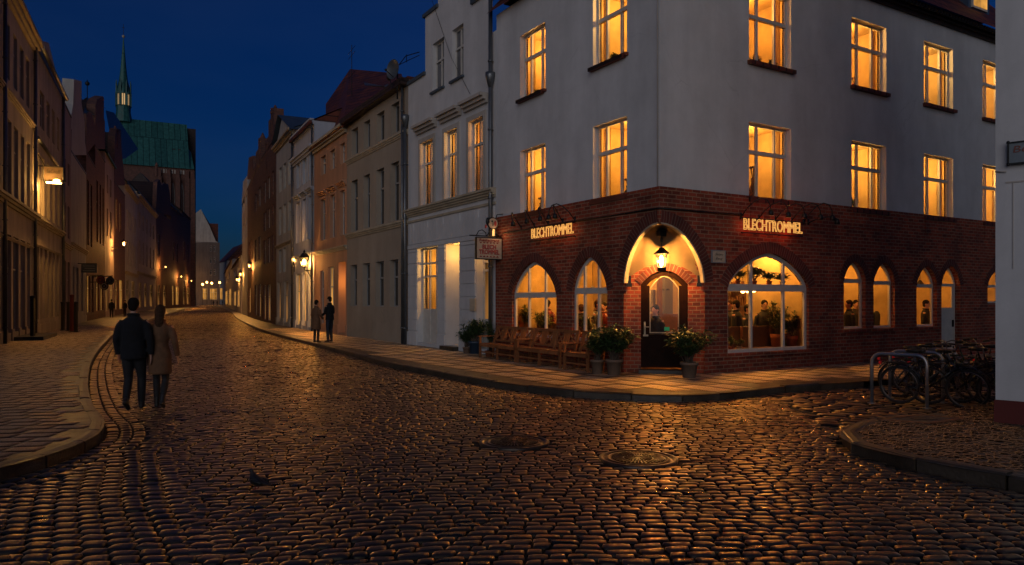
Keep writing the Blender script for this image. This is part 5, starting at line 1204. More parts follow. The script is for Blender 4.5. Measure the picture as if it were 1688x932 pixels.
for k in range(8):
    a = 2 * math.pi * (k + .5) / 8; c_, s_ = math.cos(a), math.sin(a)
    m.lathe([(w_(1.3), zt(158)), (w_(1.2), zt(140)), (.02, zt(133))], 5, (sx + w_(11) * c_, dx + w_(11) * s_), smooth=False)
    a = 2 * math.pi * k / 8; c_, s_ = math.cos(a), math.sin(a); t_ = Vector((-s_, c_))
    b_ = Vector((sx + w_(10.4) * c_, dx + w_(10.4) * s_)); m.poly([(b_.x - t_.x * w_(3.5), b_.y - t_.y * w_(3.5), zt(155)), (b_.x + t_.x * w_(3.5), b_.y + t_.y * w_(3.5), zt(155)), (sx + w_(7.5) * c_, dx + w_(7.5) * s_, zt(138))])
part('spire', m, M['copper'], sp)
m = MB(); m.ball((sx, dx, zt(60.5)), w_(2.4), n=10, m=6); part('spire_ball', m, M['trim'], sp)
m = MB(); m.tube([(sx, dx, zt(58)), (sx, dx, zt(40))], w_(.35), 5); m.bar((sx - w_(2), dx, zt(46)), (sx + w_(2), dx, zt(46)), w_(.6)); part('spire_cross', m, M['iron'], sp)

# ================================================================== white building end on the right
p0 = g2(1641, 697); p1_ = g2(1688, 701.5); fw_ = Fac(p0, p0 + (p1_ - p0).normalized() * 5)
WB = thing('white_wall_building', 'plain whitish building end with dark red base at the right edge', 'building', (fw_.A.x, fw_.A.y, 0), fw_.rz)
zrb = fw_.z(1643, 659)
m = MB(); m.box(0, 5, .0, 5, zrb, 13); part('wall', m, M['white'], WB)
m = MB(); m.box(-.015, 5, -.02, 5.0, -.3, zrb - .003); part('red_base', m, M['red'], WB)
zz1 = fw_.z(1660, 300); m = MB(); m.box(.12, .5, -.012, -.001, zz1 - .02, zz1 + .0); m.box(.20, .208, -.012, -.001, zz1 - 1.2, zz1 - .02); m.tube([(.0, -.01, fw_.z(1645, 283)), (.13, -.03, fw_.z(1655, 284))], .01, 6); part('wall_fitting', m, M['white2'], WB)
# ================================================================== lanterns and signs
def offd(fac, s, px):
    P = fac.A + fac.u * s; k = (px - CX) / F; return (k * P.y - P.x) / (fac.n.x - k * fac.n.y)
def lantern_head(t, sc=1.0, z=0, simple=False, bulb='bulb'):
    q = MB(); q.lathe([(.10 * sc, z), (.12 * sc, z + .03 * sc)], 6, smooth=False); q.lathe([(.25 * sc, z + .46 * sc), (.27 * sc, z + .49 * sc), (.13 * sc, z + .68 * sc), (.05 * sc, z + .72 * sc), (.06 * sc, z + .78 * sc), (.01, z + .86 * sc)], 6, smooth=False)
    if not simple:
        for k in range(6):
            a = 2 * math.pi * k / 6; q.bar((.115 * sc * math.cos(a), .115 * sc * math.sin(a), z + .03 * sc), (.235 * sc * math.cos(a), .235 * sc * math.sin(a), z + .46 * sc), .014 * sc)
    part('lantern_frame', q, M['iron'], t)
    q = MB(); q.ball((0, 0, z + .26 * sc), .085 * sc, rz=.14 * sc, n=8, m=6); part('bulb', q, M[bulb], t)
    if not simple:
        q = MB(); q.lathe([(.105 * sc, z + .03 * sc), (.225 * sc, z + .46 * sc)], 6, smooth=False, cap=False); part('glass', q, M['glass'], t)
def wall_lantern(label, fac, pxw, pxl, py, e, sc=1.0, simple=False, group=None, arm_drop=.0, up=True):
    s = fac.s(pxw); d = offd(fac, s, pxl); P = fac.w(s, d); z = zat(py, P.y)
    t = thing('street_lantern', label, 'street lamp', (P.x, P.y, z - .3 * sc), fac.rz, group)
    lantern_head(t, sc, 0, simple, 'bulb' if not simple else 'bulbfar')
    q = MB(); q.tube([(0, 0, .02), (0, 0, -.12), (0, -d * .15, -.16), (0, -d * .98, -.18)], .025 * (1 + (simple) * .8), 6); q.tube([(0, -d * .98, -.55), (0, -d * .6, -.30), (0, -d * .3, -.17)], .016, 5); q.box(-.05, .05, -d * .98 - .03, -d - .002, -.62, -.05)
    part('bracket', q, M['iron'], t)
    point('lantern_light', (0, -.0, .26 * sc), e, (1, .43, .09), .12, t); return t
wall_lantern('old fashioned lantern on a wall arm, the largest on the left side', h7, 184, 204, 402, 3200)
G = 'street lanterns receding along both sides'
wall_lantern('street lantern before the dark brick house in front of the church', h11, 262, 273, 440, 2200, simple=True, group=G)
wall_lantern('small distant lantern, first one beyond the church corner', h12, 292, 299, 456, 2200, simple=True, group=G)
wall_lantern('smallest distant lantern on the left side', h13, 309, 315.5, 463, 2200, simple=True, group=G)
wall_lantern('bright lantern on the pale blue house above the standing couple', f4, 513, 501.5, 431, 2000, sc=1.15)
wall_lantern('lantern at the edge of the grey gabled house partly behind the downpipe', f5, 485.5, 486.5 - 2.5, 428, 60, sc=.5, simple=True)
wall_lantern('street lantern before the narrow brick house in the right row', f8, 416, 411, 438, 1700, simple=True, group=G)
wall_lantern('distant lantern before the whitish narrow house in the right row', f9, 401, 396.5, 452, 1700, simple=True, group=G)
wall_lantern('most distant lantern on the right row', f10, 394, 390.5, 461, 1700, simple=True, group=G)
for i, (px, py, Y, e) in enumerate(((341, 466.5, 285, 900), (349, 468, 280, 500), (362, 467, 285, 700), (334, 470, 270, 400))):
    P = along(px, Y); z = zat(py, Y)
    t = thing('street_lantern', ['far street end lantern left of the gable', 'far street end lantern in the middle of the grey building', 'far street end lantern at the right corner of the grey building', 'far street end lantern nearest the church'][i], 'street lamp', (P.x, P.y, 0), 0, 'lanterns at the street end')
    q = MB(); q.tube([(0, 0, 0), (0, 0, z)], .07, 6); part('pole', q, M['iron'], t); q = MB(); q.ball((0, 0, z + .2), .42, n=8, m=6); part('bulb', q, M['bulbfar'], t); q = MB(); q.lathe([(.5, z + .62), (.1, z + .95)], 6); part('cap', q, M['iron'], t)
    point('lantern_light', (0, -.9, z), e, (1, .43, .09), .3, t)
# entrance lantern hanging under the plaster vault
Yl = 16.75; P = along(1090.5, Yl); z0 = zat(448, Yl)
t = thing('entrance_lantern', 'lit hexagonal lantern hanging under the plaster vault over the door', 'lantern', (P.x, P.y, z0), RZ)
k = (448 - 416) / F * Yl / .78
q = MB(); q.lathe([(.05, 0), (.10, .02), (.115, .09), (.10, .10)], 6, smooth=False); q.lathe([(.175, .40), (.18, .42), (.05, .54), (.02, .56)], 6, smooth=False)
for i in range(6):
    a = 2 * math.pi * i / 6; q.bar((.10 * math.cos(a), .10 * math.sin(a), .09), (.135 * math.cos(a), .135 * math.sin(a), .41), .011)
part('lantern_frame', q, M['iron'], t)
q = MB(); q.lathe([(.02, .11), (.045, .16), (.045, .33), (.02, .37)], 10); part('bulb', q, M['bulb'], t)
q = MB(); q.lathe([(.095, .10), (.13, .40)], 6, smooth=False, cap=False); part('glass', q, M['glass'], t)
q = MB(); q.tube([(0, 0, .55), (0, 0, .66)], .012, 6); q.lathe([(.035, .66), (.035, .76)], 8); q.box(-.10, .10, -.05, .06, .80, .93); q.lathe([(.13, .93), (.03, 1.02)], 6, smooth=False); q.bar((0, 0, .7), (0, .0, .85), .03); q.bar((0, .05, .87), (0.25, .33, .87), .03)
part('bracket', q, M['iron'], t)
point('lantern_light', (0, 0, .25), 620, (1, .42, .085), .07, t)
# hanging restaurant sign, at right angles to the wall
s = fL.s(829); d = offd(fL, s, 785); Pa = fL.w(s, 0); Po = fL.w(s, d); wd = -d
ang = math.atan2(fL.n.y, fL.n.x)
d1_ = offd(fL, s, 826); Pr = fL.w(s, d1_)
zt_, zb_ = zat(392, Po.y), zat(426, Po.y)
t = thing('hanging_sign', 'square cream hanging sign reading Restaurant Blech Trommel on a curled iron arm', 'hanging sign', (Po.x, Po.y, 0), ang)
ws = -(d - d1_)
q = MB(); q.box(0, ws, -.03, .03, zb_, zt_); part('board', q, M['signwhite'], t)
q = MB()
for a, b, c, e in ((-.02, ws + .02, zt_ - .0, zt_ + .025), (-.02, ws + .02, zb_ - .025, zb_)): q.box(a, b, -.045, .045, c, e)
for a in (-.022, ws): q.box(a, a + .022, -.045, .045, zb_, zt_)
q.tube([(-.22, 0, zt_ + .06), (wd, 0, zt_ + .06)], .018, 8); q.tube([(0.0, 0, zt_ + .06), (.08, 0, zt_ + .2), (.2, 0, zt_ + .24), (.32, 0, zt_ + .16), (.34, 0, zt_ + .07)], .014, 6); q.tube([(.36, 0, zt_ + .07), (.46, 0, zt_ + .22), (.58, 0, zt_ + .24), (.70, 0, zt_ + .16), (.76, 0, zt_ + .07)], .014, 6)
q.tube([(wd, 0, zt_ - .35), (wd - .25, 0, zt_ - .12), (wd - .1, 0, zt_ + .04)], .014, 6); q.tube([(wd, 0, zt_ + .75), (wd - .2, 0, zt_ + .72), (wd - .32, 0, zt_ + .4), (wd - .2, 0, zt_ + .07)], .014, 6)
part('iron_arm', q, M['iron'], t)
hh = zt_ - zb_
text_part('lettering', 'Restaurant', hh * .19, M['signred'], t, (ws / 2, -.034, zt_ - hh * .11), ws * .80, offset=.004)
text_part('lettering', 'BLECH', hh * .30, M['signpink'], t, (ws / 2, -.034, zt_ - hh * .44), ws * .55, outline=.008)
text_part('lettering', 'TROMMEL', hh * .30, M['signpink'], t, (ws / 2, -.034, zt_ - hh * .69), ws * .82, outline=.008)
q = MB()
for i in range(6):
    a = ws * .10 + i * ws * .8 / 6; b = a + ws * .8 / 6 - .012
    q.poly([(a, -.034, zt_ - hh * .20), ((a + b) / 2, -.034, zt_ - hh * .28), (b, -.034, zt_ - hh * .20)]); q.poly([(a, -.034, zb_ + hh * .06), ((a + b) / 2, -.034, zb_ + hh * .15), (b, -.034, zb_ + hh * .06)])
part('triangle_border', q, M['signred'], t)
xd = .44 * ws + .18; zd_ = zat(367, Po.y)
q = MB(); n = 28
c0 = [q.p(xd + .155 * math.cos(2 * math.pi * i / n), -.04, zd_ + .155 * math.sin(2 * math.pi * i / n)) for i in range(n)]; c1 = [q.p(xd + .155 * math.cos(2 * math.pi * i / n), .04, zd_ + .155 * math.sin(2 * math.pi * i / n)) for i in range(n)]
q.face(c0); q.face(c1)
for i in range(n): q.face((c0[i], c0[(i + 1) % n], c1[(i + 1) % n], c1[i]))
part('drum_disc', q, M['signwhite'], t)
q = MB(); q.tube([(xd + .17 * math.cos(2 * math.pi * i / 24), 0, zd_ + .17 * math.sin(2 * math.pi * i / 24)) for i in range(24)], .022, 6, closed=True); q.ball((xd - .16, 0, zd_ + .05), .07, .05, .12); q.tube([(xd - .10, 0, zt_ + .06), (xd - .12, 0, zd_ - .12)], .018, 6); part('disc_rim', q, M['iron'], t)
q = MB(); q.poly([(xd - .09, -.045, zd_ + .06), (xd - .01, -.045, zd_ + .09), (xd + .01, -.045, zd_ - .06), (xd - .03, -.045, zd_ - .08), (xd - .02, -.045, zd_ + .03)]); part('dark_figure', q, M['bikegreen'], t)
q = MB(); q.poly([(xd + .07 + .045 * math.cos(a * .5236), -.045, zd_ + .08 * math.sin(a * .5236)) for a in range(12)]); q.ball((xd - .23, 0, zd_ - .10), .035, .02, .06); part('red_figure', q, M['signpink'], t)
q = MB(); q.tube([(xd + .03, 0, zt_ + .08), (xd + .03, 0, zd_ - .17)], .035, 8); part('lamp_tube', q, glow('sign_lamp_glow', (1, .5, .14), 1.6), t)
point('sign_lamp', (xd + .1, -.16, zt_ + .14), 2.2, (1, .5, .2), .04, t)
# neon signs over the windows
def neon(fac, pa, pb, ya0, ya1, label, glowcol):
    s0, s1 = fac.s(pa, -.22), fac.s(pb, -.22); z1, z0 = fac.z(pa, ya0, -.22), fac.z(pa, ya1, -.22); P = fac.w(s0, -.22)
    t = thing('neon_sign', label, 'neon sign', (P.x, P.y, 0), fac.rz); L = s1 - s0; h = z1 - z0
    text_part('lettering', 'BLECHTROMMEL', h * 1.30, M['neon'], t, (L / 2, -.02, (z0 + z1) / 2 + .01), L * .98, outline=.009)
    q = MB(); q.box(-.02, L + .02, -.012, .012, z0 - .05, z0 - .02); q.box(-.02, L + .02, -.012, .012, z1 + .02, z1 + .045)
    for i in range(5): x = L * (i + .5) / 5; q.bar((x, 0, z0 - .03), (x, .185, z0 - .03), .015); q.bar((x, 0, z1 + .03), (x, .185, z1 + .03), .015)
    part('rail', q, M['iron'], t)
    for i in range(3): point('neon_glow', (L * (i + .5) / 3, -.10, (z0 + z1) / 2), 3.0 * glowcol[1], glowcol[0], .06, t)
    return s0, s1, z0, z1
SG = neon(fL, 876, 947, 379, 396, 'orange outlined neon letters over the arched windows left of the entrance', ((1, .25, .06), .5))
SH = neon(fR, 1223, 1322, 361, 381, 'orange outlined neon letters in a red glow over the large arched window', ((1, .10, .05), 1.3))
def goosenecks(fac, S, xs, zw, lab):
    for i, (px, flip, rise) in enumerate(xs):
        s = fac.s(px); P = fac.w(s, -.04)
        t = thing('gooseneck_lamp', lab[i], 'spot lamp', (P.x, P.y, 0), fac.rz, 'unlit gooseneck spot lamps over the neon letters')
        a = [(0, 0, zw)] + [(flip * .42 * (1 - math.cos(u)) * .5, -.55 * math.sin(u * .62), zw + .42 * rise * math.sin(u)) for u in (.5, 1.0, 1.5, 2.0, 2.5, 2.9)]
        q = MB(); q.tube(a, .014, 6); q.tube([(0, 0, zw - .05), (0, 0, zw + .1)], .03, 8); part('arm', q, M['iron'], t)
        e = a[-1]; q = MB(); q.lathe([(.02, .06), (.055, .03), (.07, -.08), (.06, -.085)], 10, (0, 0)); o = part('lamp_head', q, M['iron'], t, loc=e)
zz0 = SG[3] + .10
goosenecks(fL, SG, [(862, 1, 1), (884, 1, 1), (906, 1, 1), (930, 1, 1), (950, -1, 1)], zz0, ['black gooseneck lamp at the left end of the left neon letters', 'black gooseneck lamp second from the left over the left neon letters', 'black gooseneck lamp over the middle of the left neon letters', 'black gooseneck lamp fourth along the left neon letters', 'black gooseneck lamp at the right end of the left neon letters'])
zz0 = SH[3] + .06
goosenecks(fR, SH, [(1219, 1, 1), (1248, 1, .9), (1275, 1, .9), (1302, 1, 1), (1322, 1, 1.1), (1330, 1, .3)], zz0, ['black gooseneck lamp at the left end of the red glowing letters', 'black gooseneck lamp second from the left over the red glowing letters', 'black gooseneck lamp over the middle of the red glowing letters', 'black gooseneck lamp fourth along the red glowing letters', 'tall black gooseneck lamp at the right end of the red glowing letters', 'low drooping gooseneck lamp beyond the right end of the red glowing letters'])
def wallsign(name, label, cat, fac, a, b, y0, y1, mat_, d=-.05, th=.03, lines=(), lm='signdark', frame=None, lsize=.3):
    s0, s1 = fac.s(a, d), fac.s(b, d); z1, z0 = fac.z(a, y0, d), fac.z(a, y1, d); P = fac.w(s0, d)
    t = thing(name, label, cat, (P.x, P.y, 0), fac.rz); q = MB(); q.box(0, s1 - s0, 0, th, z0, z1); part('board', q, M[mat_], t)
    if frame:
        q = MB()
        for p in ((-.02, s1 - s0 + .02, z1, z1 + .02), (-.02, s1 - s0 + .02, z0 - .02, z0), (-.02, 0, z0, z1), (s1 - s0, s1 - s0 + .02, z0, z1)): q.box(p[0], p[1], -.012, th, p[2], p[3])
        part('frame', q, M[frame], t)
    for tx, fy, w, sh in lines: text_part('lettering', tx, (z1 - z0) * lsize, M[lm], t, ((s1 - s0) * (.5 if w < 2 else w - 2), -.004, z0 + (z1 - z0) * fy), (s1 - s0) * (w if w < 2 else .5), shear=sh, extrude=.001)
    return t
wallsign('wall_plaque', 'small white plaque with black script on the brick between entrance and large window', 'plaque', fR, 1174.5, 1195, 413.5, 432, 'signwhite', d=-.075, lines=(('Sazyu', .70, .65, .4), ('Eeug', .32, .55, .4)), frame='frame2')
# street sign on the white wall at the right edge
s0 = fw_.s(1662, -.06); P = fw_.w(s0, -.06); zA, zB = fw_.z(1664, 236, -.06), fw_.z(1664, 271, -.06)
t = thing('street_sign', 'framed grey street name sign with dark red script on the right wall', 'street sign', (P.x, P.y, 0), fw_.rz)
q = MB(); q.box(0, .62, 0, .015, zB, zA); part('board', q, M['signgrey'], t)
q = MB(); q.bar((0, -.01, zB - .02), (0, -.01, zA + .02), .022); q.bar((-.02, -.01, zA), (.64, -.01, zA), .018); q.bar((-.02, -.01, zB), (.64, -.01, zB), .022); q.ball((0, -.01, zA + .01), .02); q.ball((0, -.01, zB - .01), .02); part('frame', q, M['iron'], t)
text_part('lettering', 'Beaube', .13, M['signletter'], t, (.30, -.006, zA - .10), .50, extrude=.002, shear=.15); text_part('lettering', 'Stre', .13, M['signletter'], t, (.36, -.006, zB + .10), .24, extrude=.002, shear=.15)
# bright hanging sign on the left
s = h2.s(62); d = offd(h2, s, 104.5); P = h2.w(s, 0); Po = h2.w(s, d); ang = math.atan2(-h2.n.y, -h2.n.x)
zt_, zb_ = zat(277, Po.y), zat(302, Po.y); Lw = -d
t = thing('lit_hanging_sign', 'hanging shop sign box glowing brightly from below on the left row', 'hanging sign', (P.x, P.y, 0), ang)
x0_ = .25
q = MB(); q.box(x0_, Lw, -.07, .07, zb_ + .05, zt_); part('board', q, M['signdim'], t)
q = MB(); q.tube([(x0_, -.08, zb_ + .05), (x0_, -.08, zt_), (Lw, -.08, zt_), (Lw, -.08, zb_ + .05)], .03, 6); q.tube([(0, 0, zt_ + .02), (Lw, 0, zt_ + .02)], .03, 6); q.tube([(0, 0, zb_ - .1), (0, 0, zt_ + .25)], .035, 6); q.tube([(.02, 0, zt_ + .6), (.3, 0, zt_ + .05)], .02, 5); q.tube([(Lw + .06, 0, zb_), (Lw + .06, 0, zt_)], .02, 6); q.box(x0_, Lw, -.2, .2, zb_ + .012, zb_ + .03); part('frame', q, M['iron'], t)
text_part('lettering', 'SaCroff', .28, M['signdark'], t, ((x0_ + Lw) / 2, -.076, zt_ - .24), (Lw - x0_) * .66, extrude=.002)
q = MB(); q.box(x0_ + .12, Lw - .1, -.10, .10, zb_ - .05, zb_ + .01); part('lamp_tube', q, M['bulb'], t)
q = MB(); q.ball(((x0_ + Lw) / 2 + .15, -.13, zb_ + .08), .15, .04, .07); part('bulb', q, M['bulb'], t)
point('sign_lamp', ((x0_ + Lw) / 2, -.25, zb_ - .2), 270, (1, .50, .12), .15, t); point('sign_lamp', (.3, -.35, zb_ - .1), 90, (1, .50, .12), .1, t)
# small signs farther left
s = h4.s(128); d = offd(h4, s, 160); P = h4.w(s, d); L_ = -offd(h4, s, 160) + offd(h4, s, 134)
t = thing('projecting_sign', 'dark blue oblong shop sign projecting over the left pavement', 'shop sign', (P.x, P.y, zat(450, P.y)), math.atan2(-h4.n.y, -h4.n.x) )
q = MB(); q.box(-L_, 0, -.05, .05, 0, .62); part('board', q, M['potblue'], t); q = MB(); q.tube([(-L_ - .8, 0, .66), (0, 0, .66)], .03, 5); part('iron_arm', q, M['iron'], t)
q = MB()
for i in range(3): q.box(-L_ * (.9 - .1 * (i % 2)), -L_ * .15, -.056, -.051, .12 + .17 * i, .17 + .17 * i)
part('lettering', q, M['signgrey'], t)
for px, py, r_, ml, lb in ((166, 462, .30, 'signred', 'dark red round guild sign beside the blue oblong sign'), (172, 472, .26, 'signwhite', 'pale round guild sign low among the signs on the left'), (181.5, 463, .28, 'bikeblue', 'blue round sign on an arm left of the street lantern')):
    Y = 60; P = along(px, Y); t = thing('round_sign', lb, 'shop sign', (P.x, P.y, zat(py, Y)), 0, 'round projecting shop signs')
    q = MB(); n = 20; a_ = [q.p(r_ * math.cos(6.2832 * i / n), -.04, r_ * math.sin(6.2832 * i / n)) for i in range(n)]; b_ = [q.p(r_ * math.cos(6.2832 * i / n), .04, r_ * math.sin(6.2832 * i / n)) for i in range(n)]
    q.face(a_); q.face(b_)
    for i in range(n): q.face((a_[i], a_[(i + 1) % n], b_[(i + 1) % n], b_[i]))
    part('disc', q, M[ml], t); q = MB(); q.tube([(r_ * 1.1 * math.cos(6.2832 * i / n), 0, r_ * 1.1 * math.sin(6.2832 * i / n)) for i in range(n)], .04, 5, closed=True); q.tube([(-2.6, 2.0, r_ + .1), (.2, 0, r_ + .1)], .035, 5); part('iron_arm', q, M['iron'], t)
    q = MB(); q.tube([(r_ * .5 * math.cos(6.2832 * i / n), -.05, r_ * .5 * math.sin(6.2832 * i / n)) for i in range(n)], .05, 5, closed=True); part('ring', q, M['signdark'], t)
for i, (px, py, hgt, ml, lb) in enumerate(((103.5, 545, 1.62, 'signdark', 'slim dark post leftmost of the posts on the left pavement'), (113, 546, 1.62, 'signdark', 'slim dark post just left of the red one on the left pavement'), (118.5, 547.5, 2.0, 'red', 'dark red post among the dark posts on the left pavement'), (125, 548, 1.62, 'signdark', 'slim dark post just right of the red one on the left pavement'),
                                 (54, 560, 1.9, 'signdark', 'thick dark post by the first downpipe of the left row'))):
    P = ground(px, py); t = thing('post', lb, 'post', P, 0, 'posts standing on the left pavement')
    q = MB(); q.box(-.075, .075, -.06, .06, .04, hgt - .1); part('shaft', q, M[ml], t); q = MB(); q.lathe([(.10, hgt - .1), (.12, hgt - .04), (.03, hgt)], 10); part('cap', q, M[ml], t); q = MB(); q.lathe([(.17, 0), (.15, .04)], 14); part('foot', q, M['iron'], t)
# satellite dish and antenna on the roof edge
P = f2.w(f2.s(667), -.3, 0); zD = f2.z(667, 108, -.3)
t = thing('satellite_dish', 'round satellite dish with smaller one beside it above the beige house eave', 'satellite dish', (P.x, P.y, zD), f2.rz + .3)
q = MB(); q.smooth = True
n = 20; pr = [(0, 0), (.15, .02), (.28, .07), (.38, .13)]; rg = [[q.p(r * math.cos(6.2832 * i / n), -.1 - y, r * math.sin(6.2832 * i / n)) for i in range(n)] for r, y in ((.01, 0), *pr[1:])]
for a, b in zip(rg, rg[1:]):
    for i in range(n): q.face((a[i], a[(i + 1) % n], b[(i + 1) % n], b[i]))
part('dish', q, M['dish'], t)
q = MB(); q.tube([(0, 0, -1.1), (0, 0, .1)], .03, 6); q.tube([(0, -.12, -.33), (0, -.55, -.12)], .015, 5); q.ball((0, -.56, -.1), .05); q.ball((-.5, 0, -.12), .16, .06, .16); q.tube([(-.5, 0, -.2), (-.3, 0, -.6), (0, 0, -.7)], .02, 5); q.tube([(.1, 0, .2), (.5, 0, .45), (1.3, 0, .42)], .018, 5); q.tube([(.1, 0, .2), (.6, 0, .25), (1.3, 0, .3)], .014, 5); q.bar((.55, 0, .2), (.55, 0, .5), .02)
part('mast', q, M['iron'], t)
P = f4.w(f4.s(520), 2); zA = f4.z(533, 172, 2)
t = thing('roof_antenna', 'thin television antenna above the pale blue house', 'antenna', (P.x, P.y, f4.z(533, 190, 2) - 1.2), f4.rz)
q = MB(); q.tube([(0, 0, 0), (0, 0, 3.6)], .02, 4); part('mast', q, M['iron'], t); q = MB()
for z in (1.9, 3.0, 3.3): q.tube([(-.7, 0, z), (.7, 0, z + .05)], .015, 4)
part('element', q, M['iron'], t)

# ================================================================== benches
def bench(label, s0, s1, legs, d=-.80):
    L = s1 - s0; P = fL.w(s0, d); t = thing('wooden_bench', label, 'bench', (P.x, P.y, 0), fL.rz, 'wooden benches along the restaurant wall')
    q = MB()
    for i in range(6): q.box(.03, L - .03, .02 + i * .078, .02 + i * .078 + .062, .415, .438)
    part('seat', q, M['wood'], t)
    q = MB(); q.box(.0, L, .0, .03, .34, .41); q.box(.0, L, .46, .49, .34, .41)
    for y in (.02, .46): q.box(.05, L - .05, y, y + .02, .16, .20)
    part('seat_rail', q, M['wood'], t)
    n = len(legs)
    for x in legs:
        q = MB(); q.box(x - .03, x + .03, .0, .055, 0, .62 if (x in (legs[0], legs[-1])) else .41); part('leg', q, M['wood'], t)
        q = MB(); q.bar((x, .46, 0), (x, .49, .44), .055); q.bar((x, .49, .43), (x, .62, .90), .055); part('leg', q, M['wood'], t)
    for x in (legs[0], legs[-1]): q = MB(); q.box(x - .04, x + .04, -.04, .55, .622, .65); part('armrest', q, M['wood'], t)
    q = MB(); bk = lambda z: .49 + (z - .43) * .277
    q.bar((0, bk(.90), .90), (L, bk(.90), .90), .04, .075); q.bar((0, bk(.52), .52), (L, bk(.52), .52), .035, .05)
    nb = max(2, round(L / .48)); w = L / nb
    for i in range(nb):
        a, b = i * w + .10, (i + 1) * w - .10
        for x in (i * w + .03, a, b, (i + 1) * w - .03): q.bar((x, bk(.53), .53), (x, bk(.88), .88), .02, .045)
        q.bar((a, bk(.54), .54), (b, bk(.87), .87), .015, .035); q.bar((a, bk(.87) + .004, .87), (b, bk(.54) + .004, .54), .015, .035)
    part('backrest', q, M['wood'], t)
S = lambda px: fL.s(px, -.80)
a, b, c, d_, e, f_, g_ = [S(x) for x in (789.5, 818, 851, 887.4, 922.6, 928, 968.5)]
bench('slatted wooden bench farthest left, beside the plants by the white house', a, c - .05, [0.03, b - a, c - .05 - a - .03])
bench('middle wooden bench with crossed slat back under the arched windows', c, e, [.03, d_ - c, e - c - .03])
bench('shorter wooden bench nearest the potted plants by the entrance', f_, g_, [.03, g_ - f_ - .03])

# ================================================================== potted plants
def leaf(mb, p, d, L, w):
    d = d.normalized(); up = Vector((0, 0, 1)); sd = d.cross(up); sd = sd.normalized() if sd.length > .05 else Vector((1, 0, 0))
    sd = (sd + Vector((random.gauss(0, .3), random.gauss(0, .3), random.gauss(0, .4)))).normalized()
    a = p; b = p + d * L * .45 + Vector((0, 0, .01)); c = p + d * L - Vector((0, 0, L * .25))
    mb.poly([tuple(a), tuple(b + sd * w), tuple(c), tuple(b - sd * w)])
def plant(label, P, pot_r, pot_h, R_, Hh, n=26, mat_='pot', leafmat='leaf', group='potted oleanders along the restaurant wall', seed=1, name='potted_plant', ll=.15, cat='potted plant'):
    random.seed(seed)
    t = thing(name, label, cat, P, random.random() * 6, group)
    q = MB(); q.lathe([(pot_r * .72, 0), (pot_r * .78, .01), (pot_r * .95, pot_h * .82), (pot_r * 1.08, pot_h * .83), (pot_r * 1.08, pot_h), (pot_r * .95, pot_h), (pot_r * .9, pot_h * .9)], 20, cap=True); part('pot', q, M[mat_], t)
    q = MB(); st = []
    for i in range(n):
        a = random.random() * 6.283; r = R_ * random.uniform(.25, .95) ; h = Hh * random.uniform(.55, 1.0) * (1.1 - .35 * (r / R_))
        b = Vector((pot_r * .4 * random.uniform(-1, 1), pot_r * .4 * random.uniform(-1, 1), pot_h * .88)); e = Vector((r * math.cos(a), r * math.sin(a), pot_h + h)); m_ = b.lerp(e, .5) + Vector((0, 0, h * .12)) - Vector((e.x, e.y, 0)) * .12
        pts = [b.lerp(m_, k / 3).lerp(m_.lerp(e, k / 3), k / 3) for k in range(4)]; q.tube(pts, [.009, .007, .005, .003], 4); st.append(pts)
    part('stems', q, M['bark'], t)
    q = MB()
    for pts in st:
        e, m_ = pts[-1], pts[-2]
        for j in range(34):
            k = random.random() ** .7; p = pts[1].lerp(pts[2], min(1, k * 2)) if k < .5 else pts[2].lerp(pts[3], (k - .5) * 2)
            a = random.random() * 6.283; dr = (pts[3] - pts[2]).normalized() * random.uniform(.2, 1.1) + Vector((math.cos(a), math.sin(a), random.uniform(-.25, .5)))
            leaf(q, p, dr, ll * random.uniform(.7, 1.3), ll * .10)
    part('foliage', q, M[leafmat], t); return t
plant('small potted shrub in front of the white house wall, left of the blue pot', ground(769.5, 583), .13, .20, .38, .66, 24, seed=3, ll=.17)
plant('shrub in a blue pot at the left end of the benches', ground(783, 583.5), .20, .40, .42, .70, 26, ll=.17, mat_='potblue', seed=4)
plant('smaller oleander in a taupe pot beside the last bench', ground(985, 616), .155, .32, .36, .66, 24, seed=5, ll=.18)
plant('large oleander in a taupe pot left of the entrance door', ground(1012.5, 619), .185, .36, .52, .80, 42, seed=6, ll=.19)
plant('large oleander in a taupe pot right of the entrance door', ground(1136, 623), .185, .34, .54, .78, 42, seed=7, ll=.19)
plant('climbing shrub against the downpipe at the left end of the brick wall', fL.w(.15, -.35), .12, .18, .22, 1.0, 12, mat_='potred', seed=9)

# ================================================================== cycle stand and bicycles
RD = Vector((.60, -.64)).normalized(); RP = Vector((.73, .68)).normalized()
b0 = ground(1437, 665, ROADZ); b1 = ground(1528, 673.5, ROADZ)
hoopL = (b1 - b0).length; ha = math.atan2(b1.y - b0.y, b1.x - b0.x); RD = (b1 - b0).normalized().xy; RP = Vector((-RD.y, RD.x))
def hoop(label, off):
    P = b0.xy + RP * off; t = thing('bicycle_hoop', label, 'bicycle stand', (P.x, P.y, ROADZ), ha, 'steel hoops of the bicycle stand')
    h = .88; r = .16; pts = [(0, 0, -.05), (0, 0, h - r)] + [(r - r * math.cos(a), 0, h - r + r * math.sin(a)) for a in (.4, .8, 1.2, 1.57)] + [(hoopL - r + r * math.sin(a), 0, h - r + r * math.cos(a)) for a in (0, .4, .8, 1.2, 1.57)] + [(hoopL, 0, -.05)]
    q = MB(); q.tube(pts, .030, 12); part('tube', q, M['galv'], t); q = MB(); q.lathe([(.07, .0), (.07, .012)], 14); q.lathe([(.07, .0), (.07, .012)], 14, (hoopL, 0)); part('base_flange', q, M['galv'], t)
hoop('nearest and brightest grey steel hoop of the bicycle stand', 0); hoop('second steel hoop, behind the nearest one among the bicycles', .95); hoop('rearmost steel hoop, almost hidden by the bicycles', 1.9)
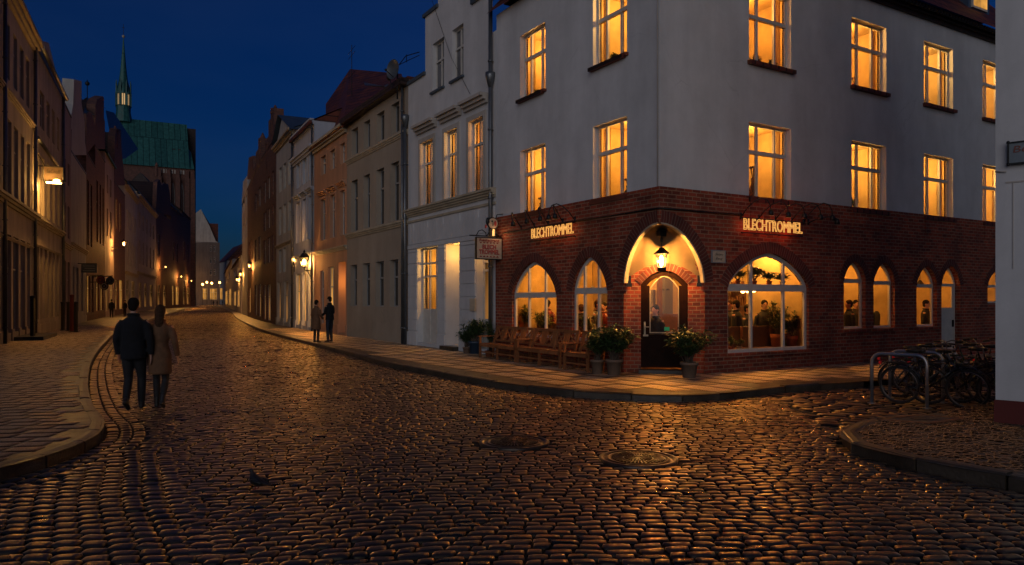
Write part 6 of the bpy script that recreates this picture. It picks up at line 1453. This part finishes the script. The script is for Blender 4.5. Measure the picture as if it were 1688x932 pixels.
def bike(label, x, off, mat_, flip=1, lean=0.0, kind=0, steer=.0, wb=1.04):
    P = b0.xy + RD * x + RP * off
    t = thing('bicycle', label, 'bicycle', (P.x, P.y, ROADZ), ha + (math.pi if flip < 0 else 0), 'bicycles parked at the stand'); t.rotation_euler = (lean, 0, ha + (math.pi if flip < 0 else 0))
    r = .335
    fr = M[mat_]; q = MB(); bb = (.42, 0, .28); st = (.30, 0, .80 if kind else .84); hd = (wb - .19, 0, .86); hb = (wb - .13, 0, .68); ra = (0, 0, r)
    q.tube([bb, st], .016, 8); q.tube([hd, hb], .019, 8)
    if kind == 0: q.tube([(.315, 0, .76), (wb - .18, 0, .80)], .015, 8)
    else: q.tube([(.34, 0, .60), (wb - .16, 0, .74)], .017, 8)
    q.tube([bb, (wb - .135, 0, .70)], .018, 8)
    for y in (-.05, .05): q.tube([(bb[0], y * .5, bb[2]), (0, y, r)], .009, 6); q.tube([(.315, y * .4, .76), (0, y, r)], .008, 6)
    part('frame', q, fr, t)
    for wx, nm in ((0, 'wheel'), (wb, 'wheel')):
        q = MB(); n = 36; q.tube([(wx + (r - .018) * math.cos(6.2832 * i / n), 0, r + (r - .018) * math.sin(6.2832 * i / n)) for i in range(n)], .018, 8, closed=True); w = part('wheel', q, M['rubber'], t)
        q = MB(); q.tube([(wx + (r - .045) * math.cos(6.2832 * i / n), 0, r + (r - .045) * math.sin(6.2832 * i / n)) for i in range(n)], .010, 6, closed=True)
        for i in range(20):
            a = 6.2832 * i / 20; sy = .025 * (1 if i % 2 else -1); q.tube([(wx, sy, r), (wx + (r - .05) * math.cos(a), 0, r + (r - .05) * math.sin(a))], .0016, 3, cap=False)
        q.tube([(wx, -.05, r), (wx, .05, r)], .018, 8); part('rim', q, M['chrome'], w)
    q = MB()
    for wx, a0, a1 in ((0, .2, 2.6), (wb, .5, 2.3)): q.tube([(wx + (r + .03) * math.cos(a0 + (a1 - a0) * i / 10), 0, r + (r + .03) * math.sin(a0 + (a1 - a0) * i / 10)) for i in range(11)], .022, 6, flat=.4)
    part('mudguard', q, fr, t)
    q = MB()
    for y in (-.05, .05): q.tube([(wb, y, r), (wb - .06, y * .9, .62), (wb - .12, 0, .69)], .010, 6)
    part('fork', q, fr, t)
    q = MB(); hz = 1.02 if kind else .98; hx = wb - .24; q.tube([hd, (hx + .02, 0, hz)], .012, 6)
    if kind: q.tube([(hx - .22, -.27, hz + .02), (hx - .06, -.24, hz + .04), (hx + .04, 0, hz), (hx - .06, .24, hz + .04), (hx - .22, .27, hz + .02)], .011, 6)
    else: q.tube([(hx - .02, -.30, hz + .02), (hx + .05, -.12, hz + .01), (hx + .05, .12, hz + .01), (hx - .02, .30, hz + .02)], .011, 6)
    hbm = part('handlebar', q, M['chrome'], t)
    for s_ in (-1, 1):
        q = MB()
        if kind: q.tube([(hx - .24, s_ * .275, hz + .02), (hx - .13, s_ * .255, hz + .03)], .016, 8)
        else: q.tube([(hx - .03, s_ * .32, hz + .02), (hx + .0, s_ * .22, hz + .015)], .016, 8)
        part('grip', q, M['rubber'], hbm)
    q = MB(); q.tube([st, (.275, 0, .92)], .012, 8); part('seat_post', q, M['chrome'], t)
    q = MB(); q.loft([(.24, 0, .915, .10, .055), (.25, 0, .935, .14, .085), (.25, 0, .965, .13, .08), (.24, 0, .975, .08, .05)], 12); q.tube([(.33, 0, .94), (.43, 0, .945)], [.035, .018], 8); part('saddle', q, M['leather'], t)
    q = MB(); q.tube([(bb[0], -.06, bb[2]), (bb[0], .06, bb[2])], .02, 8); q.lathe([(.085, -.003), (.085, .003)], 20) if False else None
    n = 20; q.tube([(bb[0] + .085 * math.cos(6.2832 * i / n), -.045, bb[2] + .085 * math.sin(6.2832 * i / n)) for i in range(n)], .007, 4, closed=True)
    q.tube([(bb[0], -.06, bb[2]), (bb[0] + .12, -.07, bb[2] - .12)], .009, 6); q.tube([(bb[0], .06, bb[2]), (bb[0] - .12, .07, bb[2] + .12)], .009, 6); q.tube([(bb[0], -.045, bb[2] + .085), (0, -.045, r + .035)], .005, 4); q.tube([(bb[0], -.045, bb[2] - .085), (0, -.045, r - .035)], .005, 4)
    part('crankset', q, M['chrome'], t)
    for s_ in (-1, 1): q = MB(); q.box(bb[0] - s_ * .12 - .045, bb[0] - s_ * .12 + .045, s_ * .07, s_ * .07 + s_ * .09, bb[2] + s_ * .12 - .012, bb[2] + s_ * .12 + .012); part('pedal', q, M['rubber'], t)
    q = MB()
    for y in (-.06, 0, .06): q.tube([(.24, y, .72), (-.28, y, .72)], .006, 5)
    q.tube([(-.28, -.06, .72), (-.28, .06, .72)], .006, 5)
    for y in (-.055, .055): q.tube([(-.18, y, .72), (0, y, r)], .006, 5)
    part('luggage_rack', q, M['iron'], t)
    q = MB(); q.box(-.315, -.288, -.04, .04, .69, .73); part('rear_reflector', q, M['reflector'], t)
    q = MB(); q.lathe([(.03, 0), (.04, .05)], 10); q.ball((0, 0, .05), .038); o = part('headlight', q, M['chrome'], t, loc=(wb - .05, 0, .78)); o.rotation_euler = (0, math.pi / 2, 0)
    return t
bike('blue grey bicycle at the left end of the stand, red rear light towards the road', .06, 1.15, 'bikeblue', 1, .05, 1)
bike('black bicycle leaning against the nearest hoop', .36, .30, 'bikeblack', 1, .07, 0)
bike('dark green bicycle between the second and third hoops', .58, 1.45, 'bikegreen', -1, -.05, 1).location.xy += (RD * 1.0)
bike('dark bicycle with upright handlebars behind the third hoop', .30, 2.15, 'bikeblack', 1, .06, 1)
bike('dark red bicycle in front of the white side door', .95, 2.6, 'bikered', -1, -.06, 1).location.xy += (RD * .6)
bike('black bicycle half hidden by the white wall at the right', 1.5, 1.15, 'bikeblack', 1, -.04, 0)
bike('blue grey bicycle farthest back against the white wall edge', 1.45, 1.9, 'bikeblue', 1, .05, 0)
bike('black bicycle squeezed right behind the nearest hoop', .75, .55, 'bikeblack', 1, .05, 1)
bike('dark green bicycle beside the second hoop facing the wall', .10, 1.75, 'bikegreen', 1, -.05, 0)
bike('black bicycle at the back of the row near the brick wall', .55, 3.0, 'bikeblack', 1, .04, 1)
# ================================================================== pigeon
P = ground(424, 807, ROADZ)
q = MB(); q.loft([(-.02, 0, .045, .05, .035), (-.01, 0, .07, .095, .06), (.0, 0, .10, .105, .065), (.03, 0, .135, .07, .05), (.06, 0, .16, .035, .03), (.075, 0, .185, .024, .022), (.082, 0, .20, .022, .021)], 12); q.ball((.09, 0, .205), .026, .022, .024); q.tube([(.105, 0, .204), (.128, 0, .198)], [.008, .003], 6)
q.tube([(-.06, 0, .095), (-.13, 0, .08), (-.19, 0, .07)], [.045, .03, .022], 8, flat=.5)
bd = baked(q, 'pigeon', [M['feather']], .007, 2)
pg = part('pigeon', bd, M['feather'], None, loc=P, rz=R(155)); tag(pg, 'dark grey pigeon standing alone on the cobbles in the foreground', 'pigeon'); pg.scale = (.85, .85, .85)
for s_ in (-1, 1):
    q = MB(); q.tube([(.0, s_ * .022, .06), (.005, s_ * .022, .004)], .004, 5)
    for a in (-.5, 0, .5): q.tube([(.005, s_ * .022, .004), (.005 + .03 * math.cos(a), s_ * .022 + .03 * math.sin(a), .002)], .003, 4)
    part('leg', q, M['signred'], pg)
    q = MB(); q.loft([(-.06, s_ * .058, .07, .06, .008), (-.03, s_ * .062, .095, .085, .012), (-.01, s_ * .060, .12, .06, .01)], 8); part('wing', q, M['iron'], pg)
# ================================================================== people
def person(label, P, rz, h=1.8, female=False, coat='navy', coatlen=.80, legs='black', hair='hairdark', longhair=False, lleg=None, rleg=None, arms=None, sit=False, vox=.013, group=None, headturn=0.0, zoff=0):
    k = h / 1.8; w = .86 if female else .93
    hipz = .93
    if sit: LL_ = [(-.09, 0, .50), (-.11, .42, .50), (-.11, .42, .09)]; RL_ = [(.09, 0, .50), (.11, .42, .50), (.11, .42, .09)]; dz = -.43
    else: LL_ = lleg or [(-.09, 0, .93), (-.095, .02, .50), (-.095, -.01, .09)]; RL_ = rleg or [(.09, 0, .93), (.095, .02, .50), (.095, -.01, .09)]; dz = 0
    A_ = arms or {-1: [(-.19, 0, 1.44), (-.25, -.03, 1.15), (-.26, .05, .89)], 1: [(.19, 0, 1.44), (.25, -.03, 1.15), (.26, .05, .89)]}
    A_ = {s: [(x * w, y, z + dz) for x, y, z in v] for s, v in A_.items()}
    T = lambda x, y, z: (x * k, y * k, z * k)
    m = MB(T)
    m.loft([(0, 0, .86 + dz, .13 * w, .10), (0, 0, .95 + dz, .165 * (1.05 if female else 1), .12), (0, 0, 1.10 + dz, .135 * w, .10), (0, .005, 1.28 + dz, .165 * w, .115), (0, 0, 1.40 + dz, .175 * w, .105), (0, 0, 1.49 + dz, .10 * w, .075), (0, 0, 1.54 + dz, .055, .055)], 16)
    m.tube([(0, 0, 1.48 + dz), (0, .015, 1.62 + dz)], .055 * (.9 if female else 1), 10)
    ch_, sh_ = math.cos(headturn), math.sin(headturn); hd = lambda x, y, z: (x * ch_ - y * sh_, .015 + x * sh_ + y * ch_, z + dz)
    for c, r3 in (((0, 0, 1.70), (.077, .093, .105)), ((0, .02, 1.64), (.058, .070, .075)), ((0, .098, 1.675), (.014, .022, .024)), ((-.078, 0, 1.68), (.012, .02, .03)), ((.078, 0, 1.68), (.012, .02, .03)), ((0, .088, 1.635), (.028, .012, .010))):
        c_ = hd(*c); m.ball(c_, *r3, n=12, m=8)
    for L_ in (LL_, RL_):
        a, b, c = L_; m.tube([a, Vector(a).lerp(Vector(b), .5), b, Vector(b).lerp(Vector(c), .4), c], [.070, .062, .044, .044, .034], 10)
    for s, v in A_.items(): m.tube([v[0], v[1], v[2]], [.05, .042, .028], 8)
    ex = MB(T)
    for s, v in A_.items():
        e = Vector(v[2]); d = (e - Vector(v[1])).normalized(); sd = Vector((0, 1, 0)) - d * d.y; sd.normalize(); nn_ = d.cross(sd)
        m.tube([e, e + d * .05, e + d * .095], [.028, .038, .034], 8, flat=.55)
        for j, (o, L_) in enumerate(((-.028, .070), (-.010, .080), (.009, .076), (.026, .062))):
            p = e + d * .085 + sd * o; ex.tube([p, p + d * L_ * .55 + nn_ * s * -.006, p + d * L_ * .9 + nn_ * s * -.018], [.0095, .009, .007], 6)
        p = e + d * .03 + sd * .03; ex.tube([p, p + d * .03 + sd * .022, p + d * .06 + sd * .026], [.011, .010, .008], 6)
    body = part('person', baked(m, 'person', [M['skin']], vox * k, 3, ex), M['skin'], None, loc=(P[0], P[1], P[2] + zoff), rz=rz)
    tag(body, label, 'person', group)
    # eyes
    q = MB(T)
    for s in (-1, 1): q.ball(hd(s * .030, .084, 1.695), .011, .008, .008, n=8, m=5)
    part('eyes', q, M['signdark'], body)
    # coat
    m = MB(T); fl = 1.0 + (.93 - coatlen) * .35
    if sit: m.loft([(0, .0, .46, .19, .15), (0, 0, .56, .185, .15), (0, 0, .68, .165, .125), (0, 0, .86, .19 * w, .135), (0, 0, .97, .20 * w, .13), (0, 0, 1.05, .14 * w, .10), (0, 0, 1.09, .075, .07), (0, 0, 1.11, .07, .065)], 18)
    else:
        m.loft([(0, 0, coatlen, .195 * w * fl, .155 * fl), (0, 0, coatlen + .02, .20 * w * fl, .16 * fl), (0, 0, .93, .19 * (1 if female else 1.0), .148), (0, 0, 1.12, .155 * w if female else .175, .122), (0, 0, 1.29, .19 * w, .138), (0, 0, 1.40, .205 * w, .125), (0, -.002, 1.455, .165 * w, .105), (0, -.002, 1.49, .115 * w, .09), (0, 0, 1.52, .082, .075), (0, 0, 1.555, .072, .068)], 20)
        m.box(-.006, .006, -.30, -.10, coatlen - .05, coatlen - .045)
    for s, v in A_.items(): a, b, c = [Vector(x) for x in v]; m.tube([a + Vector((-s * .035, 0, -.005)), a.lerp(b, .35), b, b.lerp(c, .6), c - (c - b).normalized() * .01], [.062, .062, .057, .050, .046], 12)
    part('coat', baked(m, 'coat', [M[coat]], .016 * k, 4), M[coat], body)
    q = MB(T); q.tube([(.078 * math.cos(a), .072 * math.sin(a), 1.535 + dz - .01 * math.sin(a)) for a in [6.2832 * i / 16 for i in range(16)]], .020, 8, closed=True); part('collar', q, M[coat], body)
    m = MB(T)
    m.loft([(0, 0, hipz - .12 + dz, .13, .11), (0, 0, hipz + .02 + dz, .165, .125), (0, 0, hipz + .10 + dz, .15, .11)], 14)
    for L_ in (LL_, RL_):
        a, b, c = [Vector(x) for x in L_]; t_ = .9 if female else 1; m.tube([a, a.lerp(b, .5), b, b.lerp(c, .4), c + (b - c).normalized() * .02], [.095, .086 * t_, .068 * t_, .066 * t_, .052 * t_], 12)
    part('trousers', baked(m, 'trousers', [M[legs]], .014 * k, 3), M[legs], body)
    for L_ in (LL_, RL_):
        a, b, c = [Vector(x) for x in L_]; sh = (c - b).normalized(); fw = Vector((0, 1, 0)) - sh * sh.y; fw.normalize()
        lift = 0 if c.z > .12 else 0
        m = MB(T); bo = .10 if female else .0
        m.tube([c + Vector((0, 0, .05 + bo * 1.6)), c, c - Vector((0, 0, .03))] if c.z < .13 else [c - sh * (.05 + bo), c, c + sh * .04], [.052, .050, .048], 10)
        heel = c + (Vector((0, -.035, -.055)) if c.z < .13 else sh * .055 - fw * .035); toe = c + (Vector((0, .17, -.06)) if c.z < .13 else sh * .04 + fw * .17)
        m.tube([heel - (toe - heel) * .12, heel, heel.lerp(toe, .5) + Vector((0, 0, .012)), toe, toe + (toe - heel) * .08], [.02, .040, .044, .036, .012], 10, flat=.75)
        part('shoe', baked(m, 'shoe', [M['leather']], .010 * k, 2), M['leather'], body)
    m = MB(T); m.ball(hd(0, -.012, 1.722), .088, .098, .098, n=14, m=10); m.ball(hd(0, -.045, 1.665), .075, .06, .075, n=12, m=8)
    if longhair: m.loft([(*hd(.01, -.10, 0)[:2], 1.33 + dz, .018, .012), (*hd(.005, -.105, 0)[:2], 1.40 + dz, .050, .028), (*hd(0, -.095, 0)[:2], 1.48 + dz, .068, .036), (*hd(0, -.075, 0)[:2], 1.58 + dz, .078, .05), (*hd(0, -.04, 0)[:2], 1.68 + dz, .090, .075), (*hd(0, -.02, 0)[:2], 1.74 + dz, .086, .085)], 12)
    part('hair', baked(m, 'hair', [M[hair]], .011 * k, 3), M[hair], body)
    return body
# walking couple, seen from behind
pm = ground(220, 676, ROADZ); pw = ground(264, 673, ROADZ); wr = .22
person('man in a dark navy coat walking away on the left side of the road', pm, wr, 1.84, coat='navy', coatlen=.82, legs='black',
       lleg=[(-.09, 0, .93), (-.085, .05, .50), (-.06, -.20, .17)], rleg=[(.09, 0, .93), (.09, .13, .52), (.085, .14, .09)],
       arms={-1: [(-.20, 0, 1.44), (-.27, -.02, 1.15), (-.265, .08, .89)], 1: [(.20, 0, 1.44), (.275, -.04, 1.15), (.285, -.02, .88)]})
person('woman with long hair in a camel coat walking away beside the man in navy', pw, wr, 1.72, female=True, coat='camel', coatlen=.60, legs='black', hair='hairbrown', longhair=True,
       lleg=[(-.085, 0, .93), (-.08, .10, .52), (-.075, .10, .09)], rleg=[(.085, 0, .93), (.08, .03, .50), (.07, -.16, .14)],
       arms={-1: [(-.20, 0, 1.44), (-.25, -.02, 1.15), (-.25, .0, .90)], 1: [(.20, 0, 1.44), (.285, -.03, 1.16), (.31, .08, .90)]})
# couple standing on the right pavement
sm_ = ground(543.5, 564, 0); sw_ = ground(521.5, 565, 0)
person('man in dark jacket and jeans standing at the kerb facing the woman', sm_, R(62), 1.84, coat='navy', coatlen=.88, legs='jeans', arms={-1: [(-.20, 0, 1.44), (-.25, .04, 1.16), (-.20, .24, 1.05)], 1: [(.20, 0, 1.44), (.25, .02, 1.16), (.20, .22, 1.03)]})
person('woman in a tan knee length coat standing beside the man on the right pavement', sw_, R(-28), 1.70, female=True, coat='camel', coatlen=.56, legs='black', hair='hairdark', arms={-1: [(-.19, 0, 1.44), (-.27, -.02, 1.16), (-.27, .08, .93)], 1: [(.19, 0, 1.44), (.27, .0, 1.16), (.24, .18, 1.0)]})
# distant passers-by
for i, (px, py, hh_, lb) in enumerate(((184, 524, 1.78, 'distant dark figure close to the left house walls, left of the walking man'), (206, 522, 1.70, 'distant dark figure directly beyond the walking man'))):
    person(lb, ground(px, py), R(20 + 150 * i), hh_, coat='black', coatlen=.8, vox=.02, group='distant passers-by')
base = None
for i, (px, Y, lb) in enumerate(((352, 235, 'far figure at the middle of the street end'), (358, 240, 'far figure just right of the street centre'), (367, 225, 'far figure near the right kerb at the street end'), (374, 215, 'far figure by the last low white houses'), (378, 205, 'nearest of the far figures by the white houses'))):
    P = along(px, Y, ROADZ if px < 360 else 0)
    if base is None: base = person(lb, P, 0, 1.75, coat='black', vox=.03, group='far passers-by at the street end')
    else:
        c = copy_tree(base); c.location = P; c.rotation_euler.z = i; c['label'] = lb
# guests behind the restaurant windows
def inw(fac, px, d): 
    s = fac.s(px, d); return fac.w(s, d, .06)
gst = [(fR, 1214, 1.4, R(20), 'black', 'hairdark', 'guest seated with back to the left pane of the large arched window', True), (fR, 1260, 1.4, R(150), 'black', 'hairdark', 'guest seated behind the middle pane of the large arched window', True),
       (fR, 1308, 1.5, R(100), 'navy', 'hairdark', 'guest seated at the right edge of the large arched window', True), (fR, 1400, .8, R(60), 'black', 'hairbrown', 'guest behind the first narrow arched window', True),
       (fR, 1450, .8, R(-40), 'black', 'hairdark', 'guest behind the second narrow arched window', True), (fR, 1526, .7, R(200), 'black', 'hairdark', 'guest behind the third narrow arched window', True),
       (fL, 903, 1.35, R(30), 'bikered', 'hairdark', 'guest behind the arched window above the middle bench', True), (fL, 985, 1.3, R(-60), 'signdark', 'hairbrown', 'guest behind the arched window left of the entrance', True)]
for f_, px, d, a, ct, hr, lb, st_ in gst:
    person(lb, inw(f_, px, d), f_.rz + a, 1.86, coat=ct, hair=hr, sit=True, vox=.016, group='guests inside the restaurant', zoff=.22)
mates = [o for o in COL.objects if o.get('group') == 'guests inside the restaurant']
more = [(fR, 1232, 1.9, 200, 'guest deep in the room between the left and middle panes of the large window'), (fR, 1284, 2.0, 60, 'guest deep in the room behind the bushy plant of the large window'), (fR, 1203, 1.7, 110, 'guest half hidden at the left edge of the large arched window'),
        (fR, 1322, 2.2, 240, 'guest deep in the room at the right frame of the large window'), (fL, 862, 1.3, 120, 'guest behind the left pane of the arched window beside the hanging sign'), (fL, 884, 1.7, 250, 'guest deep in the room behind the window beside the hanging sign'),
        (fL, 958, 1.5, 80, 'guest behind the left pane of the arched window next to the entrance'), (fL, 996, 1.8, 200, 'guest deep in the room at the right of the window next to the entrance'), (fR, 1411, 1.5, 150, 'guest deep in the room in the first narrow arched window'), (fR, 1080, 1.0, 100, 'dim figure seen through the entrance door glass')]
for i, (f_, px, d, a, lb) in enumerate(more):
    c = copy_tree(mates[(i * 3 + 1) % len(mates)]); P = inw(f_, px, d) if px != 1080 else WC(1.25, 1.5, .06); c.location = (P.x, P.y, .06 + .10 + .06 * (i % 3)); c.rotation_euler.z = f_.rz + R(a); c['label'] = lb
def table(label, P, rz):
    t = thing('round_table', label, 'table', P, rz, 'tables inside the restaurant'); q = MB(); q.lathe([(.42, .72), (.42, .75)], 20); part('tabletop', q, M['wood'], t); q = MB(); q.lathe([(.22, 0), (.2, .03), (.03, .06), (.03, .72)], 12); part('leg', q, M['iron'], t)
    q = MB(); q.lathe([(.04, .75), (.05, .80), (.045, .84)], 10); o = part('tea_light', q, M['bulb2'], None, loc=P); tag(o, 'small glowing candle glass on the ' + label.split('table ')[-1] + ' table', 'candle', 'candles on the restaurant tables')
def chair(label, P, rz):
    t = thing('chair', label, 'chair', P, rz, 'chairs inside the restaurant'); q = MB(); q.box(-.21, .21, -.2, .2, .43, .46); part('seat', q, M['wood'], t)
    for x in (-.19, .19):
        for y in (-.18, .18): q = MB(); q.box(x - .018, x + .018, y - .018, y + .018, 0, .43); part('leg', q, M['wood'], t)
    q = MB(); q.box(-.21, .21, -.215, -.19, .70, .95)
    for x in (-.19, -.06, .06, .19): q.box(x - .014, x + .014, -.21, -.19, .46, .70)
    part('backrest', q, M['wood'], t)
for f_, px, d, lb in ((fR, 1238, 1.75, 'table behind the large window left side'), (fR, 1290, 1.1, 'table behind the large window right side'), (fR, 1425, 1.7, 'table behind the narrow windows'), (fL, 885, 1.9, 'table behind the bench window'), (fL, 968, 1.0, 'table near the entrance')):
    table(lb, inw(f_, px, d), f_.rz)
for f_, px, d, lb in ((fR, 1213, 1.2, 'wooden chair under the left guest of the large window'), (fR, 1260, 1.25, 'wooden chair under the middle guest of the large window'), (fL, 872, 1.0, 'wooden chair behind the left arched window'), (fL, 955, 1.2, 'wooden chair behind the window left of the entrance')):
    chair(lb, inw(f_, px, d), f_.rz + .4)
def indoor(label, fac, px, py, d, pr, ph, R_, Hh, n, sd, mt='potred', ll=.16):
    P = fac.w(fac.s(px, d), d, fac.z(px, py, d)); return plant(label, P, pr, ph, R_, Hh, n, mt, 'leaf2', 'house plants in the restaurant windows', sd, 'house_plant', ll, 'house plant')
zs_ = big['arch'][0][1] + .10
m = MB(TRb); m.box(big['s0'] + .02, big['s1'] - .02, .16, .42, zs_ - .05, zs_ - .02); part('window_shelf', m, M['roomwood'], root)
pyz = lambda fac, px, z, d: HY - (z - H) * F / (fac.A + fac.n * d + fac.u * fac.s(px, d)).y
for px, sd, r_, lb in ((1216, 21, .22, 'leafy plant on the shelf at the left of the large arched window'), (1243, 22, .28, 'spreading plant on the shelf at the middle of the large arched window'), (1268, 23, .2, 'small plant on the shelf right of the middle in the large arched window'), (1290, 28, .16, 'smallest plant at the right end of the large window shelf')):
    indoor(lb, fR, px, pyz(fR, px, zs_ - .02, .28), .28, .07, .10, r_, r_ * 1.1, 9, sd)
indoor('tall bushy plant standing at the middle of the large arched window', fR, 1281, pyz(fR, 1281, .06, .75), .75, .17, .75, .34, .85, 24, 24)
indoor('spiky plant at the right pane of the large arched window', fR, 1305, pyz(fR, 1305, .06, .6), .6, .14, .7, .26, .6, 14, 25)
indoor('small flowering plant at the lower left corner of the large arched window', fR, 1205, pyz(fR, 1205, big['z0'] + .04, .25), .25, .07, .10, .14, .22, 8, 26, 'potred', .09)
indoor('yellow green plant at the foot of the large window beside the left corner', fR, 1219, pyz(fR, 1219, big['z0'] + .04, .25), .25, .06, .09, .12, .16, 7, 27, 'signwhite', .08)
indoor('dense green plant behind the arched window above the middle bench', fL, 893, pyz(fL, 893, .06, .6), .6, .16, .7, .36, .6, 22, 31)
indoor('plant behind the arched window nearest the hanging sign', fL, 866, pyz(fL, 866, .06, .8), .8, .14, .8, .24, .7, 12, 32)
indoor('plant behind the arched window left of the entrance', fL, 965, pyz(fL, 965, .06, .6), .6, .14, .7, .28, .55, 16, 33)
for T_, ws_, i, zk, sd, lb in ((TR, wR, 0, 'u0', 41, 'spiky pot plant on the sill of the topmost window above the red neon'), (TR, wR, 1, 'l0', 42, 'leafy plant in the lit first floor window second from the corner'), (TR, wR, 2, 'u0', 43, 'small plant in the top floor window third from the corner')):
    x = (ws_[i][0] + ws_[i][1]) / 2 - .05; plant(lb, WC(x, .42, zu[zk] - .02), .07, .12, .14, .22, 9, 'potred', 'leaf2', 'pot plants in the upper windows', sd, 'house_plant', .10, 'house plant')
def vase(label, P, mat_, h=.4, group='ornaments in the upper windows'):
    t = thing('vase', label, 'vase', P, 0, group); q = MB(); q.lathe([(.05, 0), (.10, h * .3), (.11, h * .5), (.04, h * .8), (.06, h)], 16); part('body', q, M[mat_], t); q = MB()
    for i in range(7):
        a = i * .9; q.tube([(0, 0, h * .9), (.06 * math.cos(a), .06 * math.sin(a), h * 1.4)], .006, 4); q.ball((.07 * math.cos(a), .07 * math.sin(a), h * 1.45), .03, n=6, m=4)
    part('dried_flowers', q, M['bark'], t)
vase('red vase in the top floor window second from the corner', WC((wR[1][0] + wR[1][1]) / 2, .45, zu['u0'] - .05), 'signpink', .32)
vase('tall dark vase in the first floor window above the red neon letters', WC((wR[0][0] + wR[0][1]) / 2 - .05, .5, zu['l0'] - .05), 'roomwood', .62)
vase('dark vase in the first floor window left of the corner', WC(.5, (LL - (wL[1][0] + wL[1][1]) / 2) - .1, zu['l0'] - .05), 'signdark', .34)

for n_, (T_, x_, zk, kind, lb) in enumerate((('R', wR[2][0] + .25, 'l0', 'v', 'small dark vase in the first floor window third from the corner'), ('R', wR[1][0] + .3, 'l0', 'v', 'squat red vase at the left of the first floor window second from the corner'),
        ('R', wR[0][0] + .28, 'u0', 'p', 'low plant at the left of the top floor window above the red neon'), ('R', wR[0][1] - .3, 'u0', 'p', 'low plant at the right of the top floor window above the red neon'),
        ('R', wR[3][0] + .3, 'u0', 'v', 'tall dark vase in the rightmost top floor window'), ('L', wL[1][0] + .35, 'u0', 'p', 'round plant in the top floor window just left of the corner'),
        ('L', wL[0][0] + .5, 'l0', 'v', 'dark vase in the first floor window above the left neon letters'), ('L', wL[0][0] + .3, 'u0', 'p', 'small plant in the top floor window nearest the white gabled house'))):
    P = WC(x_, .40, zu[zk] - .02) if T_ == 'R' else WC(.40, LL - x_, zu[zk] - .02)
    if kind == 'v': vase(lb, P, ('signdark', 'signpink')[n_ % 2], (.3, .45)[n_ % 2])
    else: plant(lb, P, .065, .11, .15, .20, 9, 'potred', 'leaf2', 'pot plants in the upper windows', 60 + n_, 'house_plant', .10, 'house plant')
